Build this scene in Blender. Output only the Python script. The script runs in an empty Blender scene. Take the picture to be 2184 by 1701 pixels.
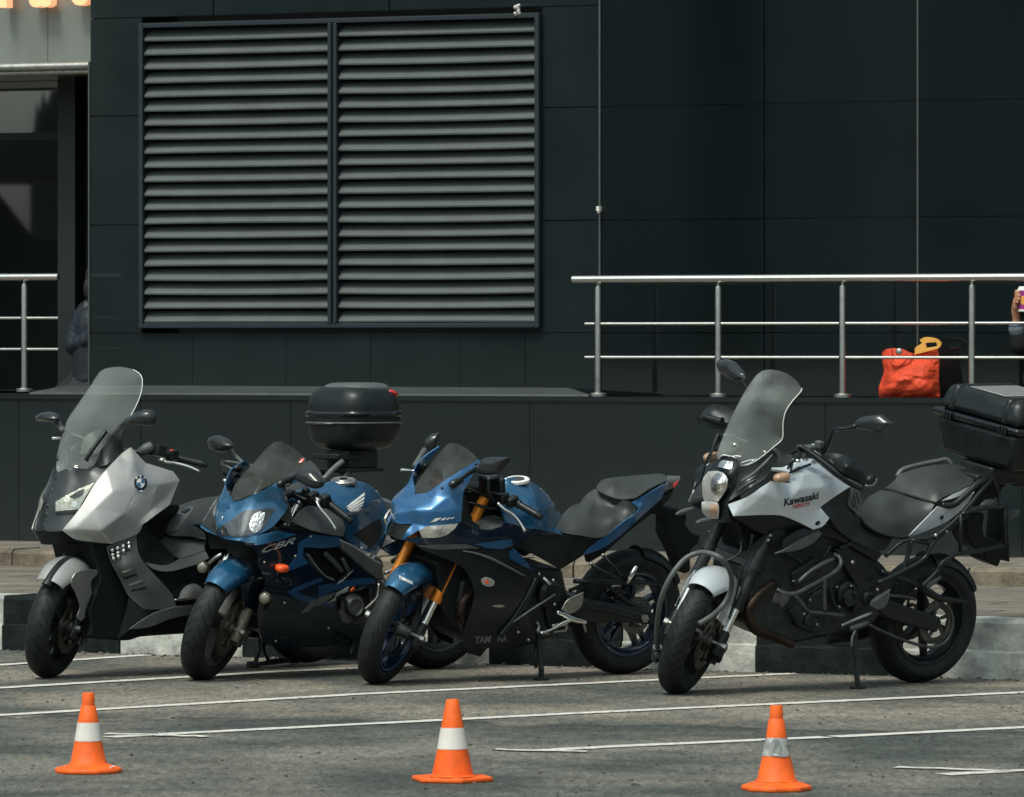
import bpy, bmesh, math, random
import numpy as np
from math import radians as R, sin, cos, pi, sqrt, atan2
from mathutils import Vector as V, Matrix as Mx
from mathutils.geometry import delaunay_2d_cdt
from mathutils.bvhtree import BVHTree
random.seed(5)
SC = bpy.context.scene
COL = SC.collection
# ---------------------------------------------------------------- camera
CAM_H, FPX, HZ, CX, CY = 1.62, 12100.0, 737.0, 1092.0, 850.5
cd = bpy.data.cameras.new('camera')
cam = bpy.data.objects.new('camera', cd)
COL.objects.link(cam)
cam.location = (0, 0, CAM_H)
cam.rotation_euler = (R(90), 0, 0)
cd.sensor_width = 36.0
cd.lens = FPX / 2184 * 36.0
cd.shift_y = (HZ - CY) / 2184
cd.clip_start = 1.0
cd.clip_end = 3000
cd.dof.use_dof = True
cd.dof.focus_distance = 27.6
cd.dof.aperture_fstop = 11
SC.camera = cam
# ---------------------------------------------------------------- sky and sun
SUN_EL, SUN_AZ = R(60), R(-35)      # azimuth from -Y (behind the camera), negative = from the left
sun_dir = V((sin(SUN_AZ) * cos(SUN_EL), -cos(SUN_AZ) * cos(SUN_EL), sin(SUN_EL)))
w = bpy.data.worlds.new("World")
SC.world = w
w.use_nodes = True
nt = w.node_tree
bg = nt.nodes['Background']
sk = nt.nodes.new('ShaderNodeTexSky')
sk.sky_type = 'NISHITA'
sk.sun_disc = False
sk.sun_elevation = SUN_EL
sk.sun_rotation = math.atan2(sun_dir.x, sun_dir.y)
sk.air_density = 1.0
sk.dust_density = 6.0
sk.ozone_density = 0.6
hs = nt.nodes.new('ShaderNodeHueSaturation')   # an overcast sky is greyer than a clear one
hs.inputs['Saturation'].default_value = 0.42
tn = nt.nodes.new('ShaderNodeMix'); tn.data_type = 'RGBA'; tn.blend_type = 'MULTIPLY'; tn.inputs[0].default_value = 1
tn.inputs[7].default_value = (.86, 1.02, 1.05, 1)
nt.links.new(sk.outputs[0], hs.inputs['Color'])
nt.links.new(hs.outputs[0], tn.inputs[6])
# broken cloud cover: brighter and duller patches of sky, seen only as soft reflections
tcw = nt.nodes.new('ShaderNodeTexCoord'); cn = nt.nodes.new('ShaderNodeTexNoise'); cn.inputs['Scale'].default_value = 2.6; cn.inputs['Detail'].default_value = 5; cn.inputs['Roughness'].default_value = .55
cr_ = nt.nodes.new('ShaderNodeValToRGB'); cr_.color_ramp.elements[0].position = .40; cr_.color_ramp.elements[1].position = .60
cr_.color_ramp.elements[0].color = (.45, .47, .50, 1); cr_.color_ramp.elements[1].color = (1.6, 1.56, 1.5, 1)
cm = nt.nodes.new('ShaderNodeMix'); cm.data_type = 'RGBA'; cm.blend_type = 'MULTIPLY'; cm.inputs[0].default_value = 1
nt.links.new(tcw.outputs['Generated'], cn.inputs['Vector']); nt.links.new(cn.outputs[0], cr_.inputs[0])
nt.links.new(tn.outputs[2], cm.inputs[6]); nt.links.new(cr_.outputs[0], cm.inputs[7]); nt.links.new(cm.outputs[2], bg.inputs[0])
bg.inputs[1].default_value = 0.1
sl = bpy.data.lights.new('sun', 'SUN')
sl.energy = 1.5
sl.angle = R(13)
sl.color = (1.0, 0.91, 0.79)
so = bpy.data.objects.new('sun', sl)
COL.objects.link(so)
so.location = (-8, 10, 20)
so.rotation_euler = sun_dir.to_track_quat('Z', 'Y').to_euler()
SC.view_settings.view_transform = 'Standard'
SC.view_settings.look = 'None'
SC.view_settings.gamma = 1
SC.view_settings.exposure = 0.5
SC.render.engine = 'CYCLES'
SC.cycles.max_bounces = 8
SC.cycles.transparent_max_bounces = 12

# ---------------------------------------------------------------- materials
def lnk(t, a, b): t.links.new(a, b)

def mat(name, col, rough=.5, metal=0., coat=0., var=0., vs=8., bump=0., bs=60., spec=.5, emit=None, tr=0., rvar=0., flake=0., ior=1.45, stretch=None, alpha=1.0):
    m = bpy.data.materials.new(name)
    m.use_nodes = True
    t = m.node_tree
    b = t.nodes['Principled BSDF']
    b.inputs['Base Color'].default_value = (*col, 1)
    b.inputs['Roughness'].default_value = rough
    b.inputs['Metallic'].default_value = metal
    b.inputs['Specular IOR Level'].default_value = spec
    b.inputs['IOR'].default_value = ior
    b.inputs['Coat Weight'].default_value = coat
    b.inputs['Coat Roughness'].default_value = .04
    b.inputs['Transmission Weight'].default_value = tr
    b.inputs['Alpha'].default_value = alpha
    if emit:
        b.inputs['Emission Color'].default_value = (*emit[:3], 1)
        b.inputs['Emission Strength'].default_value = emit[3]
    if var or bump or rvar or flake:
        tc = t.nodes.new('ShaderNodeTexCoord')
        mp = t.nodes.new('ShaderNodeMapping')
        lnk(t, tc.outputs['Object'], mp.inputs[0])
        if stretch: mp.inputs['Scale'].default_value = stretch
    if var or rvar:
        n = t.nodes.new('ShaderNodeTexNoise')
        n.inputs['Scale'].default_value = vs
        n.inputs['Detail'].default_value = 8
        n.inputs['Roughness'].default_value = .65
        lnk(t, mp.outputs[0], n.inputs['Vector'])
        if var:
            r = t.nodes.new('ShaderNodeValToRGB')
            r.color_ramp.elements[0].position = .3
            r.color_ramp.elements[1].position = .72
            r.color_ramp.elements[0].color = (*[max(0, c * (1 - var)) for c in col], 1)
            r.color_ramp.elements[1].color = (*[min(1, c * (1 + var)) for c in col], 1)
            lnk(t, n.outputs[0], r.inputs[0])
            lnk(t, r.outputs[0], b.inputs['Base Color'])
        if rvar:
            q = t.nodes.new('ShaderNodeMapRange')
            q.inputs[1].default_value = .3
            q.inputs[2].default_value = .7
            q.inputs[3].default_value = max(0.02, rough - rvar)
            q.inputs[4].default_value = min(1, rough + rvar)
            lnk(t, n.outputs[0], q.inputs[0])
            lnk(t, q.outputs[0], b.inputs['Roughness'])
    if bump:
        n2 = t.nodes.new('ShaderNodeTexNoise')
        n2.inputs['Scale'].default_value = bs
        n2.inputs['Detail'].default_value = 5
        lnk(t, mp.outputs[0], n2.inputs['Vector'])
        bp = t.nodes.new('ShaderNodeBump')
        bp.inputs['Strength'].default_value = bump
        bp.inputs['Distance'].default_value = .01
        lnk(t, n2.outputs[0], bp.inputs['Height'])
        lnk(t, bp.outputs[0], b.inputs['Normal'])
    if flake:
        vo = t.nodes.new('ShaderNodeTexVoronoi')
        vo.inputs['Scale'].default_value = 900
        lnk(t, mp.outputs[0], vo.inputs['Vector'])
        bp = t.nodes.new('ShaderNodeBump')
        bp.inputs['Strength'].default_value = flake
        bp.inputs['Distance'].default_value = .001
        lnk(t, vo.outputs['Color'], bp.inputs['Height'])
        lnk(t, bp.outputs[0], b.inputs['Normal'])
    return m

M = {}
M['granite'] = mat('granite', (.0100, .0160, .0168), .09, var=.25, vs=1.3, rvar=.03, bump=.012, bs=1.5, spec=.8)
M['granite_dark'] = mat('granite_dark', (.0050, .0082, .0087), .05, var=.2, vs=1.3, bump=.006, bs=1.2, spec=1.)
M['coping'] = mat('coping', (.040, .050, .048), .55, var=.35, vs=14, bump=.15, bs=90)
M['louvre'] = mat('louvre_paint', (.076, .091, .087), .5, var=.14, vs=3, spec=.3)
M['frame_blue'] = mat('frame_paint', (.011, .019, .025), .5, var=.15, vs=3)
M['steel'] = mat('brushed_steel', (.62, .60, .56), .24, metal=1, var=.08, vs=20, stretch=(1, 1, .1))
M['steel_post'] = mat('satin_steel', (.42, .42, .39), .38, metal=1, var=.2, vs=15)
M['glass'] = mat('dark_glass', (.006, .008, .008), .03, spec=.6)
M['fascia'] = mat('fascia_panel', (.24, .26, .235), .32, metal=.35, var=.2, vs=1.6, spec=.5, stretch=(1, 1, .35))
M['column'] = mat('column_paint', (.008, .014, .014), .5, var=.1)
M['kerb_light'] = mat('kerb_white', (.38, .39, .35), .85, var=.55, vs=7, bump=.5, bs=50)
M['kerb_dark'] = mat('kerb_black', (.010, .0145, .014), .8, var=.6, vs=9, bump=.5, bs=50, spec=.12)
M['curbstone'] = mat('border_stone', (.15, .125, .09), .9, var=.6, vs=6, bump=.6, bs=40)
M['line'] = mat('line_paint', (.55, .53, .48), .8, var=.4, vs=26, bump=.3)
M['rubber'] = mat('rubber', (.014, .0175, .0175), .62, var=.35, vs=20, bump=.1, bs=120)
M['cone'] = mat('cone_orange', (.80, .115, .008), .6, var=.22, vs=16, bump=.03)
M['cone_white'] = mat('cone_sleeve', (.66, .64, .58), .35, var=.08, vs=14, bump=.1, bs=30)
M['black'] = mat('black_plastic', (.009, .013, .013), .36, var=.3, vs=12, rvar=.08, spec=.38)
M['dark_grey'] = mat('dark_grey_plastic', (.015, .019, .019), .3, var=.2, vs=12, coat=.3)
M['black_matt'] = mat('black_matt', (.006, .0085, .0088), .6, var=.3, vs=12, spec=.25)
M['black_gloss'] = mat('black_gloss', (.004, .006, .007), .12, coat=.3, var=.3, vs=10)
M['grey_plastic'] = mat('grey_plastic', (.078, .086, .081), .45, var=.15, vs=10, bump=.05, bs=200)
M['seat'] = mat('seat_vinyl', (.030, .034, .032), .44, var=.2, vs=8, bump=.12, bs=260)
M['blue'] = mat('blue_paint', (.011, .090, .185), .32, metal=.45, coat=1., flake=.12)
M['blue_dark'] = mat('dark_blue_paint', (.004, .016, .036), .32, metal=.4, coat=1., flake=.1)
M['blue2'] = mat('bright_blue_paint', (.022, .118, .27), .32, metal=.45, coat=1., flake=.12)
M['silver'] = mat('silver_paint', (.37, .37, .35), .40, metal=.4, coat=.8, flake=.2)
M['silver_cool'] = mat('cool_silver_paint', (.56, .60, .62), .33, metal=.3, coat=.9, flake=.2)
M['alu'] = mat('aluminium', (.36, .36, .33), .38, metal=.9, var=.3, vs=25)
M['alu_dark'] = mat('dark_aluminium', (.10, .105, .10), .42, metal=.7, var=.4, vs=25)
M['chrome'] = mat('chrome', (.75, .74, .70), .12, metal=1)
M['engine'] = mat('engine_metal', (.026, .032, .031), .45, metal=.4, var=.5, vs=22, bump=.2, bs=60)
M['gold'] = mat('orange_anodised', (.75, .23, .012), .35, metal=.5, var=.1, coat=.3)
M['rust'] = mat('rusty_pipe', (.040, .025, .017), .5, metal=.6, var=.7, vs=18)
M['disc'] = mat('brake_steel', (.16, .13, .11), .35, metal=.9, var=.4, vs=30)
M['wscreen'] = mat('windscreen_clear', (.55, .60, .57), .06, coat=1., spec=1., alpha=.34)
M['wscreen_smoke'] = mat('windscreen_smoked', (.10, .105, .09), .06, coat=1., spec=1., alpha=.62)
M['lens'] = mat('clear_lens', (.92, .94, .92), .02, tr=1., ior=1.5)
M['reflector'] = mat('reflector', (.75, .74, .68), .1, metal=1, bump=.6, bs=70)
M['lampbulb'] = mat('bulb', (.8, .78, .7), .15, spec=.8)
M['orange_lens'] = mat('orange_lens', (.85, .10, .015), .15, coat=.6)
M['tan_lens'] = mat('faded_lens', (.38, .24, .15), .2, coat=.6)
M['red_lens'] = mat('red_lens', (.55, .02, .015), .15, coat=.6)
M['white_paint'] = mat('white_decal', (.74, .74, .70), .4)
M['decal_grey'] = mat('grey_decal', (.30, .31, .29), .4)
M['decal_dim'] = mat('dim_decal', (.035, .042, .042), .4)
M['decal_dim2'] = mat('pale_decal', (.16, .17, .165), .4)
M['decal_blue'] = mat('blue_decal', (.010, .052, .115), .35, coat=.5)
M['decal_black'] = mat('black_decal', (.008, .009, .009), .4)
M['decal_red'] = mat('red_decal', (.45, .06, .06), .4)
M['lamp_dark'] = mat('dark_lamp_glass', (.022, .026, .026), .08, coat=1., spec=.8)
M['navy'] = mat('navy_paint', (.0035, .011, .022), .3, metal=.3, coat=1.)
M['trim'] = mat('dull_trim', (.12, .13, .125), .45, metal=.8)
M['emblem_blue'] = mat('emblem_blue', (.01, .10, .22), .2, coat=1)
M['sticker'] = mat('sticker', (.05, .05, .048), .4, var=.9, vs=160)

def clear(name, tint, haze, op0, op1, rough=.04):
    """thin clear or smoked plastic: seen square-on it is mostly clear, at a glancing angle it mirrors the sky"""
    m = bpy.data.materials.new(name); m.use_nodes = True
    t = m.node_tree; b = t.nodes['Principled BSDF']; out = t.nodes['Material Output']
    b.inputs['Base Color'].default_value = (*haze, 1); b.inputs['Roughness'].default_value = .5
    b.inputs['Coat Weight'].default_value = 1; b.inputs['Coat Roughness'].default_value = rough; b.inputs['Coat IOR'].default_value = 1.8
    tr = t.nodes.new('ShaderNodeBsdfTransparent'); tr.inputs[0].default_value = (*tint, 1)
    lw = t.nodes.new('ShaderNodeLayerWeight'); lw.inputs[0].default_value = .42
    mr = t.nodes.new('ShaderNodeMapRange'); mr.inputs[3].default_value = op0; mr.inputs[4].default_value = op1
    mx = t.nodes.new('ShaderNodeMixShader')
    pw = t.nodes.new('ShaderNodeMath'); pw.operation = 'POWER'; pw.inputs[1].default_value = 2.0
    lnk(t, lw.outputs['Facing'], pw.inputs[0]); lnk(t, pw.outputs[0], mr.inputs[0]); lnk(t, mr.outputs[0], mx.inputs[0])
    lnk(t, tr.outputs[0], mx.inputs[1]); lnk(t, b.outputs[0], mx.inputs[2]); lnk(t, mx.outputs[0], out.inputs[0])
    return m
M['wscreen'] = clear('windscreen_clear', (.92, .95, .93), (.30, .32, .30), .06, .92)
M['wscreen_smoke'] = clear('windscreen_smoked', (.55, .56, .50), (.08, .08, .07), .12, .95)
M['lens'] = clear('clear_lens', (.93, .94, .92), (.35, .35, .32), .02, .35)
M['alloy'] = mat('painted_alloy', (.15, .155, .145), .4, metal=.35, var=.2, vs=14)
M['lamp_inner'] = mat('lamp_reflector', (.62, .60, .54), .22, metal=.55, bump=.4, bs=60)
M['lamp_glass'] = mat('fog_lamp_glass', (.20, .20, .17), .12, coat=1.)
# ---------------------------------------------------------------- objects
def tag(o, label=None, cat=None, group=None, kind=None):
    if label: o['label'] = label
    if cat: o['category'] = cat
    if group: o['group'] = group
    if kind: o['kind'] = kind
    return o

def empty(name, mx, **k):
    o = bpy.data.objects.new(name, None)
    COL.objects.link(o)
    o.matrix_world = mx
    o.empty_display_size = .2
    return tag(o, **k)

def mesh_obj(name, verts, faces, m, parent=None, smooth=True, uv=None, mats=None, fm=None):
    me = bpy.data.meshes.new(name)
    me.from_pydata([tuple(v) for v in verts], [], faces)
    me.update()
    for x in (mats or [m]): me.materials.append(x)
    if fm:
        for p, i in zip(me.polygons, fm): p.material_index = i
    if smooth is True:
        me.polygons.foreach_set('use_smooth', [True] * len(me.polygons))
    elif smooth:
        me.polygons.foreach_set('use_smooth', [True] * len(me.polygons))
        me.set_sharp_from_angle(angle=R(smooth))
    if uv:
        l = me.uv_layers.new(name='UVMap')
        for lp in me.loops: l.data[lp.index].uv = uv[lp.vertex_index]
    o = bpy.data.objects.new(name, me)
    COL.objects.link(o)
    if parent: o.parent = parent
    return o

class MB:
    """collects verts and faces of one part"""
    def __init__(s, fn=None): s.v, s.f, s.fn = [], [], fn
    def add(s, vs, fs):
        b = len(s.v)
        s.v += [tuple((s.fn(V(v)) if s.fn else v)) for v in vs]
        s.f += [tuple(i + b for i in f) for f in fs]
    def box(s, c, d, rot=None):
        x, y, z = d[0] / 2, d[1] / 2, d[2] / 2
        vs = [V((i, j, k)) for i in (-x, x) for j in (-y, y) for k in (-z, z)]
        if rot: vs = [rot @ v for v in vs]
        s.add([V(c) + v for v in vs], [(0, 1, 3, 2), (4, 6, 7, 5), (0, 4, 5, 1), (2, 3, 7, 6), (0, 2, 6, 4), (1, 5, 7, 3)])
    def lathe(s, c, ax, prof, n=32, a0=0, a1=2 * pi, closed=True):
        ax = V(ax).normalized()
        u = ax.orthogonal().normalized() if abs(ax.y) < .9 else V((1, 0, 0))
        w_ = ax.cross(u).normalized()
        u = w_.cross(ax)
        vs, fs = [], []
        full = abs(a1 - a0 - 2 * pi) < 1e-4
        na = n if full else n + 1
        for i in range(na):
            a = a0 + (a1 - a0) * i / n
            for r, h in prof: vs.append(V(c) + ax * h + (u * cos(a) + w_ * sin(a)) * r)
        k = len(prof)
        for i in range(n):
            j = (i + 1) % na
            for q in range(k if closed else k - 1):
                p = (q + 1) % k
                fs.append((i * k + q, j * k + q, j * k + p, i * k + p))
        s.add(vs, fs)
    def cyl(s, p, q, r, n=16, r2=None):
        p, q = V(p), V(q)
        r2 = r if r2 is None else r2
        L = (q - p).length
        s.lathe(p, q - p, [(1e-4, 0), (r, 0), (r2, L), (1e-4, L)], n, closed=False)
    def tube(s, pts, rad, n=8, smooth=4, cap=True):
        pts = [V(p) for p in pts]
        rad = list(rad) if isinstance(rad, (list, tuple)) else [rad] * len(pts)
        if smooth and len(pts) > 2: pts, rad = spline(pts, rad, smooth)
        vs, fs = [], []
        d0 = (pts[1] - pts[0]).normalized()
        u = d0.orthogonal().normalized()
        for i, p in enumerate(pts):
            d = (pts[min(i + 1, len(pts) - 1)] - pts[max(i - 1, 0)]).normalized()
            u = (u - d * u.dot(d)).normalized()
            w_ = d.cross(u)
            for k in range(n):
                a = 2 * pi * k / n
                vs.append(p + (u * cos(a) + w_ * sin(a)) * rad[i])
        for i in range(len(pts) - 1):
            for k in range(n):
                l = (k + 1) % n
                fs.append((i * n + k, i * n + l, (i + 1) * n + l, (i + 1) * n + k))
        if cap:
            fs.append(tuple(range(n - 1, -1, -1)))
            fs.append(tuple((len(pts) - 1) * n + k for k in range(n)))
        s.add(vs, fs)
    def ell(s, c, ax, rot=None, e=1.0, n=16):
        """superellipsoid; e < 1 is boxier"""
        vs, fs = [], []
        def pw(x): return math.copysign(abs(x) ** e, x)
        for i in range(n // 2 + 1):
            t = -pi / 2 + pi * i / (n // 2)
            for k in range(n):
                a = 2 * pi * k / n
                v = V((ax[0] * pw(cos(t)) * pw(cos(a)), ax[1] * pw(cos(t)) * pw(sin(a)), ax[2] * pw(sin(t))))
                vs.append(V(c) + (rot @ v if rot else v))
        for i in range(n // 2):
            for k in range(n):
                l = (k + 1) % n
                fs.append((i * n + k, i * n + l, (i + 1) * n + l, (i + 1) * n + k))
        s.add(vs, fs)
    def build(s, name, m, parent=None, smooth=35, bevel=0):
        o = mesh_obj(name, s.v, s.f, m, parent, smooth)
        bm = bmesh.new(); bm.from_mesh(o.data)
        bmesh.ops.remove_doubles(bm, verts=bm.verts, dist=1e-5)
        bmesh.ops.recalc_face_normals(bm, faces=bm.faces)
        bm.to_mesh(o.data); bm.free()
        if smooth and smooth is not True: o.data.set_sharp_from_angle(angle=R(smooth))
        if bevel: add_bevel(o, bevel)
        return o

def add_bevel(o, wd, seg=2):
    b = o.modifiers.new('bevel', 'BEVEL')
    b.width = wd; b.segments = seg; b.limit_method = 'ANGLE'; b.angle_limit = R(35)
    b.harden_normals = False

def spline(pts, rad, k):
    P, Q = [], []
    n = len(pts)
    for i in range(n - 1):
        p0, p1, p2, p3 = pts[max(i - 1, 0)], pts[i], pts[i + 1], pts[min(i + 2, n - 1)]
        for j in range(k):
            t = j / k
            P.append(.5 * ((2 * p1) + (p2 - p0) * t + (2 * p0 - 5 * p1 + 4 * p2 - p3) * t * t + (3 * p1 - p0 - 3 * p2 + p3) * t ** 3))
            Q.append(rad[i] * (1 - t) + rad[i + 1] * t)
    return P + [pts[-1]], Q + [rad[-1]]

def curve2(pts, k=6):
    """closed outline through control points (x, y, lat, corner?) -> dense outline"""
    out, n = [], len(pts)
    def tan(i):
        a, b = np.array(pts[i - 1][:3]), np.array(pts[(i + 1) % n][:3])
        return (b - a) / 2
    for i in range(n):
        p, q = pts[i], pts[(i + 1) % n]
        P, Q = np.array(p[:3]), np.array(q[:3])
        if p[3] and q[3]:
            out.append(P)
            L = np.linalg.norm((Q - P)[:2])
            m = max(1, int(L / 24))
            for j in range(1, m): out.append(P + (Q - P) * j / m)
            continue
        c = np.linalg.norm((Q - P)[:2])
        def lim(t):
            l = np.linalg.norm(t[:2])
            return t * min(1, c / l) if l > 1e-6 else t
        t0 = (Q - P) if p[3] else lim(tan(i))
        t1 = (Q - P) if q[3] else lim(tan((i + 1) % n))
        for j in range(k):
            t = j / k
            out.append(P * (2 * t ** 3 - 3 * t * t + 1) + t0 * (t ** 3 - 2 * t * t + t) + Q * (-2 * t ** 3 + 3 * t * t) + t1 * (t ** 3 - t * t))
    return out

def inside(x, y, poly):
    c = False
    n = len(poly)
    j = n - 1
    for i in range(n):
        xi, yi, xj, yj = poly[i][0], poly[i][1], poly[j][0], poly[j][1]
        if (yi > y) != (yj > y) and x < (xj - xi) * (y - yi) / (yj - yi) + xi: c = not c
        j = i
    return c

def tps(cp):
    """thin-plate interpolation of the third coordinate"""
    P = np.array([[c[0] / 100, c[1] / 100] for c in cp]); z = np.array([c[2] for c in cp])
    n = len(P)
    d = np.sqrt(((P[:, None] - P[None]) ** 2).sum(-1))
    K = np.where(d > 1e-9, d * d * np.log(d + 1e-12), 0) + np.eye(n) * 2e-3
    Q = np.c_[np.ones(n), P]
    A = np.block([[K, Q], [Q.T, np.zeros((3, 3))]])
    s = np.linalg.lstsq(A, np.r_[z, 0, 0, 0], rcond=None)[0]
    def f(X):
        X = np.array(X)[:, :2] / 100
        d = np.sqrt(((X[:, None] - P[None]) ** 2).sum(-1))
        K = np.where(d > 1e-9, d * d * np.log(d + 1e-12), 0)
        return K @ s[:n] + np.c_[np.ones(len(X)), X] @ s[n:]
    return f

def linfit(cp, no):
    """faceted interpolation: flat between control points, creased along them"""
    pts = [V((c[0], c[1])) for c in cp]
    res = delaunay_2d_cdt(pts, [(i, (i + 1) % no) for i in range(no)], [], 0, 1e-4)
    vs = res[0]; z = []
    for v in vs: z.append(cp[min(range(len(cp)), key=lambda i: (pts[i] - v).length_squared)][2])
    tris = [tuple(t) for t in res[2]]
    def f(X):
        out = []
        for q in X:
            best = None
            for t in tris:
                a, b, c = (vs[i] for i in t)
                d = (b.x - a.x) * (c.y - a.y) - (c.x - a.x) * (b.y - a.y)
                if abs(d) < 1e-9: continue
                u = ((q[0] - a.x) * (c.y - a.y) - (c.x - a.x) * (q[1] - a.y)) / d
                w_ = ((b.x - a.x) * (q[1] - a.y) - (q[0] - a.x) * (b.y - a.y)) / d
                m_ = min(u, w_, 1 - u - w_)
                if best is None or m_ > best[0]: best = (m_, z[t[0]] * (1 - u - w_) + z[t[1]] * u + z[t[2]] * w_)
                if m_ >= 0: break
            out.append(best[1])
        return np.array(out)
    return f

def trimesh2(outl, holes=(), step=14):
    xs = [p[0] for p in outl]; ys = [p[1] for p in outl]
    pts = [(p[0], p[1]) for p in outl]
    edges = [(i, (i + 1) % len(outl)) for i in range(len(outl))]
    for h in holes:
        b = len(pts)
        pts += [(p[0], p[1]) for p in h]
        edges += [(b + i, b + (i + 1) % len(h)) for i in range(len(h))]
    bnd = np.array(pts)
    y, r = min(ys), 0
    while y < max(ys):
        x = min(xs) + (step / 2 if r % 2 else 0)
        while x < max(xs):
            if inside(x, y, outl) and not any(inside(x, y, h) for h in holes):
                if np.min((bnd[:, 0] - x) ** 2 + (bnd[:, 1] - y) ** 2) > (step * .5) ** 2: pts.append((x, y))
            x += step
        y += step * .87
        r += 1
    res = delaunay_2d_cdt([V(p) for p in pts], edges, [], 0, 1e-4)
    vs = [(p.x, p.y) for p in res[0]]
    fs = []
    for f in res[2]:
        cx = sum(vs[i][0] for i in f) / 3; cy = sum(vs[i][1] for i in f) / 3
        if inside(cx, cy, outl) and not any(inside(cx, cy, h) for h in holes): fs.append(tuple(f))
    return vs, fs

TILES = {'D': (0, 0), 'BT': (40, 770), 'BB': (40, 1060), 'HT': (440, 800), 'HB': (380, 1060), 'YT': (770, 900), 'YB': (770, 1060),
         'YR': (1150, 1000), 'KT': (1380, 750), 'KB': (1380, 1080), 'KR': (1638, 800), 'KS': (1638, 1080)}
def d4(tile, x, y):
    """traced quarter-pixel in a crop -> photo coordinate"""
    b = TILES[tile]
    return (x, y) if tile == 'D' else (b[0] + x / 4, b[1] + y / 4)

def ray(px, py): return V(((px - CX) / FPX, 1.0, -(py - HZ) / FPX))
def ground(px, py, z=0.0):
    r = ray(px, py); return V((0, 0, CAM_H)) + r * ((z - CAM_H) / r.z)

class Frame:
    """a vehicle's own frame: x forward, y to its left, z up, origin where its rear tyre touches the road"""
    def __init__(s, root_mx, pre=None, root=None):
        s.B = root_mx.copy(); s.pre = pre or Mx.Identity(4); s.root = root
        s.M = s.B @ s.pre; s.inv = s.M.inverted()
        s.o = s.inv @ V((0, 0, CAM_H))
    def at(s, px, py, lat):
        d = s.inv.to_3x3() @ ray(px, py)
        p = s.o + d * ((lat - s.o.y) / d.y)
        return s.pre @ p
    def p(s, tile, x, y, lat): return s.at(*d4(tile, x, y), lat)
    def L(s, tile, txt): return [s.p(tile, *map(float, t.strip('*').split(',')[:3])) for t in txt.split()]
    def steer(s, axis_pt, rake, ang):
        a = V((-sin(rake), 0, cos(rake)))
        r = Mx.Translation(axis_pt) @ Mx.Rotation(ang, 4, a) @ Mx.Translation(-V(axis_pt))
        return Frame(s.B, r, s.root)

def parse(txt, k=None):
    o = []
    for t in txt.split():
        c = '*' in t
        o.append((*map(float, t.replace('*', '').split(',')), c))
    return o

def shell(name, vs, fs, m, parent, thick, outward=None, mirror=0, edge_m=None):
    """give an open sheet a thickness; mirror=1 also adds the other side, 2 only merges at the centre"""
    me = bpy.data.meshes.new(name)
    me.from_pydata([tuple(v) for v in vs], [], fs); me.update()
    if outward is not None:
        s = sum((p.normal * p.area for p in me.polygons), V())
        if s.dot(outward) < 0: me.flip_normals()
    nr = [v.normal.copy() for v in me.vertices]
    F = [tuple(p.vertices) for p in me.polygons]
    cnt = {}
    for f in F:
        for i in range(len(f)):
            a, b = f[i], f[(i + 1) % len(f)]
            cnt[(a, b)] = 1
    rim = [e for e in cnt if (e[1], e[0]) not in cnt]
    if mirror: rim = [e for e in rim if abs(vs[e[0]][1]) > 1e-3 or abs(vs[e[1]][1]) > 1e-3]
    bpy.data.meshes.remove(me)
    n = len(vs)
    V1 = [V(v) for v in vs]; V2 = [V(v) - nr[i] * thick for i, v in enumerate(vs)]
    if mirror:
        for i, v in enumerate(vs):
            if abs(v[1]) < 1e-3: V1[i].y = 0; V2[i].y = 0
    allv = V1 + V2
    allf = F + [tuple(reversed([i + n for i in f])) for f in F]
    for a, b in rim:
        k = len(allv)
        allv += [V1[a], V1[b], V2[b], V2[a]]
        allf.append((k + 1, k, k + 3, k + 2))
    if mirror:
        k = len(allv)
        allf += [tuple(reversed([i + k for i in f])) for f in allf]
        allv += [V((v.x, -v.y, v.z)) for v in allv]
    o = mesh_obj(name, allv, allf, m, parent, True)
    if mirror:
        bm = bmesh.new(); bm.from_mesh(o.data)
        cv = [v for v in bm.verts if abs(v.co.y) < 1e-4]
        bmesh.ops.remove_doubles(bm, verts=cv, dist=2e-4)
        bm.to_mesh(o.data); bm.free()
    return o

class Part:
    pass

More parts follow.
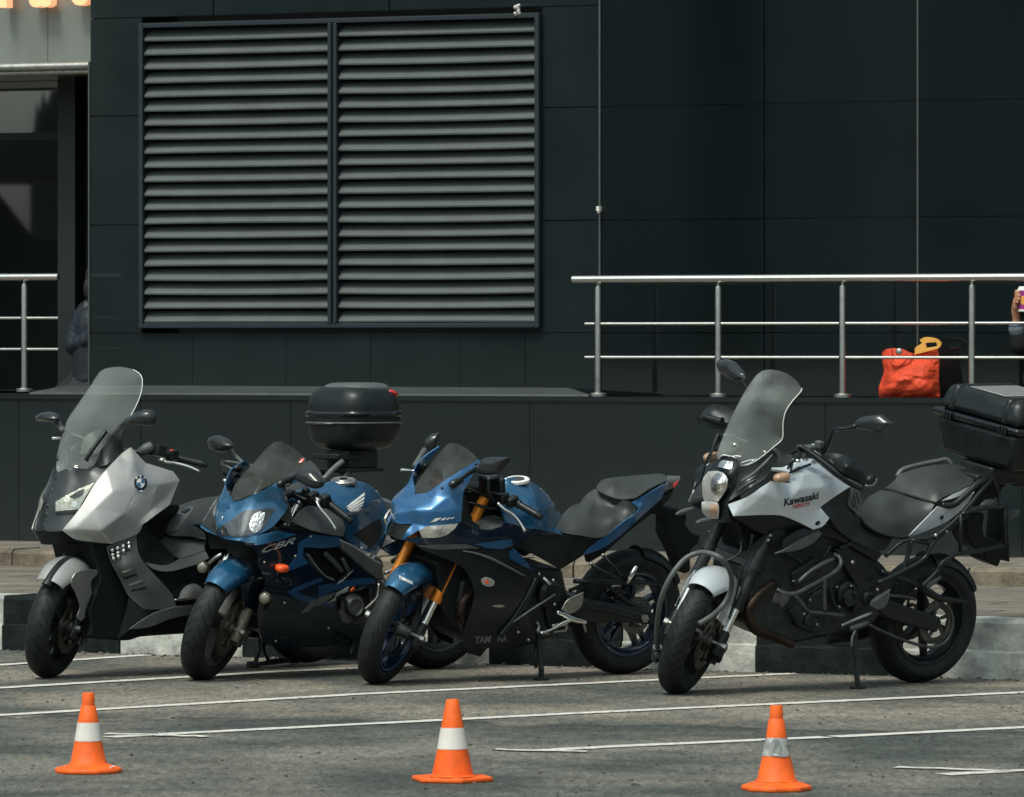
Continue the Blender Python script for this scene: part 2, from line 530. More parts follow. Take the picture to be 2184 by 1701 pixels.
class Bike:
    def __init__(s, rear, psi, lean, wb, label, group, name='motorcycle', cat='motorcycle'):
        g = ground(*rear)
        h = R(psi)
        X = V((-cos(h), -sin(h), 0)); Y = V((sin(h), -cos(h), 0)); Z = V((0, 0, 1))
        rot = Mx((X, Y, Z)).transposed().to_4x4()
        leanm = Mx.Rotation(-lean, 4, 'X')      # positive lean tips towards the bike's left
        s.mx = Mx.Translation(g) @ rot @ leanm
        s.root = empty(name, s.mx, label=label, cat=cat, group=group)
        s.fr = Frame(s.mx, None, s.root)
        s.sf = None; s.wb = wb; s.bvh = {}
    def setsteer(s, axle, rake, ang, off=.03):
        s.rake = R(rake); s.steer_ang = R(ang)
        s.axle = V(axle)
        ap = s.axle - V((cos(s.rake), 0, sin(s.rake))) * off
        s.axis_pt = ap
        s.axdir = V((-sin(s.rake), 0, cos(s.rake)))
        s.sf = s.fr.steer(ap, s.rake, s.steer_ang)
        lo = 9
        for k in range(720):
            a = pi * k / 360
            lo = min(lo, (s.sf.M @ (s.axle + V((cos(a), 0, sin(a))) * s.fr_r)).z)
        print('front tyre lowest', round(lo, 4), 'contact px')
        dz = lo
        # settle the front wheel on the road by a tiny pitch about the rear contact
        s.mx = s.mx @ Mx.Rotation(math.atan2(dz, s.wb), 4, 'Y')
        s.root.matrix_world = s.mx
        s.fr = Frame(s.mx, None, s.root)
        s.sf = s.fr.steer(ap, s.rake, s.steer_ang)
        for nm, f, c in (('front', s.sf, s.axle),):
            pts = []
            for k in range(360):
                a = pi * k / 180
                p = f.M @ (c + V((cos(a), 0, sin(a))) * s.fr_r)
                pts.append((p.z, CX + FPX * p.x / p.y, HZ - FPX * (p.z - CAM_H) / p.y))
            b = min(pts)
            print(nm, 'contact', [round(q, 1) for q in b], 'top', [round(q, 1) for q in max(pts)], 'x', round(min(q[1] for q in pts)), round(max(q[1] for q in pts)))
    # -- traced panel
    def panel(s, name, m, tile, outl, inner='', th=.006, mirror=0, holes=(), parent=None, fr=None, step=14, lin=0., wrinkle=None):
        fr = fr or s.fr
        cp = parse(outl); inn = parse(inner)
        out = curve2(cp)
        f = tps([c[:3] for c in cp + inn])
        H = [curve2([(c[0], c[1], 0, c[-1]) for c in parse(h)]) for h in holes]
        vs, fs = trimesh2(out, H, step)
        lat = f(vs)
        if lin: lat = (1 - lin) * lat + lin * linfit(cp + inn, len(cp))(vs)
        if wrinkle:
            from mathutils import noise
            lat = lat + np.array([wrinkle[0] * (noise.fractal(V((x / wrinkle[1], y / wrinkle[1] * 1.5, wrinkle[2])), .8, 2.2, 4)) for x, y in vs])
        if mirror == 1: lat = np.where(np.abs(lat) < .006, 0, lat)
        P = [fr.p(tile, x, y, l) for (x, y), l in zip(vs, lat)]
        if mirror == 1:
            for q, l in zip(P, lat):
                if l == 0: q.y = 0
        view = fr.pre.to_3x3() @ fr.inv.to_3x3() @ V((0, -1, 0))
        o = shell(name, P, fs, m, parent or s.root, th, view, 1 if mirror == 1 else 0)
        if mirror == 2:
            o2 = shell(name, [V((q.x, -q.y, q.z)) for q in P], [tuple(reversed(g)) for g in fs], m, parent or s.root, th, None)
        s.bvh[name] = BVHTree.FromPolygons([fr.M @ (fr.pre.inverted() @ q) for q in P], fs)
        s.last = s.bvh[name]
        return o
    def hit(s, px, py, on=None, off=.003):
        o = V((0, 0, CAM_H)); d = ray(px, py).normalized()
        best = None
        for k in (on.split('|') if on else s.bvh):
            h = s.bvh[k].ray_cast(o, d) if k in s.bvh else (None,)
            if h[0] is not None and (best is None or h[3] < best[3]): best = h
        if best is None: return None
        n = best[1] if best[1].dot(d) < 0 else -best[1]
        return s.mx.inverted() @ (best[0] + n * off)
    def decal(s, name, m, tile, outl, on, off=.003, th=.0015, parent=None, holes=(), step=14, raw=False):
        out = [np.array(p) for p in outl] if raw else curve2([(c[0], c[1], 0, c[-1]) for c in parse(outl)])
        H = [] if not holes else ([[np.array(p) for p in h] for h in holes] if raw else [curve2([(c[0], c[1], 0, c[-1]) for c in parse(h)]) for h in holes])
        vs, fs = trimesh2(out, H, step)
        P = [s.hit(*d4(tile, x, y), on, off) for x, y in vs]
        fs = [f for f in fs if all(P[i] is not None for i in f)]
        P = [p if p is not None else V((0, 0, 0)) for p in P]
        if not fs: print('decal missed', name); return None
        view = s.mx.inverted().to_3x3() @ V((0, -1, 0))
        use = sorted({i for f in fs for i in f}); ix = {j: i for i, j in enumerate(use)}
        return shell(name, [P[i] for i in use], [tuple(ix[i] for i in f) for f in fs], m, parent or s.root, th, view)
    def text(s, name, txt, m, tile, x, y, x2, y2, on, height, shear=0., off=.003, parent=None, space=1., bold=0.004, squash=1., keep=None):
        """lettering laid on a panel: baseline from (x,y) to (x2,y2), cap height in crop pixels"""
        tv, tf = text_mesh(txt, shear, space, bold)
        w_ = max(v[0] for v in tv); h_ = max(v[1] for v in tv)
        ax = V((x2 - x, y2 - y)) / w_
        up = V((0, -height / h_))
        P = []
        for vx, vy in tv:
            q = V((x, y)) + ax * vx + up * vy
            P.append(s.hit(*d4(tile, q.x, q.y), on, off))
        tf = [f for f in tf if all(P[i] is not None for i in f)]
        P = [p if p is not None else V((0, 0, 0)) for p in P]
        if not tf: print('text missed', name); return None
        use = sorted({i for f in tf for i in f}); ix = {j: i for i, j in enumerate(use)}
        view = s.mx.inverted().to_3x3() @ V((0, -1, 0))
        return shell(name, [P[i] for i in use], [tuple(ix[i] for i in f) for f in tf], m, parent or s.root, .001, view)
    def prism(s, name, m, tile, outl, lat0, lat1, bevel=.006, parent=None, fr=None, mirror=False):
        """a block: outline traced at lat1, extruded across the bike to lat0"""
        fr = fr or s.fr
        out = curve2([(*c[:2], 0, c[-1]) for c in parse(outl)], 4)
        P = [fr.p(tile, q[0], q[1], lat1) for q in out]
        n = len(P)
        a = fr.pre.to_3x3() @ V((0, 1, 0))
        vs = P + [p + a * (lat0 - lat1) for p in P]
        fs = [tuple(range(n)), tuple(range(2 * n - 1, n - 1, -1))] + [(i, i + n, (i + 1) % n + n, (i + 1) % n) for i in range(n)]
        mb = MB(); mb.add(vs, fs)
        o = mb.build(name, m, parent or s.root, 30)
        if mirror:
            o2 = mir(o)
            if bevel: add_bevel(o2, bevel)
        if bevel: add_bevel(o, bevel)
        return o
    def tube(s, name, m, tile, txt, r, parent=None, fr=None, n=8, mirror=False, smooth=4, into=None):
        fr = fr or s.fr
        P = fr.L(tile, txt)
        mb = into or MB(); mb.tube(P, r, n, smooth)
        if mirror: mb.tube([V((v.x, -v.y, v.z)) for v in P], r, n, smooth)
        return mb if into else mb.build(name, m, parent or s.root, True)
    def screws(s, name, m, tile, pts, on, r=.007, parent=None):
        mb = MB()
        for x, y in pts:
            p = s.hit(*d4(tile, x, y), on, .001)
            if p is None: continue
            d = (s.mx.inverted() @ V((0, 0, CAM_H)) - p).normalized()
            mb.ell(p, (r, r, r * .8), n=8)
        return mb.build(name, m, parent or s.root, True) if mb.v else None

_tc = {}
def text_mesh(txt, shear=0., space=1., bold=0.):
    cu = bpy.data.curves.new('t', 'FONT')
    cu.body = txt; cu.size = 1; cu.shear = shear; cu.space_character = space
    cu.offset = bold; cu.resolution_u = 3
    o = bpy.data.objects.new('t', cu); COL.objects.link(o)
    bpy.context.view_layer.update()
    me = bpy.data.meshes.new_from_object(o.evaluated_get(bpy.context.evaluated_depsgraph_get()))
    bm = bmesh.new(); bm.from_mesh(me)
    bmesh.ops.triangulate(bm, faces=bm.faces)
    vs = [(v.co.x, v.co.y) for v in bm.verts]
    fs = [tuple(v.index for v in f.verts) for f in bm.faces]
    bm.free()
    bpy.data.objects.remove(o); bpy.data.curves.remove(cu); bpy.data.meshes.remove(me)
    mx = min(v[0] for v in vs)
    return [(v[0] - mx, v[1]) for v in vs], fs
# ================================================================ setting
def line_pt(px, d): return V(((px - CX) / FPX * d, d, 0))
PA, PB = line_pt(0, 36.0), line_pt(2184, 33.15)          # foot of the podium wall
U = (PB - PA).normalized()                                # along the building, to the right
N = V((U.y, -U.x, 0))                                     # towards the camera
if N.y > 0: N = -N
BK = -N
TH = atan2(U.y, U.x)
def wl(px, off=0.0):
    """ground position on the building line shifted back by off, seen at photo column px"""
    r = ray(px, HZ); o = PA + BK * off
    t = (o.dot(N)) / r.dot(N)
    return V((r.x * t, r.y * t, 0))
def wp(px, py, off=0.0):
    r = ray(px, py); o = PA + BK * off
    t = o.dot(N) / r.dot(N)
    return V((r.x * t, r.y * t, CAM_H + r.z * t))
def along(p): return (V((p.x, p.y, 0)) - PA).dot(U)
def bp(a, off, z):
    """building coordinates: a along, off behind the podium front, z up"""
    q = PA + U * a + BK * off
    return V((q.x, q.y, z))
RB = Mx.Rotation(TH, 4, 'Z')
def bbox(mb, a0, a1, o0, o1, z0, z1):
    vs = [bp(a, o, z) for a in (a0, a1) for o in (o0, o1) for z in (z0, z1)]
    mb.add(vs, [(0, 1, 3, 2), (4, 6, 7, 5), (0, 4, 5, 1), (2, 3, 7, 6), (0, 2, 6, 4), (1, 5, 7, 3)])
def struct(name, mb, m, **k):
    return tag(mb.build(name, m, None, k.pop('smooth', 35)), kind='structure')
Z_PAVE, Z_STEP, Z_POD = .29, .40, 1.31

# ---- asphalt
def asphalt():
    m = bpy.data.materials.new('asphalt'); m.use_nodes = True
    t = m.node_tree; b = t.nodes['Principled BSDF']
    tc = t.nodes.new('ShaderNodeTexCoord')
    def noise(sc, det, stretch=None, rough=.6, rot=0):
        mp = t.nodes.new('ShaderNodeMapping'); lnk(t, tc.outputs['Object'], mp.inputs[0])
        if stretch: mp.inputs['Scale'].default_value = stretch
        mp.inputs['Rotation'].default_value = (0, 0, rot)
        n = t.nodes.new('ShaderNodeTexNoise'); n.inputs['Scale'].default_value = sc; n.inputs['Detail'].default_value = det; n.inputs['Roughness'].default_value = rough
        lnk(t, mp.outputs[0], n.inputs['Vector']); return n
    def ramp(src, a, b_, c0, c1):
        r = t.nodes.new('ShaderNodeValToRGB'); r.color_ramp.elements[0].position = a; r.color_ramp.elements[1].position = b_
        r.color_ramp.elements[0].color = (*c0, 1); r.color_ramp.elements[1].color = (*c1, 1); lnk(t, src, r.inputs[0]); return r
    def mul(a, b_, f=1.):
        x = t.nodes.new('ShaderNodeMix'); x.data_type = 'RGBA'; x.blend_type = 'MULTIPLY'; x.inputs[0].default_value = f
        lnk(t, a, x.inputs[6]); lnk(t, b_, x.inputs[7]); return x.outputs[2]
    # old grey asphalt against newer dark patches; patches lie in the lower, nearer lane
    big = noise(.8, 6, (1, .9, 1), .6, .3)
    base = ramp(big.outputs[0], .40, .60, (.068, .078, .076), (.200, .188, .172))
    mid = noise(3.2, 6, (1, .8, 1), .6)
    o = mul(base.outputs[0], ramp(mid.outputs[0], .3, .7, (.80, .81, .81), (1.12, 1.10, 1.07)).outputs[0])
    fine = noise(38, 4, None, .7)
    o = mul(o, ramp(fine.outputs[0], .3, .75, (.62, .62, .62), (1.25, 1.24, 1.2)).outputs[0])
    gr = noise(75, 3, (1, .16, 1), .8)
    g2 = noise(26, 3, (1, .2, 1), .8)
    o = mul(o, ramp(g2.outputs[0], .3, .7, (.62, .62, .62), (1.5, 1.47, 1.42)).outputs[0])
    o = mul(o, ramp(gr.outputs[0], .25, .78, (.55, .55, .55), (1.6, 1.57, 1.5)).outputs[0])
    # the nearer lane carries a newer, darker and cooler surface
    sp = t.nodes.new('ShaderNodeSeparateXYZ'); lnk(t, tc.outputs['Object'], sp.inputs[0])
    def mth(op, a, b_):
        n = t.nodes.new('ShaderNodeMath'); n.operation = op
        for i, q in enumerate((a, b_)):
            if isinstance(q, (int, float)): n.inputs[i].default_value = q
            else: lnk(t, q, n.inputs[i])
        return n.outputs[0]
    ed = mth('ADD', mth('ADD', sp.outputs[1], mth('MULTIPLY', sp.outputs[0], .25)), mth('MULTIPLY', mth('SUBTRACT', mid.outputs[0], .5), 1.2))
    ed = mth('ADD', ed, mth('MULTIPLY', mth('SUBTRACT', big.outputs[0], .5), 1.5))
    near = ramp(mth('MULTIPLY', mth('SUBTRACT', 24.6, ed), .9), .45, .62, (.99, .975, .94), (.76, .80, .79))
    o = mul(o, near.outputs[0])
    seam = ramp(mth('ABSOLUTE', mth('SUBTRACT', 24.1, ed), 0), .03, .16, (.55, .58, .58), (1, 1, 1))
    o = mul(o, seam.outputs[0])
    lnk(t, o, b.inputs['Base Color'])
    b.inputs['Roughness'].default_value = .85
    b.inputs['Specular IOR Level'].default_value = .3
    bp_ = t.nodes.new('ShaderNodeBump'); bp_.inputs['Strength'].default_value = .3; bp_.inputs['Distance'].default_value = .012
    lnk(t, gr.outputs[0], bp_.inputs['Height'])
    b2 = t.nodes.new('ShaderNodeBump'); b2.inputs['Strength'].default_value = .25; b2.inputs['Distance'].default_value = .03
    lnk(t, mid.outputs[0], b2.inputs['Height']); lnk(t, bp_.outputs[0], b2.inputs['Normal'])
    lnk(t, b2.outputs[0], b.inputs['Normal'])
    return m
M['asphalt'] = asphalt()
def paving():
    m = mat('paving', (.15, .135, .11), .85, var=.35, vs=3, bump=.3, bs=30)
    t = m.node_tree; b = t.nodes['Principled BSDF']
    src = b.inputs['Base Color'].links[0].from_socket
    tc = t.nodes.new('ShaderNodeTexCoord')
    mp = t.nodes.new('ShaderNodeMapping'); mp.inputs['Rotation'].default_value = (0, 0, -TH); lnk(t, tc.outputs['Object'], mp.inputs[0])
    br = t.nodes.new('ShaderNodeTexBrick'); br.inputs['Scale'].default_value = 1.0
    br.inputs['Brick Width'].default_value = .6; br.inputs['Row Height'].default_value = .3; br.inputs['Mortar Size'].default_value = .012
    br.inputs['Color1'].default_value = (.85, .85, .85, 1); br.inputs['Color2'].default_value = (1.15, 1.12, 1.1, 1); br.inputs['Mortar'].default_value = (.25, .25, .25, 1)
    lnk(t, mp.outputs[0], br.inputs['Vector'])
    x = t.nodes.new('ShaderNodeMix'); x.data_type = 'RGBA'; x.blend_type = 'MULTIPLY'; x.inputs[0].default_value = 1
    lnk(t, src, x.inputs[6]); lnk(t, br.outputs['Color'], x.inputs[7]); lnk(t, x.outputs[2], b.inputs['Base Color'])
    return m
M['paving'] = paving()

mb = MB(); mb.add([(-900, -900, 0), (900, -900, 0), (900, 900, 0), (-900, 900, 0)], [(0, 1, 2, 3)])
struct('road', mb, M['asphalt'], smooth=False)

# ---- painted bay lines
def stripe(name, pts, wd, zz=.004, rag=.006):
    mb = MB(); P = [ground(x, y) for x, y in pts]
    for p, q in zip(P, P[1:]):
        n = max(2, int((q - p).length / .05)); d = (q - p).normalized(); s_ = V((-d.y, d.x, 0))
        vs, fs = [], []
        for i in range(n + 1):
            c = p + (q - p) * i / n
            e1 = wd / 2 + random.uniform(-rag, rag); e2 = wd / 2 + random.uniform(-rag, rag)
            vs += [c + s_ * e1 + V((0, 0, zz)), c - s_ * e2 + V((0, 0, zz))]
            if i: fs.append((2 * i - 2, 2 * i - 1, 2 * i + 1, 2 * i))
        mb.add(vs, fs)
    o = mb.build(name, M['line'], None, False)
    return tag(o, kind='structure')
stripe('bay_line', [(-260, 1438), (312, 1398.5)], .095)
stripe('bay_line', [(-260, 1484), (586, 1434.5), (972, 1417.5)], .10)
stripe('bay_line', [(-300, 1545), (770, 1482), (1316, 1456), (1690, 1438.5)], .10)
stripe('bay_line', [(230, 1574), (700, 1550), (1314, 1519), (2184, 1478.5), (2500, 1465)], .10)
stripe('bay_line', [(1150, 1603), (1314, 1594), (1762, 1574)], .10)
stripe('bay_line', [(1776, 1573.5), (2184, 1553), (2500, 1538)], .10)
stripe('bay_line', [(2010, 1654), (2184, 1645.5), (2500, 1630)], .10)
stripe('line_fragment', [(224, 1568), (330, 1570), (444, 1574)], .07, .006, .02)
stripe('line_fragment', [(1052, 1601), (1160, 1604), (1252, 1605.5)], .06, .006, .02)
stripe('line_fragment', [(1912, 1639), (2060, 1644), (2184, 1648)], .06, .006, .02)

# ---- kerb of separately painted blocks
KA, KBp = line_pt(0, 30.15), line_pt(2184, 27.45)
KU = (KBp - KA).normalized(); KN = V((KU.y, -KU.x, 0))
if KN.y > 0: KN = -KN
def kl(px):
    r = ray(px, HZ); t = KA.dot(KN) / r.dot(KN); return (V((r.x * t, r.y * t, 0)) - KA).dot(KU)
KH = .29
bounds = [-560, -265, 5, 256, 518, 775, 1044, 1325, 1612, 1922, 2240, 2560]
for i, (x0, x1) in enumerate(zip(bounds, bounds[1:])):
    light = i % 2 == 1
    if i in (0, 10): continue
    a0, a1 = kl(x0) + .004, kl(x1) - .004
    mb = MB()
    # profile: lower tier stands 12 mm proud of the upper one
    prof = [(0, 0), (.0, .125), (.004, .133), (.014, .137), (.016, .27), (.03, KH), (.30, KH), (.30, 0)]
    n = 14
    vs, fs = [], []
    k = len(prof)
    for j in range(n + 1):
        a = a0 + (a1 - a0) * j / n
        for (o, z) in prof:
            jz = random.uniform(-.004, .004) if 0 < z < .3 and j not in (0, n) else 0
            p = KA + KU * a - KN * (o + (random.uniform(-.002, .003) if 0 < j < n else 0)); vs.append((p.x, p.y, max(z + jz, -.0)))
    for j in range(n):
        for q in range(k):
            r_ = (q + 1) % k
            fs.append((j * k + q, (j + 1) * k + q, (j + 1) * k + r_, j * k + r_))
    fs.append(tuple(range(k))); fs.append(tuple(n * k + q for q in reversed(range(k))))
    mb.add(vs, fs)
    o = mb.build('kerb_block', M['kerb_light' if light else 'kerb_dark'], None, 25)
    what = {2: 'black painted kerb block with a chipped top beside the front tyre of the silver scooter', 3: 'white painted kerb block visible under the silver scooter, crumbling at its foot',
            4: 'black kerb block behind and below the side of the left blue motorcycle', 5: 'pale kerb block behind the front wheel of the right blue motorcycle',
            6: 'long black kerb block behind the middle of the right blue motorcycle', 7: 'pale kerb block between the right blue motorcycle and the silver motorcycle front wheel',
            8: 'black kerb block behind the engine of the silver adventure motorcycle', 9: 'white kerb block behind and right of the rear wheel of the silver adventure motorcycle',
            1: 'white kerb block at the far left edge of the photo', 0: 'black kerb block beyond the left edge', 10: 'black kerb block beyond the right edge'}[i]
    tag(o, what, 'kerb block', 'black and white kerb blocks')

# ---- grit swept against the kerb and scattered over the bays
mb = MB(); rg = random.Random(11)
for k in range(620):
    t = rg.random()
    if k < 300:
        q = KA + KU * (rg.uniform(-1.0, 7.0)) + KN * (.004 + abs(rg.gauss(0, .07)))
        r_ = rg.uniform(.003, .010)
    else:
        q = ground(rg.uniform(-60, 2250), rg.uniform(1425, 1700)); r_ = rg.uniform(.003, .0085)
    mb.ell((q.x, q.y, r_ * .45), (r_ * rg.uniform(.8, 1.4), r_ * rg.uniform(.8, 1.4), r_ * .7), Mx.Rotation(rg.uniform(0, 3), 3, 'Z'), .8, 6)
gm = mat('grit', (.12, .115, .10), .9, var=.9, vs=2.5)
tag(mb.build('grit', gm, None, False), 'loose grit and small stones along the kerb and over the parking bays', 'grit', kind='stuff')

# ---- pavement slab behind the kerb, the low step and the podium
mb = MB()
def xy(p): return V((p.x, p.y, 0))
k0 = KA + KU * -30 - KN * .295; k1 = KA + KU * 40 - KN * .295
s0 = line_pt(0, 34.3); s1 = line_pt(2184, 31.3)
SU = (s1 - s0).normalized(); SN = V((SU.y, -SU.x, 0))
if SN.y > 0: SN = -SN
e0 = s0 - SU * 30; e1 = s1 + SU * 30
z = Z_PAVE - .004
back0 = e0 - SN * 1.2; back1 = e1 - SN * 1.2
mb.add([(k0.x, k0.y, z), (k1.x, k1.y, z), (back1.x, back1.y, z), (back0.x, back0.y, z), (k0.x, k0.y, -.1), (k1.x, k1.y, -.1), (back1.x, back1.y, -.1), (back0.x, back0.y, -.1)],
       [(0, 1, 2, 3), (0, 4, 5, 1), (1, 5, 6, 2), (2, 6, 7, 3), (3, 7, 4, 0)])
struct('pavement', mb, M['paving'], smooth=False)
# step: weathered stones with joints
mb = MB(); a = -8.0
L0 = (s1 - s0).length
while a < L0 + 8:
    ln = random.uniform(.38, .46)
    dz = random.uniform(-.006, .004); do = random.uniform(0, .012)
    vs = []
    for aa in (a, a + ln - .012):
        for o_, z_ in ((do, Z_PAVE - .03), (do - .0, Z_STEP - .035 + dz), (do + .015, Z_STEP + dz - .02), (do + .03, Z_STEP + dz - .012), (.34, Z_STEP + dz - .012), (.34, Z_PAVE - .03)):
            p = s0 + SU * aa - SN * o_; vs.append((p.x, p.y, z_))
    fs = [(q, q + 6, (q + 1) % 6 + 6, (q + 1) % 6) for q in range(6)] + [(0, 1, 2, 3, 4, 5), (11, 10, 9, 8, 7, 6)]
    mb.add(vs, fs)
    a += ln
tag(mb.build('stone_step', M['curbstone'], None, 20), 'low weathered step of short beige stone blocks along the foot of the dark podium wall', 'step')
mb = MB()
t0 = s0 - SU * 8 - SN * .33; t1 = s1 + SU * 8 - SN * .33; z = Z_STEP - .02
u0 = bp(-8, .2, z); u1 = bp(L0 + 10, .2, z)
mb.add([(t0.x, t0.y, z), (t1.x, t1.y, z), tuple(u1), tuple(u0), (t0.x, t0.y, .2), (t1.x, t1.y, .2), (u1.x, u1.y, .2), (u0.x, u0.y, .2)], [(0, 1, 2, 3), (0, 4, 5, 1), (1, 5, 6, 2), (2, 6, 7, 3), (3, 7, 4, 0)])
struct('terrace_strip', mb, M['paving'], smooth=False)

# ---- podium wall
A0, A1 = -6.0, along(PB) + 6
aw0 = along(wl(192, .5))                       # left corner of the louvred wall
aw1 = along(wl(1250, .0))
mb = MB()
bbox(mb, A0, A1, 0.02, .62, .3, Z_POD - .03)      # core
seams = [A0] + [along(wl(x, 0)) for x in (-420, -160, 40, 300, 620, 1130, 1540, 1760, 2180, 2500)] + [A1]
for p, q in zip(seams, seams[1:]): bbox(mb, p + .002, q - .002, 0, .02, .345, Z_POD - .032)
podium = mb.build('podium_wall', M['granite'], None, False)
tag(podium, 'low wall of polished dark granite panels below the railings and the louvred wall', 'wall')
mb = MB(); bbox(mb, A0, A1, -.012, .62, Z_POD - .0295, Z_POD)
mb.build('coping', M['granite'], podium, False)
mb = MB()
ae = along(wl(1255, 0))
# pale sloped sill between the podium edge and the louvred wall
a_l, a_r = along(wl(62, 0)), ae
vs = [bp(a_l, .0, Z_POD + .001), bp(a_r, .0, Z_POD + .001), bp(a_l, .012, Z_POD + .012), bp(a_r, .012, Z_POD + .012), bp(a_l, .499, Z_POD + .055), bp(a_r - .35, .499, Z_POD + .048), bp(a_l, .499, Z_POD + .001), bp(a_r - .35, .499, Z_POD + .001)]
mb.add(vs, [(0, 1, 3, 2), (2, 3, 5, 4), (4, 5, 7, 6), (0, 2, 4, 6), (1, 7, 5, 3), (0, 6, 7, 1)])
mb.build('sill', M['coping'], podium, False)
mb = MB(); bbox(mb, ae - .5, A1, .621, 3.2, Z_POD - .3, Z_POD - .002)
bbox(mb, aw0, ae - .5, .621, 3.2, Z_POD - .3, Z_POD - .002)
struct('terrace_floor', mb, M['granite_dark'], smooth=False)
mb = MB(); bbox(mb, A0, aw0 - .001, .621, 6, .3, .42)
struct('passage_floor', mb, M['paving'], smooth=False)

# ---- the louvred granite wall: panels with open joints over a dark backing
OW = .5; OWR = .5
ztop = 4.9
def zz(py, px, off=OW): return wp(px, py, off).z
g = .004
wall = MB()
lx0, lx1 = along(wl(303, OW)), along(wl(1156, OW))
lz0, lz1 = zz(700, 720), zz(40, 720)
ar = along(wl(1281, OW))
rows = [Z_POD + .0, zz(711, 700), zz(470, 1280), zz(228, 1280), zz(27, 700), ztop]
colsL = [aw0, lx0 + .0]
def panels(mb, cols, z0, z1, off, gap=g):
    for p, q in zip(cols, cols[1:]): bbox(mb, p + gap, q - gap, off, off + .03, z0 + gap, z1 - gap)
for z0, z1 in zip(rows[1:4], rows[2:5]): panels(wall, [aw0, lx0], z0, z1, OW)
for z0, z1 in zip(rows[1:4], rows[2:5]): panels(wall, [lx1, ar], z0, z1, OW)
panels(wall, [aw0] + [along(wl(x, OW)) for x in (410, 610, 790, 980, 1120)] + [ar], rows[0], rows[1], OW, .0016)
panels(wall, [aw0] + [along(wl(x, OW)) for x in (455, 830)] + [ar], rows[4], rows[5], OW)
bbox(wall, aw0, lx0, OW + .032, 3.0, Z_POD - .001, ztop)
bbox(wall, lx1, ar + .0, OW + .032, 3.0, Z_POD - .001, ztop)
bbox(wall, lx0 + .001, lx1 - .001, OW + .032, 3.0, Z_POD - .001, rows[1] + .0)
bbox(wall, lx0 + .001, lx1 - .001, OW + .25, 3.0, rows[1] + .001, rows[4])
bbox(wall, lx0 + .001, lx1 - .001, OW + .032, 3.0, rows[4] + .001, ztop)
gw = mb = wall
gwo = wall.build('granite_wall', M['granite'], None, False)
tag(gwo, 'dark granite clad wall of large panels holding the wide ventilation louvre', 'wall')
mb = MB(); bbox(mb, aw0 - .012, aw0 - .001, OW - .004, OW + .03, Z_POD, zz(132, 190)); bbox(mb, ar - .011, ar + .001, OW - .006, OW + .028, Z_POD, ztop)
mb.build('edge_trim', M['trim'], gwo, False)
# plain part of the facade to the right
mb = MB()
cols = [ar + .004] + [along(wl(x, OW)) for x in (1630, 1957, 2420)] + [A1]
for z0, z1 in zip([Z_POD] + rows[1:4], rows[1:4] + [ztop]): panels(mb, cols, z0, z1, OW, .0035)
bbox(mb, ar + .002, A1, OW + .032, 3.0, Z_POD - .001, ztop)
gr_ = mb.build('dark_facade', M['granite_dark'], None, False)
tag(gr_, 'plain near black facade of tall panels behind the right hand railing', 'wall')
mb = MB(); c = along(wl(1957.5, OW)); bbox(mb, c - .005, c + .005, OW - .006, OW + .0, Z_POD, ztop)
mb.build('edge_trim', M['trim'], gr_, False)
# small white sensor box on the trim, tuft of torn insulation above the louvre
mb = MB(); p = wp(1277.5, 446, OW - .03); mb.box(p, (.022, .04, .03), RB.to_3x3()); mb.box(p + V((0, 0, -.02)), (.012, .03, .012), RB.to_3x3())
tag(mb.build('sensor_box', M['cone_white'], None, False, .002), 'tiny white box fixed on the bright vertical trim right of the louvre', 'sensor')
mb = MB(); p = wp(1102, 22, OW - .05)
for k in range(16): mb.ell(p + V((random.uniform(-.018, .018), random.uniform(-.01, .01), random.uniform(-.03, .035))), (random.uniform(.006, .012),) * 3, n=6)
tag(mb.build('insulation_tuft', M['cone_white'], None, True), 'small white tuft of fluff stuck on the top edge of the louvre frame', 'debris')

# ---- ventilation louvre
lroot = empty('ventilation_louvre', Mx.Translation(bp((lx0 + lx1) / 2, OW, lz0)), label='wide dark blue framed ventilation louvre with two bays of pale horizontal blades', cat='louvre')
def rel(mb, root):
    mb.v = [tuple(V(v) - root.matrix_world.translation) for v in mb.v]; return mb
fr0 = MB(); fw = .030
am0, am1 = along(wl(707, OW)), along(wl(726, OW))
F0 = OW - .05
bbox(fr0, lx0, lx0 + fw, F0, OW + .24, lz0, lz1); bbox(fr0, lx1 - fw, lx1, F0, OW + .24, lz0, lz1)
bbox(fr0, lx0 + fw + .0005, lx1 - fw - .0005, F0 + .001, OW + .24, lz1 - fw, lz1 - .0005); bbox(fr0, lx0 + fw + .0005, lx1 - fw - .0005, F0 + .001, OW + .24, lz0 + .0005, lz0 + fw)
bbox(fr0, am0, am0 + .025, F0 - .008, OW + .24, lz0 + fw + .001, lz1 - fw - .001); bbox(fr0, am1 - .025, am1, F0 - .008, OW + .24, lz0 + fw + .001, lz1 - fw - .001)
bbox(fr0, am0 + .0255, am1 - .0255, F0 + .012, OW + .24, lz0 + fw + .001, lz1 - fw - .001)
rel(fr0, lroot).build('frame', M['frame_blue'], lroot, False, .003)
NB = 21
bz0, bz1 = lz0 + fw, lz1 - fw
pitch = (bz1 - bz0) / NB
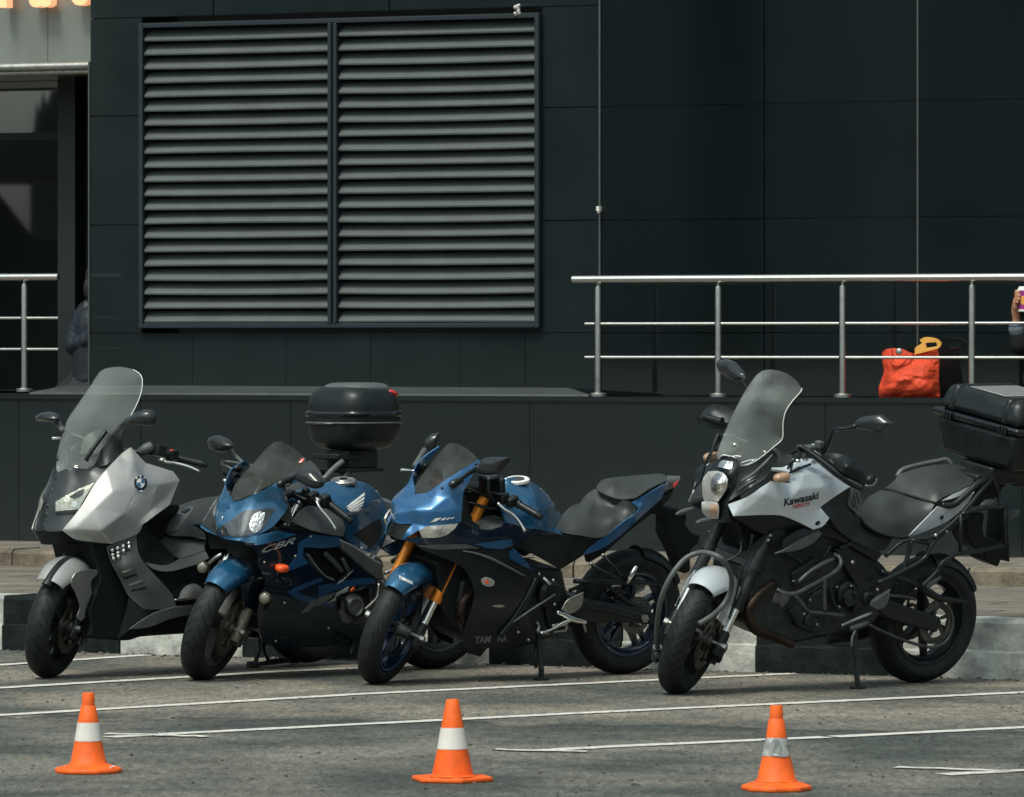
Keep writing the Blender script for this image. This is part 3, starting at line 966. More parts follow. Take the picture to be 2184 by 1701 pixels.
for c0, c1 in ((lx0 + fw + .002, am0 - .002), (am1 + .002, lx1 - fw - .002)):
    for k in range(NB):
        zt = bz0 + pitch * (k + 1) - .008; zb = bz0 + pitch * k + .004
        mb = MB(); n = 6; vs = []; fs = []
        prof = [(OW + .040, zt), (OW - .028, zb + .016), (OW - .032, zb + .011), (OW - .030, zb + .001), (OW - .024, zb - .0005), (OW - .018, zb + .008), (OW + .042, zt - .004)]
        sag = random.uniform(-.003, .006); zt += random.uniform(-.004, .003); zb += random.uniform(-.0025, .0025)
        for j in range(n + 1):
            t = j / n; s_ = -4 * t * (1 - t) * sag
            for (o_, z_) in prof: vs.append(bp(c0 + (c1 - c0) * t, o_, z_ + s_))
        kk = len(prof)
        for j in range(n):
            for q in range(kk): fs.append((j * kk + q, j * kk + (q + 1) % kk, (j + 1) * kk + (q + 1) % kk, (j + 1) * kk + q))
        fs += [tuple(range(kk)), tuple(n * kk + q for q in range(kk))]
        mb.add(vs, fs)
        rel(mb, lroot).build('blade', M['louvre'], lroot, 20)
mb = MB(); bbox(mb, lx0 + .03, lx1 - .03, OW + .235, OW + .245, lz0 + .03, lz1 - .03)
rel(mb, lroot).build('backing', M['frame_blue'], lroot, False)

# ---- left recess: canopy fascia, column, shop glazing
OG = 1.6
canopy = empty('shop_canopy', Mx.Translation(bp(along(wl(90, .6)), .6, zz(150, 90, .6))), label='pale metal canopy band above the shop window at the upper left', cat='canopy')
zc0, zc1 = zz(139, 95, .62), ztop
acut = along(wl(97, .62))
mb = MB(); cw0, cw1 = -4.0, aw0 - .016
ac = along(wl(102, .62))
for p, q in ((cw0, ac - 1.3), (ac - 1.3, ac), (ac, cw1)):
    bbox(mb, p + .002, q - .002, .62, .66, zc0, ztop)
bbox(mb, cw0, cw1, .661, 2.4, zc0 + .03, ztop)
rel(mb, canopy).build('fascia', M['fascia'], canopy, False)
mb = MB()
for r_, dz, do in ((.028, .0, 0), (.02, -.035, .02)):
    c0_ = bp(cw0, .62 + do, zc0 + dz - .012); c1_ = bp(cw1, .62 + do, zc0 + dz - .012); mb.cyl(c0_, c1_, r_, 14)
bbox(mb, cw0, cw1, .63, 2.4, zc0 - .05, zc0 - .002)
rel(mb, canopy).build('lower_rail', M['alu'], canopy, 40)
# lit shop letters: only their feet show below the top of the photo
lit = mat('lit_letter', (.9, .45, .22), .4, emit=(1.0, .46, .24, .60))
def lett(name, txt, px_right, foot_py, scale_h, label):
    tv, tf = text_mesh(txt, 0, 1, .03)
    h_ = max(v[1] for v in tv if True); w_ = max(v[0] for v in tv)
    base = wp(px_right, foot_py, .5); k = scale_h
    vs, fs = [], []
    for d in (0, .08):
        for x, y in tv:
            q = PA + U * (along(base) + (x - w_) * k) + BK * (.5 + d); vs.append((q.x, q.y, base.z + y * k))
    n = len(tv)
    fs = [tuple(f) for f in tf] + [tuple(i + n for i in reversed(f)) for f in tf]
    ed = {}
    for f in tf:
        for i in range(3): ed[(f[i], f[(i + 1) % 3])] = 1
    for (a, b) in list(ed):
        if (b, a) not in ed: fs.append((a, b, b + n, a + n))
    o = mesh_obj(name, vs, fs, lit, None, False)
    return tag(o, label, 'sign letter', 'lit letters of the shop sign')
lett('sign_letter', 'l', 14, 12.5, .36, 'glowing orange sign letter cut off by the left top corner of the photo')
lett('sign_letter', 'a', 108, 10.5, .36, 'wide glowing orange sign letter above the seam of the canopy band')
lett('sign_letter', 'o', 189, 8.5, .24, 'glowing orange sign letter nearest the dark granite wall')
# column
cr = empty('steel_column', Mx.Translation(bp(along(wl(150, 1.2)), 1.2, .42)), label='near black square column between the shop window and the granite wall', cat='column')
mb = MB(); c0, c1 = along(wl(122.5, 1.15)), along(wl(160, 1.15))
bbox(mb, c0, c1, 1.15, 1.45, .42, zc0 + .2)
rel(mb, cr).build('shaft', M['column'], cr, False, .004)
mb = MB(); bbox(mb, c1 + .001, c1 + .13, 1.28, 1.44, .42, zc0 + .2)
rel(mb, cr).build('side_frame', M['black_matt'], cr, False, .004)
# glazing with a dim interior behind it
gl = empty('shop_window', Mx.Translation(bp(along(wl(60, OG)), OG, .42)), label='tall shop window left of the dark column showing a dim interior and a mirrored sloping edge', cat='window')
mb = MB(); bbox(mb, -4, aw0 + .6, OG, OG + .012, .43, zc0 + .1)
sg = mat('shop_glass', (.10, .12, .11), .02, tr=1., ior=1.5)
t_ = sg.node_tree; gy = t_.nodes.new('ShaderNodeBsdfGlossy'); gy.inputs['Roughness'].default_value = .015; mx_ = t_.nodes.new('ShaderNodeMixShader'); mx_.inputs[0].default_value = .35
lnk(t_, t_.nodes['Principled BSDF'].outputs[0], mx_.inputs[1]); lnk(t_, gy.outputs[0], mx_.inputs[2]); lnk(t_, mx_.outputs[0], t_.nodes['Material Output'].inputs[0])
rel(mb, gl).build('pane', sg, gl, False)
mb = MB()
for py in (152, 290):
    zq = zz(py, 60, OG - .03); bbox(mb, -4, c0 - .001, OG - .05, OG - .001, zq - .02, zq + .02)
bbox(mb, -4, c0 - .001, OG - .05, OG - .001, zc0 - .05, zc0 + .04)
rel(mb, gl).build('frame', M['column'], gl, False)
# what stands inside the shop
inn = mat('interior_wall', (.16, .19, .17), .7, var=.25, vs=1.5)
mb = MB(); bbox(mb, -9, aw0 + 2.5, OG + 4.5, OG + 4.6, .42, ztop + 1)
rel(mb, gl).build('back_wall', inn, gl, False)
mb = MB(); bbox(mb, -9, aw0 + 2.5, .63, OG + 4.6, ztop + .35, ztop + .45)
rel(mb, gl).build('ceiling', M['column'], gl, False)
br_ = mat('interior_wood', (.055, .036, .026), .6, var=.3, vs=4)
def ip(px, py, off): return wp(px, py, off)

# ---- unseen blocks, added and toned for the polished wall, glass and paintwork to mirror
def refl(px, py, off, dist):
    w_ = wp(px, py, off); d = ray(px, py).normalized()
    r_ = d - N * 2 * d.dot(N)
    return w_ + r_ * dist
far = MB()
def block(px0, px1, py0, py1, off, dist, th_=3.0, poly=None):
    pts = poly or [(px0, py0), (px1, py0), (px1, py1), (px0, py1)]
    P = [refl(x, y, off, dist) for x, y in pts]; n = len(P)
    r_ = (refl(px0 or 60, 700, off, 10) - refl(px0 or 60, 700, off, 0)).normalized(); r_.z = 0
    far.add(P + [p + r_ * th_ for p in P], [tuple(range(n)), tuple(range(2 * n - 1, n - 1, -1))] + [(i, i + n, (i + 1) % n + n, (i + 1) % n) for i in range(n)])
block(-700, 192, 290, 376, OG, 70, 6)                                    # slab added to mirror as a dark band in the glass
block(-700, 0, 0, 0, OG, 74, 4, [(-700, 380), (-60, 380), (0, 415), (75, 512), (192, 516), (192, 900), (-700, 900)])  # outline shaped to mirror as a sloping edge in the shop glass
block(64, 192, 372, 516, OG, 90, 4)
block(0, 0, 0, 0, OG, 80, 1, [(70, 292), (78, 215), (84, 240), (92, 190), (100, 225), (112, 180), (192, 190), (192, 292)])
struct('reflection_blocks', far, mat('mirrored_block', (.055, .060, .058), .8, var=.3, vs=.3), smooth=False)
far = MB(); block(192, 1470, -700, 790, OW, 62, 4)
block(1630, 1800, -700, 790, OW, 60, 3); block(1957, 2900, -700, 790, OW, 64, 3)  # block tones and widths set the reflected bands on the wall
struct('reflection_blocks', far, mat('mirrored_block_light', (.34, .40, .40), .8, var=.3, vs=.25), smooth=False)
far = MB(); block(1470, 1630, -700, 790, OW, 62, 3)
struct('reflection_blocks', far, mat('mirrored_block_dark', (.015, .018, .018), .8), smooth=False)
far = MB(); block(1800, 1957, -700, 790, OW, 61, 3)
struct('reflection_blocks', far, mat('mirrored_block_pale', (.62, .66, .66), .8, var=.2, vs=.3), smooth=False)
far = MB()
for k in range(26):                                                      # unseen boxes added all round for a dark horizon in the paintwork
    a = R(-172 + k * 13.2 + random.uniform(-3, 3)); d_ = random.uniform(85, 130)
    if abs(a) < R(24) or R(-152) < a < R(-92): continue
    h_ = random.uniform(5, 15); c_ = V((sin(a) * d_, cos(a) * d_, h_ / 2 - .5)); far.box(c_, (random.uniform(14, 26), 8, h_), Mx.Rotation(-a, 3, 'Z'))
struct('reflection_blocks', far, mat('mirrored_block_ring', (.10, .10, .09), .8, var=.4, vs=.2), smooth=False)

# ---- stainless railings
def railing(xs_post, px0, px1, py_top, py_mid, off, zfoot, label, top_ext=0, endr=True):
    root = empty('railing', Mx.Translation(bp(along(wl(xs_post[0], off)), off, zfoot)), label=label, cat='railing', group='stainless steel railings on the podium')
    zt = [wp(px, py, off).z for px, py in py_top]; zt = sum(zt) / len(zt)
    a0, a1 = along(wl(px0, off)), along(wl(px1, off))
    mb = MB(); mb.cyl(bp(a0, off, zt), bp(a1, off, zt), .0235, 20); rel(mb, root).build('handrail', M['steel'], root, 40)
    pa = [along(wl(x, off)) for x in xs_post]
    for a in pa:
        mb = MB(); mb.lathe(bp(a, off, zfoot), (0, 0, 1), [(1e-4, .0), (.019, .0), (.019, zt - zfoot - .06), (.016, zt - zfoot - .045), (.008, zt - zfoot - .042), (.008, zt - zfoot - .015), (1e-4, zt - zfoot - .015)], 16, closed=False)
        rel(mb, root).build('post', M['steel_post'], root, 50)
        mb = MB(); mb.lathe(bp(a, off, zfoot), (0, 0, 1), [(1e-4, 0), (.052, 0), (.052, .016), (.047, .021), (.022, .021), (.022, .03), (1e-4, .03)], 20, closed=False)
        rel(mb, root).build('base_plate', M['steel_post'], root, 40)
    for py in py_mid:
        zm = sum(wp(px, q, off).z for px, q in py) / len(py)
        ends = [along(wl(px0 + top_ext, off))] + pa + [a1]
        for i, (p, q) in enumerate(zip(ends, ends[1:])):
            p_ = p + (.021 if i else 0); q_ = q - (.021 if i < len(ends) - 2 else 0)
            if q_ - p_ < .02: continue
            mb = MB(); mb.cyl(bp(p_, off, zm), bp(q_, off, zm), .0095, 10); rel(mb, root).build('crossbar', M['steel'], root, 40)
    return root
railing([1275.5, 1532, 1797, 2073, 2365], 1222, 2480, [(1222, 597.5), (2184, 590.5)], [[(1300, 692), (2100, 689)], [(1300, 763), (2100, 763)]], .06, Z_POD + .001, 'long stainless railing on the right with a red bag behind it', 26)
railing([-190, 52], -330, 125, [(60, 591.5)], [[(60, 679)], [(60, 745.5)]], .08, Z_POD + .016, 'short stainless railing in front of the shop window at the left edge', 0)
# ================================================================ motorcycle running gear
def tyre_mat(kind):
    m = bpy.data.materials.new('tyre_rubber'); m.use_nodes = True
    t = m.node_tree; b = t.nodes['Principled BSDF']
    b.inputs['Roughness'].default_value = .62; b.inputs['Specular IOR Level'].default_value = .28
    uv = t.nodes.new('ShaderNodeUVMap'); uv.uv_map = 'UVMap'
    sx = t.nodes.new('ShaderNodeSeparateXYZ'); lnk(t, uv.outputs[0], sx.inputs[0])
    def mth(op, a, b_=None, c=None):
        n = t.nodes.new('ShaderNodeMath'); n.operation = op
        for i, q in enumerate((a, b_, c)):
            if q is None: continue
            if isinstance(q, (int, float)): n.inputs[i].default_value = q
            else: lnk(t, q, n.inputs[i])
        return n.outputs[0]
    u, v = sx.outputs[0], sx.outputs[1]           # u: turns round the wheel, v: -1..1 across the tread
    av = mth('ABSOLUTE', v)
    sl_ = {'a': .55, 'b': 1.1, 'c': -.6}[kind]; nn = {'a': 30, 'b': 26, 'c': 34}[kind]
    ph = mth('ADD', mth('MULTIPLY', u, nn), mth('MULTIPLY', av, sl_ * 3))
    side = mth('MULTIPLY', mth('GREATER_THAN', v, 0), .5)
    fr_ = mth('FRACT', mth('ADD', ph, side))
    groove = mth('LESS_THAN', mth('ABSOLUTE', mth('SUBTRACT', fr_, .5)), .085)
    band = mth('MULTIPLY', mth('GREATER_THAN', av, .10), mth('LESS_THAN', av, .80))
    gv = mth('MULTIPLY', groove, band)
    nz = t.nodes.new('ShaderNodeTexNoise'); nz.inputs['Scale'].default_value = 30; nz.inputs['Detail'].default_value = 6
    tc = t.nodes.new('ShaderNodeTexCoord'); lnk(t, tc.outputs['Object'], nz.inputs['Vector'])
    r = t.nodes.new('ShaderNodeValToRGB'); r.color_ramp.elements[0].position = .3; r.color_ramp.elements[1].position = .7
    r.color_ramp.elements[0].color = (.007, .0095, .0095, 1); r.color_ramp.elements[1].color = (.018, .022, .021, 1); lnk(t, nz.outputs[0], r.inputs[0])
    mx = t.nodes.new('ShaderNodeMix'); mx.data_type = 'RGBA'; lnk(t, gv, mx.inputs[0]); lnk(t, r.outputs[0], mx.inputs[6]); mx.inputs[7].default_value = (.0015, .002, .002, 1)
    lnk(t, mx.outputs[2], b.inputs['Base Color'])
    bp_ = t.nodes.new('ShaderNodeBump'); bp_.inputs['Strength'].default_value = 1; bp_.inputs['Distance'].default_value = .006
    lnk(t, mth('SUBTRACT', 1., gv), bp_.inputs['Height']); lnk(t, bp_.outputs[0], b.inputs['Normal'])
    return m
TYRE = {k: tyre_mat(k) for k in 'abc'}

def wheel(bk, fr, c, Rw, tw, rr, m_rim, kind='a', ns=5, double=True, disc=0, disc_side=(1,), hubw=.09, sprocket=0, name='wheel', spoke_w=.030, sweep=.0, stripe=None):
    c = V(c); T = lambda v: fr.pre @ (c + V(v))
    Y = fr.pre.to_3x3() @ V((0, 1, 0))
    rot0 = .35
    hub = MB(); hub.lathe(fr.pre @ c - Y * hubw, Y, [(1e-4, 0), (.032, 0), (.034, hubw * .6), (.045, hubw * .75), (.045, hubw * 1.25), (.034, hubw * 1.4), (.032, hubw * 2), (1e-4, hubw * 2)], 20, closed=False)
    ax = hub.build(name, M['alu_dark'], bk.root, 40)
    # tyre: rounded tread, sidewall, bead
    n, prof = 96, []
    H = Rw - rr
    K = 22
    pts = []
    for i in range(K + 1):
        a = -1.22 + 2.44 * i / K
        pts.append((Rw - tw * .36 * (1 - cos(a * 1.0)) * 1.35, tw / 2 * sin(a) / sin(1.22), a / 1.22))
    side = [(rr + H * .45, tw * .505, 1.25), (rr + H * .18, tw * .44, 1.5), (rr + .004, tw * .37, 1.8), (rr - .008, tw * .33, 1.9)]
    prof = [(r, -y, -v) for r, y, v in reversed(side)] + pts + side
    vs, fs, uv = [], [], []
    k = len(prof)
    for i in range(n + 1):
        a = 2 * pi * i / n
        for r, y, v in prof: vs.append(T((cos(a) * r, y, sin(a) * r))); uv.append((i / n, v))
    for i in range(n):
        for q in range(k - 1): fs.append((i * k + q, i * k + q + 1, (i + 1) * k + q + 1, (i + 1) * k + q))
    mesh_obj('tyre', vs, fs, TYRE[kind], ax, True, uv)
    # rim and spokes in one casting
    rb = MB(T)
    w2 = tw * .34
    rb.lathe((0, 0, 0), (0, 1, 0), [(rr + .002, -w2 - .006), (rr - .012, -w2 - .004), (rr - .016, -w2 * .8), (rr - .034, -w2 * .4), (rr - .036, w2 * .4), (rr - .016, w2 * .8), (rr - .012, w2 + .004), (rr + .002, w2 + .006), (rr - .004, w2 * .8), (rr - .02, w2 * .4), (rr - .02, -w2 * .4), (rr - .004, -w2 * .8)], 64)
    for i in range(ns):
        a = rot0 + 2 * pi * i / ns
        for dd in ((-.5, .5) if double else (0,)):
            ai = a + dd * .55; ao = a + dd * .30 + sweep
            p = V((cos(ai) * .035, 0, sin(ai) * .035)); q = V((cos(ao) * (rr - .026), 0, sin(ao) * (rr - .026)))
            mid = (p + q) / 2; d = (q - p); L = d.length; d.normalize()
            s_ = V((-d.z, 0, d.x)); wA, wB = spoke_w * .62, spoke_w * .42; tA, tB = .026, .016
            vs = []
            for base, ww, tt in ((p, wA, tA), (q, wB, tB)):
                for sg, yy in ((-1, -1), (1, -1), (1, 1), (-1, 1)): vs.append(base + s_ * ww * sg * (.72 if yy == 1 else 1) + V((0, yy * tt, 0)))
            rb.add(vs, [(3, 2, 1, 0), (4, 5, 6, 7), (0, 1, 5, 4), (1, 2, 6, 5), (2, 3, 7, 6), (3, 0, 4, 7)])
    rb.build('rim', m_rim, ax, 35, .003)
    if stripe:
        sb = MB(T); sb.lathe((0, 0, 0), (0, 1, 0), [(rr - .0115, w2 + .0045), (rr - .002, w2 + .0065), (rr - .002, w2 + .0080), (rr - .0115, w2 + .0060)], 64)
        sb.build('rim_stripe', stripe, ax, True)
    if disc:
        for sd in disc_side:
            y = sd * (tw * .5 + .012)
            db = MB(T)
            db.lathe((0, y, 0), (0, 1, 0), [(disc, -.0025), (disc, .0025), (disc - .042, .0025), (disc - .042, -.0025)], 48)
            for i in range(24):
                for q in (0, 1):
                    a = 2 * pi * (i + q * .5) / 24; r_ = disc - .012 - q * .017
                    db.lathe((cos(a) * r_, y + .0026 * sd, sin(a) * r_), (0, 1, 0), [(1e-4, 0), (.0035, 0), (.0035, .0012 * sd), (1e-4, .0012 * sd)], 6, closed=False)
            for i in range(6):
                a = 2 * pi * i / 6
                p = V((cos(a) * .05, y, sin(a) * .05)); q = V((cos(a + .25) * (disc - .045), y, sin(a + .25) * (disc - .045)))
                db.tube([p, q], .008, 6, 0)
                db.lathe(q, (0, 1, 0), [(1e-4, -.005), (.009, -.005), (.009, .005), (1e-4, .005)], 10, closed=False)
            db.lathe((0, y, 0), (0, 1, 0), [(.058, -.004), (.058, .004), (.04, .004), (.04, -.004)], 24)
            db.build('brake_disc', M['disc'], ax, 35)
    if sprocket:
        y = tw * .5 + .018
        sb = MB(T)
        nt_ = 42; vs = []
        for i in range(nt_ * 2):
            a = pi * i / nt_; r_ = sprocket + (.006 if i % 2 else -.002); vs.append((cos(a) * r_, y, sin(a) * r_))
        for i in range(nt_ * 2):
            a = pi * i / nt_; vs.append((cos(a) * sprocket * .72, y, sin(a) * sprocket * .72))
        m_ = nt_ * 2; vs += [(v[0], v[1] - .006, v[2]) for v in vs]
        fs = []
        for i in range(m_):
            j = (i + 1) % m_
            fs += [(i, j, m_ + j, m_ + i), (2 * m_ + j, 2 * m_ + i, 3 * m_ + i, 3 * m_ + j), (i, 2 * m_ + i, 2 * m_ + j, j), (m_ + i, m_ + j, 3 * m_ + j, 3 * m_ + i)]
        sb.add(vs, fs)
        for i in range(5):
            a = 2 * pi * i / 5; sb.tube([(cos(a) * .04, y - .003, sin(a) * .04), (cos(a + .2) * sprocket * .75, y - .003, sin(a + .2) * sprocket * .75)], .009, 6, 0)
        sb.build('sprocket', M['alu_dark'], ax, 30)
    return ax

def fork(bk, lat, top, slider_r=.028, tube_r=.021, m_tube=None, m_slider=None, usd=False, split=.30, fwd=.03, name='fork_leg', low=.0, mud=None):
    """both fork legs, parallel to the steering axis; the axle sits fwd in front of them at the bottom"""
    fr = bk.sf; a = bk.axdir
    base = bk.axle - V((cos(bk.rake), 0, sin(bk.rake))) * fwd * .6
    for sd in (1, -1):
        p0 = base + V((0, lat * sd, 0)) - a * .02
        p1 = p0 + a * split; p2 = p0 + a * top
        mb = MB(lambda v: fr.pre @ v)
        if usd:
            mb.cyl(p0, p1, tube_r, 16)
            o = mb.build(name, M['chrome'], bk.root, 40)
            m2 = MB(lambda v: fr.pre @ v); m2.cyl(p1 - a * .012, p2, slider_r, 20); m2.lathe(p1 - a * .03, a, [(slider_r * .8, 0), (slider_r * 1.12, 0), (slider_r * 1.12, .03), (slider_r * .8, .03)], 20)
            m2.build('fork_tube', m_tube or M['gold'], o, 40)
            m3 = MB(lambda v: fr.pre @ v); m3.lathe(p0 - a * .03, a, [(1e-4, 0), (slider_r * .9, 0), (slider_r * 1.05, .03), (slider_r * .9, .11), (tube_r, .12), (1e-4, .12)], 16, closed=False)
            m3.build('fork_foot', m_slider or M['black'], o, 40)
        else:
            mb.lathe(p0 - a * .035, a, [(1e-4, 0), (slider_r * .8, .002), (slider_r * 1.05, .03), (slider_r * .92, .07), (slider_r * .92, split), (slider_r * 1.12, split + .01), (slider_r * 1.1, split + .035), (tube_r, split + .036), (1e-4, split + .037)], 20, closed=False)
            o = mb.build(name, m_slider or M['alu_dark'], bk.root, 40)
            m2 = MB(lambda v: fr.pre @ v); m2.cyl(p1, p2, tube_r, 16)
            m2.build('fork_tube', m_tube or M['chrome'], o, 40)
    mb = MB(lambda v: fr.pre @ v)
    mb.cyl(bk.axle + V((0, -lat - .035, 0)), bk.axle + V((0, lat + .035, 0)), .011, 12)
    for sd in (1, -1): mb.cyl(bk.axle + V((0, sd * (lat + .02), 0)), bk.axle + V((0, sd * (lat + .04), 0)), .017, 6)
    mb.build('axle', M['alu'], bk.root, 35)

def yoke(bk, lat, h, name='triple_clamp', m=None):
    fr = bk.sf; a = bk.axdir; base = bk.axle - V((cos(bk.rake), 0, sin(bk.rake))) * .02 + a * h
    mb = MB(lambda v: fr.pre @ v)
    rot = Mx.Rotation(-bk.rake, 3, 'Y')
    mb.box(base - V((.02, 0, .01)), (.07, lat * 2 + .07, .035), rot)
    for sd in (1, -1): mb.cyl(base + V((0, sd * lat, 0)) - a * .022, base + V((0, sd * lat, 0)) + a * .022, .038, 16)
    mb.build(name, m or M['black'], bk.root, 35, .004)

def caliper(bk, side, lat, ang, r, m=None, name='brake_caliper', fr=None, c=None):
    fr = fr or bk.sf; c = c or bk.axle
    mb = MB(lambda v: fr.pre @ v)
    p = c + V((cos(ang) * r, lat * side, sin(ang) * r)); rot = Mx.Rotation(-ang, 3, 'Y')
    mb.box(p, (.055, .05, .12), rot); mb.box(p + rot @ V((.01, .02 * side, 0)), (.045, .035, .085), rot)
    for q in (-.028, .028): mb.cyl(p + rot @ V((.004, .03 * side, q)), p + rot @ V((.004, .044 * side, q)), .015, 12)
    mb.build(name, m or M['alu_dark'], bk.root, 35, .004)

def fender(bk, fr, c, Rf, hw, a0, a1, m, name='front_fender', side_drop=.10, tip=.0, th=.004, drops=None, flat=.55, lip=None, n=40, k=14):
    """mudguard wrapped round the tyre: a0..a1 angle range (0 = forward, 90 = up)"""
    T = lambda v: fr.pre @ (V(c) + V(v))
    vs, fs = [], []
    for i in range(n + 1):
        t = i / n; a = R(a0 + (a1 - a0) * t)
        w_ = hw * (drops(t)[0] if drops else 1); dr = side_drop * (drops(t)[1] if drops else 1); Rr = Rf * (drops(t)[2] if drops and len(drops(t)) > 2 else 1)
        for j in range(k + 1):
            s_ = -1 + 2 * j / k
            # crown then side skirt
            x = abs(s_); sg = 1 if s_ >= 0 else -1
            if x < flat:
                y = w_ * .82 * (x / flat); r_ = Rr - w_ * .30 * (x / flat) ** 2
            else:
                u = (x - flat) / (1 - flat); y = w_ * (.82 + .18 * sin(u * pi / 2)); r_ = Rr - w_ * .30 - dr * u
            vs.append(T((cos(a) * r_, sg * y, sin(a) * r_)))
    for i in range(n):
        for j in range(k): fs.append((i * (k + 1) + j, i * (k + 1) + j + 1, (i + 1) * (k + 1) + j + 1, (i + 1) * (k + 1) + j))
    out = fr.pre.to_3x3() @ V((cos(R((a0 + a1) / 2)), 0, sin(R((a0 + a1) / 2))))
    o = shell(name, vs, fs, m, bk.root, th, out)
    bk.bvh[name] = BVHTree.FromPolygons([bk.mx @ v for v in vs], fs)
    return o

def grip(bk, p, q, r=.0165, m=None, name='hand_grip', barend=True, fr=None):
    fr = fr or bk.sf
    mb = MB()
    p, q = V(p), V(q); L = (q - p).length
    prof = [(1e-4, 0), (r * 1.25, 0), (r * 1.25, .006)]
    for i in range(12):
        h = .008 + (L - .016) * i / 11; prof += [(r, h), (r * 1.05, h + (L - .016) / 24)]
    prof += [(r * 1.2, L - .004), (r * 1.2, L), (1e-4, L)]
    mb.lathe(p, q - p, prof, 14, closed=False)
    if barend: mb.lathe(q, q - p, [(1e-4, 0), (r * .95, .002), (r * .95, .025), (r * .7, .03), (1e-4, .031)], 14, closed=False)
    return mb.build(name, m or M['black'], bk.root, 50)

def stand(bk, tile, txt, r=.014, foot=True, name='side_stand', m=None):
    P = bk.fr.L(tile, txt)
    # drop the foot to the road
    foot_p = P[-1]
    mb = MB(); mb.tube(P, r, 8, 0)
    if foot:
        g = bk.mx.inverted() @ V((*(bk.mx @ foot_p).xy, .008))
        up = bk.mx.inverted().to_3x3() @ V((0, 0, 1))
        mb.lathe(g - up * .007, up, [(1e-4, 0), (.038, 0), (.038, .010), (1e-4, .012)], 16, closed=False)
        mb.tube([foot_p, g], r, 8, 0)
    return mb.build(name, m or M['black'], bk.root, 40)

def mirror_head(bk, tile, outl, lat, thick, m=None, name='mirror', fr=None, parent=None, yaw=0.0, glass=True, dome=1.0):
    """mirror shell: the outline lies on an upright plane across the bike, the domed back points forward"""
    fr = fr or bk.fr
    out = curve2([(*c[:2], 0, c[-1]) for c in parse(outl)], 5)
    cx = sum(p[0] for p in out) / len(out); cy = sum(p[1] for p in out) / len(out)
    c = fr.p(tile, cx, cy, lat)
    rot = fr.pre.to_3x3() @ Mx.Rotation(yaw, 3, 'Z')
    nrm = rot @ V((1, 0, 0))
    o = bk.mx.inverted() @ V((0, 0, CAM_H)); B3 = bk.mx.inverted().to_3x3()
    P = []
    for p in out:
        d = B3 @ ray(*d4(tile, p[0], p[1])); t = (c - o).dot(nrm) / d.dot(nrm); P.append(o + d * t)
    n = len(P); vs, fs = [], []
    for s_, h in [(.97, 0), (1.0, .1), (.98, .35), (.88, .68), (.64, .92), (.3, 1.0)]:
        for p in P: vs.append(c + (p - c) * s_ + nrm * thick * h)
    for r_ in range(5):
        for i in range(n):
            j = (i + 1) % n; fs.append((r_ * n + i, r_ * n + j, (r_ + 1) * n + j, (r_ + 1) * n + i))
    fs.append(tuple(5 * n + i for i in range(n))); fs.append(tuple(reversed(range(n))))
    mb = MB(); mb.add(vs, fs)
    ob = mb.build(name, m or M['dark_grey'], parent or bk.root, 50)
    if glass:
        mb = MB(); vs = [c + (p - c) * .88 - nrm * .0015 for p in P] + [c + (p - c) * .88 + nrm * .002 for p in P]
        mb.add(vs, [tuple(reversed(range(n))), tuple(range(n, 2 * n))] + [(i, (i + 1) % n, (i + 1) % n + n, i + n) for i in range(n)])
        mb.build('mirror_glass', M['chrome'], ob, 30)
    return ob

def mir(o, label=None):
    """the same piece on the other side of the bike"""
    me = o.data.copy(); c = bpy.data.objects.new(o.name.split('.')[0], me); COL.objects.link(c); c.parent = o.parent
    bm = bmesh.new(); bm.from_mesh(me)
    for v in bm.verts: v.co.y = -v.co.y
    bmesh.ops.reverse_faces(bm, faces=bm.faces); bm.to_mesh(me); bm.free()
    if label: c['label'] = label
    return c

def blob(bk, name, m, tile, x, y, lat, r, fr=None, e=1., rot=None, parent=None):
    fr = fr or bk.fr
    mb = MB(); mb.ell(fr.p(tile, x, y, lat), r, rot, e, 16)
    return mb.build(name, m, parent or bk.root, True)

def box_at(bk, name, m, tile, x, y, lat, d, rot=None, bevel=.004, fr=None, parent=None):
    fr = fr or bk.fr
    mb = MB(); rr = fr.pre.to_3x3(); mb.box(fr.p(tile, x, y, lat), d, rr @ rot if rot else rr)
    return mb.build(name, m, parent or bk.root, 30, bevel)

def lamp(bk, name, tile, x, y, lat, r, depth, fr=None, shell_m=None, lens_m=None, dirv=(1, 0, 0), bulb=None):
    """round lamp: shell, rim, reflector and lens"""
    fr = fr or bk.fr
    c = fr.p(tile, x, y, lat); d = (fr.pre.to_3x3() @ V(dirv)).normalized()
    mb = MB(); mb.lathe(c - d * depth, d, [(1e-4, 0), (r * .5, .0), (r * .85, depth * .35), (r, depth * .7), (r, depth), (r * .93, depth + .004), (r * .86, depth), (r * .5, depth * .5), (1e-4, depth * .45)], 24, closed=False)
    o = mb.build(name, shell_m or M['alu_dark'], bk.root, 40)
    mb = MB(); mb.lathe(c - d * .002, d, [(r * .86, 0), (r * .7, .005), (r * .4, .009), (1e-4, .011)], 24, closed=False); mb.lathe(c - d * .004, -d, [(r * .84, 0), (r * .55, .012), (1e-4, .016)], 24, closed=False)
    mb.build('lens', lens_m or M['reflector'], o, True)
    return o

def circle(cx, cy, rx, ry, n=28, rot=0., a0=0, a1=2 * pi, centre=False):
    k = n if abs(a1 - a0 - 2 * pi) < 1e-6 else n + 1
    out = []
    for i in range(k):
        a = a0 + (a1 - a0) * i / n
        x, y = rx * cos(a), ry * sin(a); out.append((cx + x * cos(rot) - y * sin(rot), cy + x * sin(rot) + y * cos(rot)))
    if centre: out.append((cx, cy))
    return out

def bars_from(bk, fr, pts, r=.011, name='handlebar', m=None):
    mb = MB(); mb.tube([fr.pre @ V(p) for p in pts], r, 10, 4)
    return mb.build(name, m or M['black'], bk.root, True)
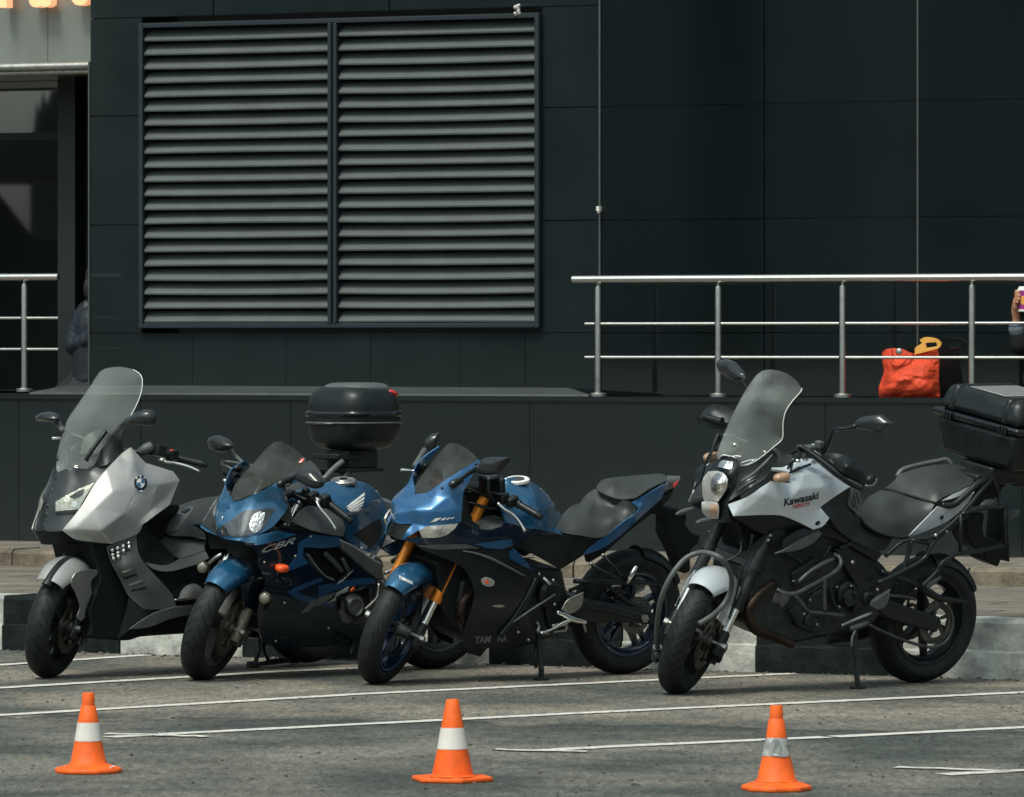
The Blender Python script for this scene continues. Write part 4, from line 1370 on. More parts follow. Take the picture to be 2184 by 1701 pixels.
# ================================================================ silver maxi scooter
B = bmw = Bike((655, 1420), 41.5, 0, 1.591, 'silver maxi scooter with a tall clear windscreen and rounded top case, far left', 'motorcycles parked in a row')
B.fr_r = .2745
B.setsteer((1.591, 0, .2745), 25.4, 33)
wheel(B, B.sf, B.axle, .2745, .120, .19, M['black'], 'a', disc=.135, disc_side=(1, -1))
wheel(B, B.fr, (0, 0, .30), .2865, .160, .19, M['black'], 'a', disc=.135, disc_side=(1,))
fork(B, .085, .62, slider_r=.03, tube_r=.021, split=.28, m_slider=M['black'], m_tube=M['alu_dark'])
caliper(B, 1, .085, R(200), .11)
fender(B, B.sf, B.axle, .335, .098, 47, 150, M['silver'], side_drop=.05, drops=lambda t: (.72 + .28 * sin(pi * min(t * 1.3, 1)), .5 + .9 * t, 1))
fender(B, B.sf, B.axle, .3385, .024, 42, 128, M['black'], name='fender_stripe', side_drop=.01)
B.panel('fender_leg', M['silver'], 'BB', '490,650,.125 600,620,.13 690,640,.13 620,720,.13 625,860,.13 600,980,.13 535,1060,.13* 500,1025,.125 525,940,.125 490,830,.12 450,740,.12', fr=B.sf, th=.004)
# nose, mouth and light units
B.panel('nose', M['dark_grey'], 'BT', '330,952,0* 420,918,.06 590,920,.11 700,900,.155 770,880,.18* 740,930,.175 650,1050,.168 520,1260,.152 370,1450,.115* 290,1458,.065 212,1450,0* 232,1300,0 262,1160,0 300,1040,0', '400,1200,.10 480,1050,.11 300,1350,.055', mirror=1)
B.panel('mouth', M['black_matt'], 'BT', '212,1452,0* 290,1460,.06 370,1452,.112* 430,1500,.11 400,1570,.09* 300,1570,.05 240,1570,0*', mirror=1)
o = B.decal('headlight', M['lamp_inner'], 'BT', '318,1205* 420,1145 520,1092 640,1045* 600,1110 510,1268* 318,1286*', 'nose', .004)
mir(o)
o = B.decal('projector', M['chrome'], 'BT', circle(478, 1225, 26, 28), 'nose', .007, .002, raw=True); mir(o)
o = B.decal('projector', M['lamp_dark'], 'BT', '430,1165* 520,1110 560,1100* 540,1150 480,1180*', 'nose', .007, .002); mir(o)
o = B.decal('headlight_cover', M['lens'], 'BT', '312,1200* 420,1138 520,1085 648,1040* 606,1112 514,1274* 312,1292*', 'nose', .010, .003)
mir(o)
B.decal('headlight_trim', M['black'], 'BT', '312,1292* 514,1276* 490,1300 320,1312*', 'nose', .006, .003)
# silver side panels
B.panel('side_fairing', M['silver'], 'BT', '955,735,.225* 1080,870,.25* 1320,945,.285* 1372,1020,.30* 1285,1230,.295* 1060,1395,.285* 1015,1475,.27 795,1562,.225* 640,1545,.19 480,1522,.152 370,1447,.120* 520,1262,.158 645,1058,.177 745,930,.195 880,790,.21',
        '930,1010,.262 800,1120,.258 640,1270,.222 470,1440,.165 1035,1045,.290 1180,1060,.305 900,1300,.288 700,1450,.255 1110,1280,.283 1230,1190,.290 990,870,.262 1010,1400,.28', mirror=2, th=.005, step=16, lin=.75)
B.decal('side_scoop', M['silver'], 'BT', '1065,1385* 1072,1300 1130,1240 1250,1140 1350,1055* 1300,1215* 1180,1310', 'side_fairing', -.004, .012)
cx, cy = 1036, 1044
o = B.decal('emblem', M['chrome'], 'BT', circle(cx, cy, 61, 69), 'side_fairing', .005, .004, raw=True)
B.decal('emblem_ring', M['black_gloss'], 'BT', circle(cx, cy, 56, 64), 'side_fairing', .0062, .001, raw=True, parent=o)
B.decal('emblem_ring', M['chrome'], 'BT', circle(cx, cy, 35, 41), 'side_fairing', .0070, .001, raw=True, parent=o)
for k in range(4):
    B.decal('emblem_quarter', M['emblem_blue'] if k % 2 else M['white_paint'], 'BT', circle(cx, cy, 32, 38, 8, .15, k * pi / 2, (k + 1) * pi / 2, True), 'side_fairing', .0078, .001, raw=True, parent=o, step=10)
for tx, tx_, ty in (('B', 994, 1012), ('M', 1024, 998), ('W', 1058, 1010)):
    B.text('emblem_letter', tx, M['white_paint'], 'BT', tx_, ty, tx_ + 16, ty + (-4 if tx == 'B' else 3 if tx == 'W' else 0), 'side_fairing', 15, off=.0085, bold=.02, parent=o)
# windscreen with its side arms
ws = B.panel('windscreen', M['wscreen'], 'BT', '332,958,0* 318,905,-.09 332,800,-.12 378,610,-.155 420,495,-.175 490,390,-.185 600,230,-.19 690,95,-.18 735,66,-.15* 800,53,-.09 880,53,-.02 975,75,.08 1035,115,.15 1055,185,.185 1032,310,.195 955,470,.2 880,565,.2* 800,600,.17 760,700,.16 650,880,.135 600,915,.12* 460,955,.06 420,925,.04*',
        '600,450,-.03 480,700,-.03 760,250,-.02 780,450,.09 650,700,.10 400,850,-.02 900,300,.10', th=.004, step=20)
B.tube('screen_edge_highlight', M['white_paint'], 'BT', '975,75,.08 1035,115,.15 1055,185,.185 1032,310,.195 955,470,.2 880,565,.2 800,600,.172', .002)  # white tube stands in for the bright highlight along the rim
for tt in ('745,600,.165 700,660,.16 600,800,.14 575,850,.13', '402,600,-.15 370,680,-.145 340,800,-.125 328,850,-.11'):
    B.tube('screen_arm', M['black'], 'BT', tt, .011)
B.screws('screen_bolt', M['chrome'], 'BT', [(742, 602), (585, 846), (755, 788)], 'windscreen', .008)
B.panel('dash_cowl', M['black'], 'BT', '600,930,.10* 650,880,.12 700,760,.14 770,690,.16 860,560,.2* 890,600,.22 880,700,.22 890,780,.21* 760,880,.19 700,905,.165', th=.01, mirror=2)
B.panel('instrument_hood', M['grey_plastic'], 'BT', '520,790,.02* 560,660,.02 640,600,.04 720,590,.10 840,650,.13* 800,740,.12 690,790,.10', th=.02)
# mirrors
mo = mirror_head(B, 'BT', '880,560 930,500 1010,450 1090,415 1160,428 1186,480 1165,535 1100,556 1000,540 930,548', .40, .06, yaw=.25)
B.tube('mirror_stem', M['grey_plastic'], 'BT', '790,640,.24 870,560,.30 960,500,.36', [.013, .016, .026], parent=mo)
mo = mirror_head(B, 'BT', '198,495 225,450 280,434 335,455 355,495 340,522 270,518 210,515', -.40, .06, yaw=-.25)
B.tube('mirror_stem', M['grey_plastic'], 'BT', '310,505,-.38 345,550,-.33 380,600,-.27', [.024, .016, .013], parent=mo)
# bars, controls
F = B.fr
hb = B.tube('handlebar', M['black'], 'BT', '820,760,.02 930,770,.10 1030,780,.15 1120,745,.18 1250,790,.22 1360,825,.25', .013)
B.tube('bar_cover', M['grey_plastic'], 'BT', '1030,785,.15 1080,755,.17 1130,735,.18', [.02, .028, .03], parent=hb)
box_at(B, 'fluid_reservoir', M['black'], 'BT', 1188, 768, .20, (.055, .07, .055), Mx.Rotation(-.2, 3, 'Y'))
box_at(B, 'switch_box', M['black'], 'BT', 1312, 805, .235, (.05, .05, .045), Mx.Rotation(.2, 3, 'Y'))
blob(B, 'switch_button', M['red_lens'], 'BT', 1305, 765, .24, (.012, .01, .006))
grip(B, F.p('BT', 1362, 830, .25), F.p('BT', 1560, 880, .33))
B.tube('brake_lever', M['chrome'], 'BT', '1215,835,.24 1260,865,.26 1330,872,.28 1440,900,.32 1545,945,.36', [.010, .009, .007, .007, .008])
blob(B, 'lever_pivot', M['alu'], 'BT', 1225, 850, .24, (.02, .02, .016))
grip(B, F.p('BT', 640, 700, -.22), F.p('BT', 470, 640, -.31), barend=True)
B.tube('brake_lever', M['chrome'], 'BT', '420,668,-.26 350,660,-.33 285,662,-.37', [.007, .007, .009])
# leg shield, floor and body behind it
B.prism('engine_cover', M['black_matt'], 'BB', '610,390* 745,400* 1000,330* 1100,560 1340,900* 1600,860 2300,800* 2300,1020 1800,1150 1430,1168 1050,1195 950,1225 850,1225 590,1200* 620,1100 600,980 690,700 640,520', -.15, .17, .02)
B.panel('lower_fairing', M['grey_plastic'], 'BB', '742,428,.18* 800,405,.20 1005,322,.25* 1022,480,.262 1100,600,.27 1300,820,.275 1345,932,.275* 1250,958,.27 1180,962,.26 1065,960,.245* 940,850,.215 860,700,.20 790,570,.185', '900,600,.255 1050,780,.268', mirror=2, th=.008)
B.panel('spoiler', M['grey_plastic'], 'BB', '945,1132,.21* 1060,1050,.25 1180,985,.27 1340,940,.285* 1700,900,.28 1650,960,.27 1300,1040,.275 1120,1110,.25', mirror=2, th=.01)
B.panel('spoiler', M['black'], 'BB', '840,1220,.17* 900,1020,.19 940,860,.21* 1060,962,.24* 1180,965,.25 1240,970,.26* 1060,1055,.24 945,1135,.20*', mirror=2, th=.01)
B.panel('leg_shield', M['black'], 'BB', '1010,325,.25* 1065,225,.27* 1120,290,.26 1210,385,.24 1330,520,.23* 1280,600,.255 1180,600,.262 1060,545,.262 1030,480,.262', mirror=2, th=.01)
B.panel('leg_shield', M['black_matt'], 'BT', '1065,1395,.20* 1290,1230,.21* 1370,1250,.1 1290,1400,.05* 1205,1535,.06*', mirror=2, th=.01)
B.panel('floor_tunnel', M['grey_plastic'], 'BB', '1205,378,.07* 1270,332,.09* 1450,338,.13 1640,370,.15 2300,380,.17* 2300,460,.24 1720,432,.235 1370,528,.235* 1310,490,.16', '1480,420,.19', mirror=2, th=.008)
B.panel('body_side', M['grey_plastic'], 'BB', '1080,560,.262* 1250,585,.265 1370,530,.245* 1710,440,.245 2300,430,.25* 2300,560,.27 1735,490,.268 1500,580,.275 1280,636,.28 1150,615,.275', mirror=2, th=.008)
B.panel('body_side', M['black'], 'BB', '1110,600,.268* 1280,636,.27 1500,580,.265 1735,492,.262 2300,560,.262* 2300,830,.24 1600,860,.24 1330,890,.255* 1230,760,.262', mirror=2, th=.008)
B.tube('floor_trim', M['alu'], 'BB', '1330,880,.28 1440,872,.285 1545,857,.285 1900,830,.285', [.004, .006, .006, .004])
B.panel('floorboard', M['alloy'], 'BB', '1366,868,.285* 1385,810,.28 1430,760,.278 1500,742,.276 1560,775,.278 1600,860,.285*', '1470,810,.30', th=.02)
B.decal('running_light', M['black_gloss'], 'BB', '772,462* 965,372* 955,445 800,548*', 'lower_fairing', .002, .003)
mb = MB()
for k, (x, y) in enumerate([(800, 455), (845, 440), (890, 425), (935, 400), (805, 495), (850, 482), (895, 465), (940, 432), (815, 525), (855, 512)]):
    p = B.hit(*d4('BB', x, y), 'lower_fairing', .008); mb.ell(p, (.012, .012, .012), n=8)
mb.build('light_cluster', M['chrome'], B.root, True)
for a, mm, nm in (('872,640* 955,607* 972,612 960,628 882,654*', M['alu'], 'vent_blade'), ('890,690* 1000,655* 1012,662 902,700*', M['black_matt'], 'vent_slot'), ('938,745* 1040,708* 1058,714 1045,730 950,757*', M['alu'], 'vent_blade'), ('955,795* 1080,766* 1092,774 968,806*', M['black_matt'], 'vent_slot')):
    B.decal(nm, mm, 'BB', a, 'lower_fairing', .004, .004)
# seat and tail
B.panel('seat', M['seat'], 'BT', '1245,1460,.10* 1290,1345,.075 1350,1262,.03 1400,1222,0* 1500,1188,0 1650,1158,0 2000,1110,0 2450,1020,0* 2560,1120,.11* 2500,1300,.16 2000,1480,.18 1700,1510,.19 1450,1498,.175 1280,1490,.13', '1420,1350,.135 1600,1350,.15 2000,1300,.15', mirror=1, step=20)
B.decal('seat_pocket', M['grey_plastic'], 'BT', '1262,1465* 1280,1390 1350,1310 1440,1250 1490,1255 1470,1300 1400,1390 1360,1450*', 'seat', .004, .004)
B.decal('seat_pocket', M['black'], 'BT', '1380,1300* 1430,1272 1462,1275 1420,1310*', 'seat', .009, .002)
mb = MB(); mb.box((-.05, 0, .66), (.70, .30, .20)); mb.box((-.38, 0, .78), (.26, .24, .12)); mb.build('tail_body', M['silver'], B.root, 30, .05)
mb = MB(); mb.box((-.52, 0, .76), (.03, .18, .06)); mb.build('tail_light', M['red_lens'], B.root, 30, .01)
mb = MB(); mb.tube([(.1, -.22, .3), (-.1, -.24, .36), (-.42, -.25, .46)], [.05, .06, .055], 16); mb.build('exhaust', M['alu_dark'], B.root, True)
B.panel('pillion_seat', M['seat'], 'HT', '560,940,-.12* 700,838,-.12 830,745,-.13 885,728,-.12* 950,790,.02 1015,900,.13* 1010,1000,.15 700,1010,.13*', '800,860,0', th=.08)
# luggage rack and top case
mb = MB(); mb.box((-.28, 0, .985), (.30, .20, .022)); mb.box((-.20, 0, 1.055), (.16, .20, .03)); mb.box((-.30, 0, 1.04), (.20, .17, .09))
rk = mb.build('luggage_rack', M['black'], B.root, 30, .006)
for sd in (1, -1):
    mb = MB(); mb.tube([(-.20, sd * .09, .975), (-.10, sd * .10, .90), (.0, sd * .11, .82)], .015, 10); mb.build('rack_leg', M['alu_dark'], rk, True)
B.tube('rack_leg', M['alloy'], 'HT', '1165,735,.10 1085,800,.10 1000,892,.11', .014, parent=rk)
B.tube('rack_leg', M['black'], 'HT', '1330,700,-.02 1250,770,-.02 1180,860,.0', .03, parent=rk)
def half_ell(c, r, e, lo, hi, n=36, prof=None):
    vs, fs = [], []
    def pw(x, q): return math.copysign(abs(x) ** q, x)
    m_ = 14
    for i in range(m_ + 1):
        t = lo + (hi - lo) * i / m_
        for k in range(n):
            a = 2 * pi * k / n
            vs.append((c[0] + r[0] * pw(cos(t), .38) * pw(cos(a), e), c[1] + r[1] * pw(cos(t), .38) * pw(sin(a), e), c[2] + r[2] * pw(sin(t), .8)))
    for i in range(m_):
        for k in range(n): fs.append((i * n + k, i * n + (k + 1) % n, (i + 1) * n + (k + 1) % n, (i + 1) * n + k))
    fs.append(tuple(range(n - 1, -1, -1))); fs.append(tuple(m_ * n + k for k in range(n)))
    return vs, fs
cs = (-.31, 0, 1.262)
mb = MB(); mb.add(*half_ell(cs, (.19, .225, .175), .55, -pi / 2 + .02, -.02)); tc_ = mb.build('top_case', M['black'], B.root, 50)
mb = MB(); mb.add(*half_ell((-.31, 0, 1.278), (.188, .222, .135), .6, .0, pi / 2 - .02)); mb.build('lid', M['black'], tc_, 50)
mb = MB(); mb.add(*half_ell((-.31, 0, 1.27), (.198, .233, .03), .55, -1.2, 1.2)); mb.build('lid_rim', M['black_gloss'], tc_, 50)
mb = MB(); mb.add(*half_ell((-.31, 0, 1.225), (.196, .231, .012), .55, -1.2, 1.2)); mb.build('case_band', M['grey_plastic'], tc_, 50)
mb = MB(); mb.add(*half_ell((-.33, 0, 1.385), (.15, .17, .045), .75, .0, pi / 2 - .02)); mb.build('lid_crown', M['grey_plastic'], tc_, 50)
mb = MB(); mb.tube([(-.118, -.12, 1.222), (-.114, -.05, 1.222), (-.114, .08, 1.222)], .006, 8, 0); mb.build('case_latch', M['alu_dark'], tc_, True)
mb = MB(); mb.ell((-.43, .16, 1.375), (.040, .032, .016), Mx.Rotation(-.35, 3, 'Y')); mb.build('case_reflector', M['red_lens'], tc_, True)
# centre stand
B.tube('centre_stand', M['black'], 'HB', '690,1150,.10 700,1280,.13 655,1425,.17', .012, smooth=0)
B.tube('centre_stand', M['black'], 'HB', '760,1150,-.05 720,1290,-.02 770,1405,.05 985,1385,-.17', .012, smooth=0)
mb = MB(); p, q = F.p('HB', 640, 1432, .18), F.p('HB', 990, 1390, -.18); mb.cyl(p, q, .012, 10)
for c in (p, q): mb.cyl(c - V((.03, 0, 0)), c + V((.03, 0, 0)), .018, 12)
mb.build('centre_stand', M['black'], B.root, 40)
# ================================================================ blue sports tourer
B = hon = Bike((915, 1426), 41, R(11), 1.395, 'blue sports motorcycle with orange indicator and two fog lamps, second from the left', 'motorcycles parked in a row')
B.fr_r = .30
B.setsteer((1.395, 0, .30), 24, 31)
F = B.fr
wheel(B, B.sf, B.axle, .30, .120, .2159, M['alu_dark'], 'a', disc=.148, disc_side=(1, -1), ns=3, spoke_w=.05)
wheel(B, B.fr, (0, 0, .315), .315, .170, .2159, M['alu_dark'], 'a', disc=.11, disc_side=(-1,), sprocket=.09, ns=3, spoke_w=.05)
fork(B, .105, .74, slider_r=.029, tube_r=.0215, split=.30, m_slider=mat('fork_alloy', (.22, .20, .16), .45, metal=.7, var=.3, vs=30), m_tube=M['chrome'])
yoke(B, .105, .52)
for sd in (1, -1): caliper(B, sd, .085, R(205), .12)
fender(B, B.sf, B.axle, .328, .084, 50, 135, M['blue'], side_drop=.06, drops=lambda t: (.72 + .28 * sin(pi / 2 * min(t * 3, 1)), .45 + .75 * t))
B.panel('fork_shroud', M['blue_dark'], 'HB', '540,760,.115* 640,720,.13 765,690,.14* 740,770,.14 655,968,.14* 560,940,.125*', fr=B.sf, th=.004)
# upper cowl
B.panel('upper_cowl', M['blue'], 'HT', '228,1080,0* 330,1050,.07 430,1010,.125 540,955,.163 640,905,.182 725,868,.188* 792,905,.195* 660,955,.20* 662,1030,.205 702,1125,.213* 650,1200,.214 560,1300,.212 430,1365,.195 300,1385,.155 180,1390,.07 112,1378,0* 104,1300,0 140,1200,0 190,1120,0',
        '300,1150,.085 450,1130,.15 560,1050,.17 250,1290,.10 400,1260,.165 520,1220,.19', mirror=1, th=.005)
o = B.decal('headlight', M['lamp_dark'], 'HT', '118,1368* 120,1310 200,1252 320,1162* 450,1145 588,1138* 560,1190 500,1290 440,1348* 300,1378', 'upper_cowl', .003)
mir(o)
o = B.decal('headlight_reflector', M['reflector'], 'HT', '368,1270* 400,1200 450,1168* 500,1180* 480,1260 460,1320 410,1352* 372,1320', 'upper_cowl', .005); mir(o)
o = B.decal('position_light', M['white_paint'], 'HT', '132,1180* 150,1140 162,1150 140,1240*', 'upper_cowl', .004)
B.panel('chin', M['blue'], 'HT', '112,1380,.0* 180,1392,.07 300,1390,.155 430,1370,.198 600,1330,.215* 770,1360,.215* 600,1420,.222 430,1455,.218* 330,1425,.17 180,1402,.08*', mirror=2, th=.006)
B.panel('air_intake', M['black_matt'], 'HT', '112,1382,0* 180,1402,.07 330,1425,.16 430,1455,.19* 440,1520,.17 420,1600,.15* 250,1560,.10 160,1480,.0*', mirror=1)
B.panel('windscreen', M['wscreen_smoke'], 'HT', '226,1078,0* 214,1030,-.04 240,945,-.08 330,830,-.12 410,745,-.135 500,640,-.14 585,568,-.11* 650,572,-.03 730,620,.06 800,675,.13 850,716,.165* 790,790,.172 700,840,.172 620,895,.168 530,945,.155 400,1010,.115 300,1055,.06',
        '420,850,-.01 560,760,.03 680,700,.04 520,860,.10 350,950,.01', th=.003, step=18)
o = B.decal('screen_sticker', M['red_lens'], 'HT', '790,750* 812,712* 848,704* 848,722* 808,752*', 'windscreen', .002)
B.panel('inner_cowl', M['grey_plastic'], 'HT', '650,960,.10* 790,900,.16* 660,950,.19* 665,1030,.2 705,1130,.205* 730,1240,.2* 700,1280,.18 600,1200,.1*', mirror=2, th=.01)
# side fairing
sf = '560,392,.205* 700,385,.212 800,330,.21 880,242,.20* 1000,270,.19 1190,305,.18* 1385,335,.18* 1440,470,.20 1560,610,.21 1690,690,.215* 1665,900,.21 1650,1120,.17 1615,1238,.13* 1300,1270,.11 850,1285,.10 720,1240,.11* 680,1100,.155 690,900,.20 745,720,.22 690,600,.215 680,480,.208'
B.panel('side_fairing', M['navy'], 'HB', sf, '1000,800,.238 900,500,.225 1000,620,.235 1300,1000,.20 1000,1100,.18 1500,900,.222', holes=['1070,432* 1230,442 1395,428* 1470,540 1495,618* 1390,700 1335,742* 1230,690 1120,560', '1352,850* 1440,815 1560,795 1625,770* 1630,900 1590,1000 1500,1050* 1400,1040 1352,960'], mirror=2, th=.006)
B.prism('engine', M['engine'], 'HB', '900,400* 1300,380 1700,560* 1760,750 1700,1000 1620,1180* 900,1240* 760,1150 740,700', -.15, .14, .02)
B.panel('air_duct', M['alloy'], 'HB', '1080,490,.20* 1120,510,.21 1170,590,.215 1250,680,.215 1330,715,.20* 1340,735,.19* 1240,695,.19 1150,620,.19 1095,550,.19', th=.01)
B.panel('fairing_top', M['black'], 'HB', '870,236,.205* 1000,255,.20 1190,296,.185* 1195,312,.185* 1000,285,.20 880,255,.207*', th=.006, mirror=2)
B.panel('tank_cover', M['grey_plastic'], 'HT', '722,1250,.17* 850,1120,.13 960,1130,.12 1170,1170,.15* 1185,1300,.18 1170,1378,.185* 1050,1360,.19 900,1325,.2', '950,1230,.165', mirror=2, th=.01)
bl = lambda n, t: B.decal(n, M['decal_blue'], 'HB', t, 'side_fairing', .002)
bl('fairing_stripe', '925,815* 1010,770 1215,692* 1240,715* 1050,790* 1010,812* 1120,850* 1330,905* 1320,945* 1050,890*')
bl('fairing_stripe', '1020,400* 1140,320* 1390,345* 1400,420* 1230,438 1070,430* 1060,500* 1110,570* 900,650* 1020,480*')
bl('fairing_stripe', '1200,760* 1300,740* 1500,700* 1690,690* 1675,740* 1500,760* 1330,800* 1190,880*')
B.text('lettering', 'CBR', M['decal_grey'], 'HB', 712, 482, 1000, 395, 'side_fairing', 52, .45, bold=.012)
o = B.decal('model_emblem', M['alloy'], 'HB', '1038,990* 1120,908* 1108,898* 1342,812* 1312,850* 1215,918* 1150,935* 1108,978*', 'side_fairing', .004)
B.decal('model_emblem', M['decal_grey'], 'HB', '1345,822* 1458,760* 1438,815* 1400,862* 1360,880* 1270,905* 1330,862*', 'side_fairing', .004, parent=o)
B.text('lettering', 'HONDA', M['decal_dim'], 'HB', 1020, 1262, 1470, 1248, 'side_fairing', 44, .3, bold=.02)
o = B.decal('small_badge', M['decal_grey'], 'HB', '1355,745* 1400,690* 1495,622* 1400,720*', 'side_fairing|engine', .004)
for x, y in ((1130, 342), (998, 508), (905, 905), (1280, 1120), (830, 1230), (1590, 1150), (735, 560)):
    p_ = B.hit(*d4('HB', x, y), 'side_fairing', .002)
    if p_ is not None:
        mb = MB(); mb.ell(p_, (.008, .008, .008), n=8); mb.build('fairing_screw', M['alu'], B.root, True)
for t, r_ in (('1400,520,.17 1440,600,.18 1480,690,.18', .012), ('1250,480,.17 1330,560,.17 1400,640,.17', .014), ('1640,600,.17 1600,680,.19 1640,760,.2', .008)): B.tube('hose', M['grey_plastic'], 'HB', t, r_)
# tank
B.panel('fuel_tank', M['blue'], 'HT', '860,1010,0* 960,950,0 1080,905,0 1175,893,0 1330,912,0 1440,975,0 1510,1060,0* 1545,1180,.045 1560,1300,.075 1520,1430,.095 1450,1540,.115* 1330,1490,.155 1240,1440,.172 1185,1390,.178* 1178,1290,.178 1150,1180,.168 1060,1110,.145 940,1060,.09',
        '1200,1010,.105 1300,1120,.16 1400,1080,.10 1480,1200,.08 1300,1300,.172 1420,1350,.13', mirror=1, th=.01)
B.decal('knee_recess_dark', M['decal_black'], 'HT', '1255,1362* 1400,1270 1478,1228* 1500,1300 1470,1400 1400,1480*', 'fuel_tank', .002)  # dark of the knee recess put on as a black decal
c = F.p('HT', 1172, 900, 0); nrm = V((.12, 0, 1)).normalized()
mb = MB(); mb.lathe(c - nrm * .012, nrm, [(1e-4, 0), (.064, 0), (.064, .012), (.058, .017), (.045, .016), (.040, .012), (.034, .019), (1e-4, .019)], 32, closed=False)
cap = mb.build('fuel_cap', M['alu'], B.root, 35)
mb = MB(); mb.box(c + nrm * .01, (.04, .012, .008)); mb.build('keyhole_cover', M['black'], cap, 30, .002)
o = None
for t in ('1190,1128* 1347,1006* 1347,1030* 1212,1128*', '1202,1138* 1346,1044* 1344,1062* 1228,1140*', '1216,1149* 1342,1077* 1338,1093* 1244,1151*', '1238,1160* 1334,1106* 1324,1122* 1266,1160*', '1190,1132* 1240,1156* 1325,1140* 1290,1166* 1232,1170*'):
    o2 = B.decal('wing_emblem' if o is None else 'wing_feather', M['white_paint'], 'HT', t, 'fuel_tank', .003, parent=o); o = o or o2
B.text('lettering', 'HONDA', M['decal_dim2'], 'HT', 1205, 1203, 1388, 1162, 'fuel_tank', 32, .25, bold=.015)
# frame, pegs
B.prism('frame_spar', M['alloy'], 'HB', '1393,368* 1500,415 1620,500 1740,570* 1765,690* 1700,712* 1640,670 1480,525 1410,455*', .16, .205, .008, mirror=True)
B.prism('peg_plate', M['alloy'], 'HB', '1700,705* 1775,695* 1790,780 1750,920* 1700,940* 1695,880 1705,760*', .17, .20, .005, mirror=True)
B.prism('frame_joint', M['alloy'], 'HB', '1630,560* 1690,495* 1740,540 1760,600* 1700,640*', .14, .18, .006)
for x, y in ((1748, 730), (1722, 884)):
    mb = MB(); p = F.p('HB', x, y, .205); mb.cyl(p - V((0, .01, 0)), p + V((0, .012, 0)), .016, 14); mb.cyl(p + V((0, .012, 0)), p + V((0, .016, 0)), .009, 6); mb.build('frame_bolt', M['alu'], B.root, 30)
B.tube('shift_lever', M['alu'], 'HB', '1590,962,.22 1650,910,.23 1700,850,.24 1712,740,.23', .007)
B.tube('foot_peg', M['chrome'], 'HB', '1830,560,.20 1950,485,.26', [.018, .016], smooth=0)
B.tube('foot_peg', M['alu'], 'HB', '1762,655,.19 1850,610,.2 1950,555,.21', [.010, .011, .010])
mb = MB(); p = F.p('HB', 1465, 925, .175); mb.lathe(p, (0, 1, 0), [(1e-4, 0), (.06, 0), (.062, .03), (.05, .05), (.04, .052), (.036, .044), (1e-4, .044)], 28, closed=False); mb.build('clutch_cover', M['alloy'], B.root, 35)
mb = MB(); p = F.p('HB', 1410, 1000, .165); mb.lathe(p, (0, 1, 0), [(1e-4, 0), (.04, 0), (.038, .035), (1e-4, .04)], 24, closed=False); mb.build('oil_filter', M['alloy'], B.root, 35)
B.tube('oil_hose', M['black'], 'HB', '1350,850,.21 1420,880,.23 1440,980,.235 1510,1025,.22', .010)
blob(B, 'warning_tab', M['orange_lens'], 'HB', 1488, 790, .24, (.016, .004, .009), rot=Mx.Rotation(.7, 3, 'Y'))
# indicator, mirrors, lamps
blob(B, 'indicator', M['orange_lens'], 'HB', 885, 610, .255, (.033, .030, .020), e=.7); blob(B, 'indicator', M['orange_lens'], 'HB', 600, 560, -.255, (.033, .030, .020), e=.7)
blob(B, 'indicator_foot', M['alu_dark'], 'HB', 852, 650, .24, (.008, .008, .008))
lamp(B, 'fog_lamp', 'HB', 735, 862, .27, .0285, .045, dirv=(.80, .55, 0), lens_m=M['lamp_glass'], shell_m=mat('lamp_ring', (.22, .16, .10), .4, metal=.7))
lamp(B, 'fog_lamp', 'HB', 205, 600, -.12, .0285, .045, dirv=(.80, .55, 0), lens_m=M['lamp_glass'], shell_m=mat('lamp_ring', (.22, .16, .10), .4, metal=.7))
B.tube('lamp_bracket', M['alu'], 'HB', '262,570,-.15 320,520,-.12 372,488,-.10', .009, fr=B.sf)
B.tube('lamp_bracket', M['black'], 'HB', '790,870,.25 750,950,.20 650,1000,.14', .009)
mo = mirror_head(B, 'HT', '772,852* 795,806 850,802 935,820* 985,875 1018,912* 1000,952 940,972 860,935 800,895', .38, .05, yaw=.15)
B.tube('mirror_stem', M['black'], 'HT', '625,945,.19 680,905,.21 780,862,.31', [.020, .014, .011], parent=mo)
blob(B, 'mirror_foot', M['black_gloss'], 'HT', 672, 915, .195, (.05, .018, .022), rot=Mx.Rotation(.35, 3, 'Y'), parent=mo)
mo = mirror_head(B, 'HT', '45,575 62,532* 120,514 205,552* 238,605 210,640 140,662 70,632*', -.38, .05, yaw=-.15)
B.tube('mirror_stem', M['grey_plastic'], 'HT', '190,625,-.35 250,690,-.28 318,755,-.19', [.011, .009, .009], parent=mo)
blob(B, 'mirror_foot', M['black_gloss'], 'HT', 280, 800, -.17, (.03, .014, .02), parent=mo)
# bars
B.tube('handlebar', M['black_gloss'], 'HT', '665,1015,.06 760,1030,.10 860,1070,.15 960,1060,.2 1050,1110,.23', [.014, .014, .014, .013, .013])
B.tube('handlebar', M['black'], 'HT', '500,960,-.06 400,900,-.2 300,860,-.30', .013)
grip(B, F.p('HT', 1045, 1098, .22), F.p('HT', 1205, 1225, .32), r=.019)
grip(B, F.p('HT', 260, 880, -.24), F.p('HT', 170, 830, -.33), r=.017)
for x, y, l, d in ((850, 992, .13, (.035, .035, .03)), (905, 1030, .17, (.06, .045, .035)), (1010, 1065, .21, (.05, .055, .05)), (700, 1010, .08, (.06, .05, .025))):
    box_at(B, 'switch_box', M['black'], 'HT', x, y, l, d, Mx.Rotation(.3, 3, 'Y'), .008)
B.tube('clutch_lever', M['chrome'], 'HT', '940,1080,.21 970,1140,.24 1040,1220,.28 1110,1325,.32', [.011, .008, .007, .009])
blob(B, 'lever_pivot', M['alu'], 'HT', 952, 1075, .21, (.016, .016, .016))
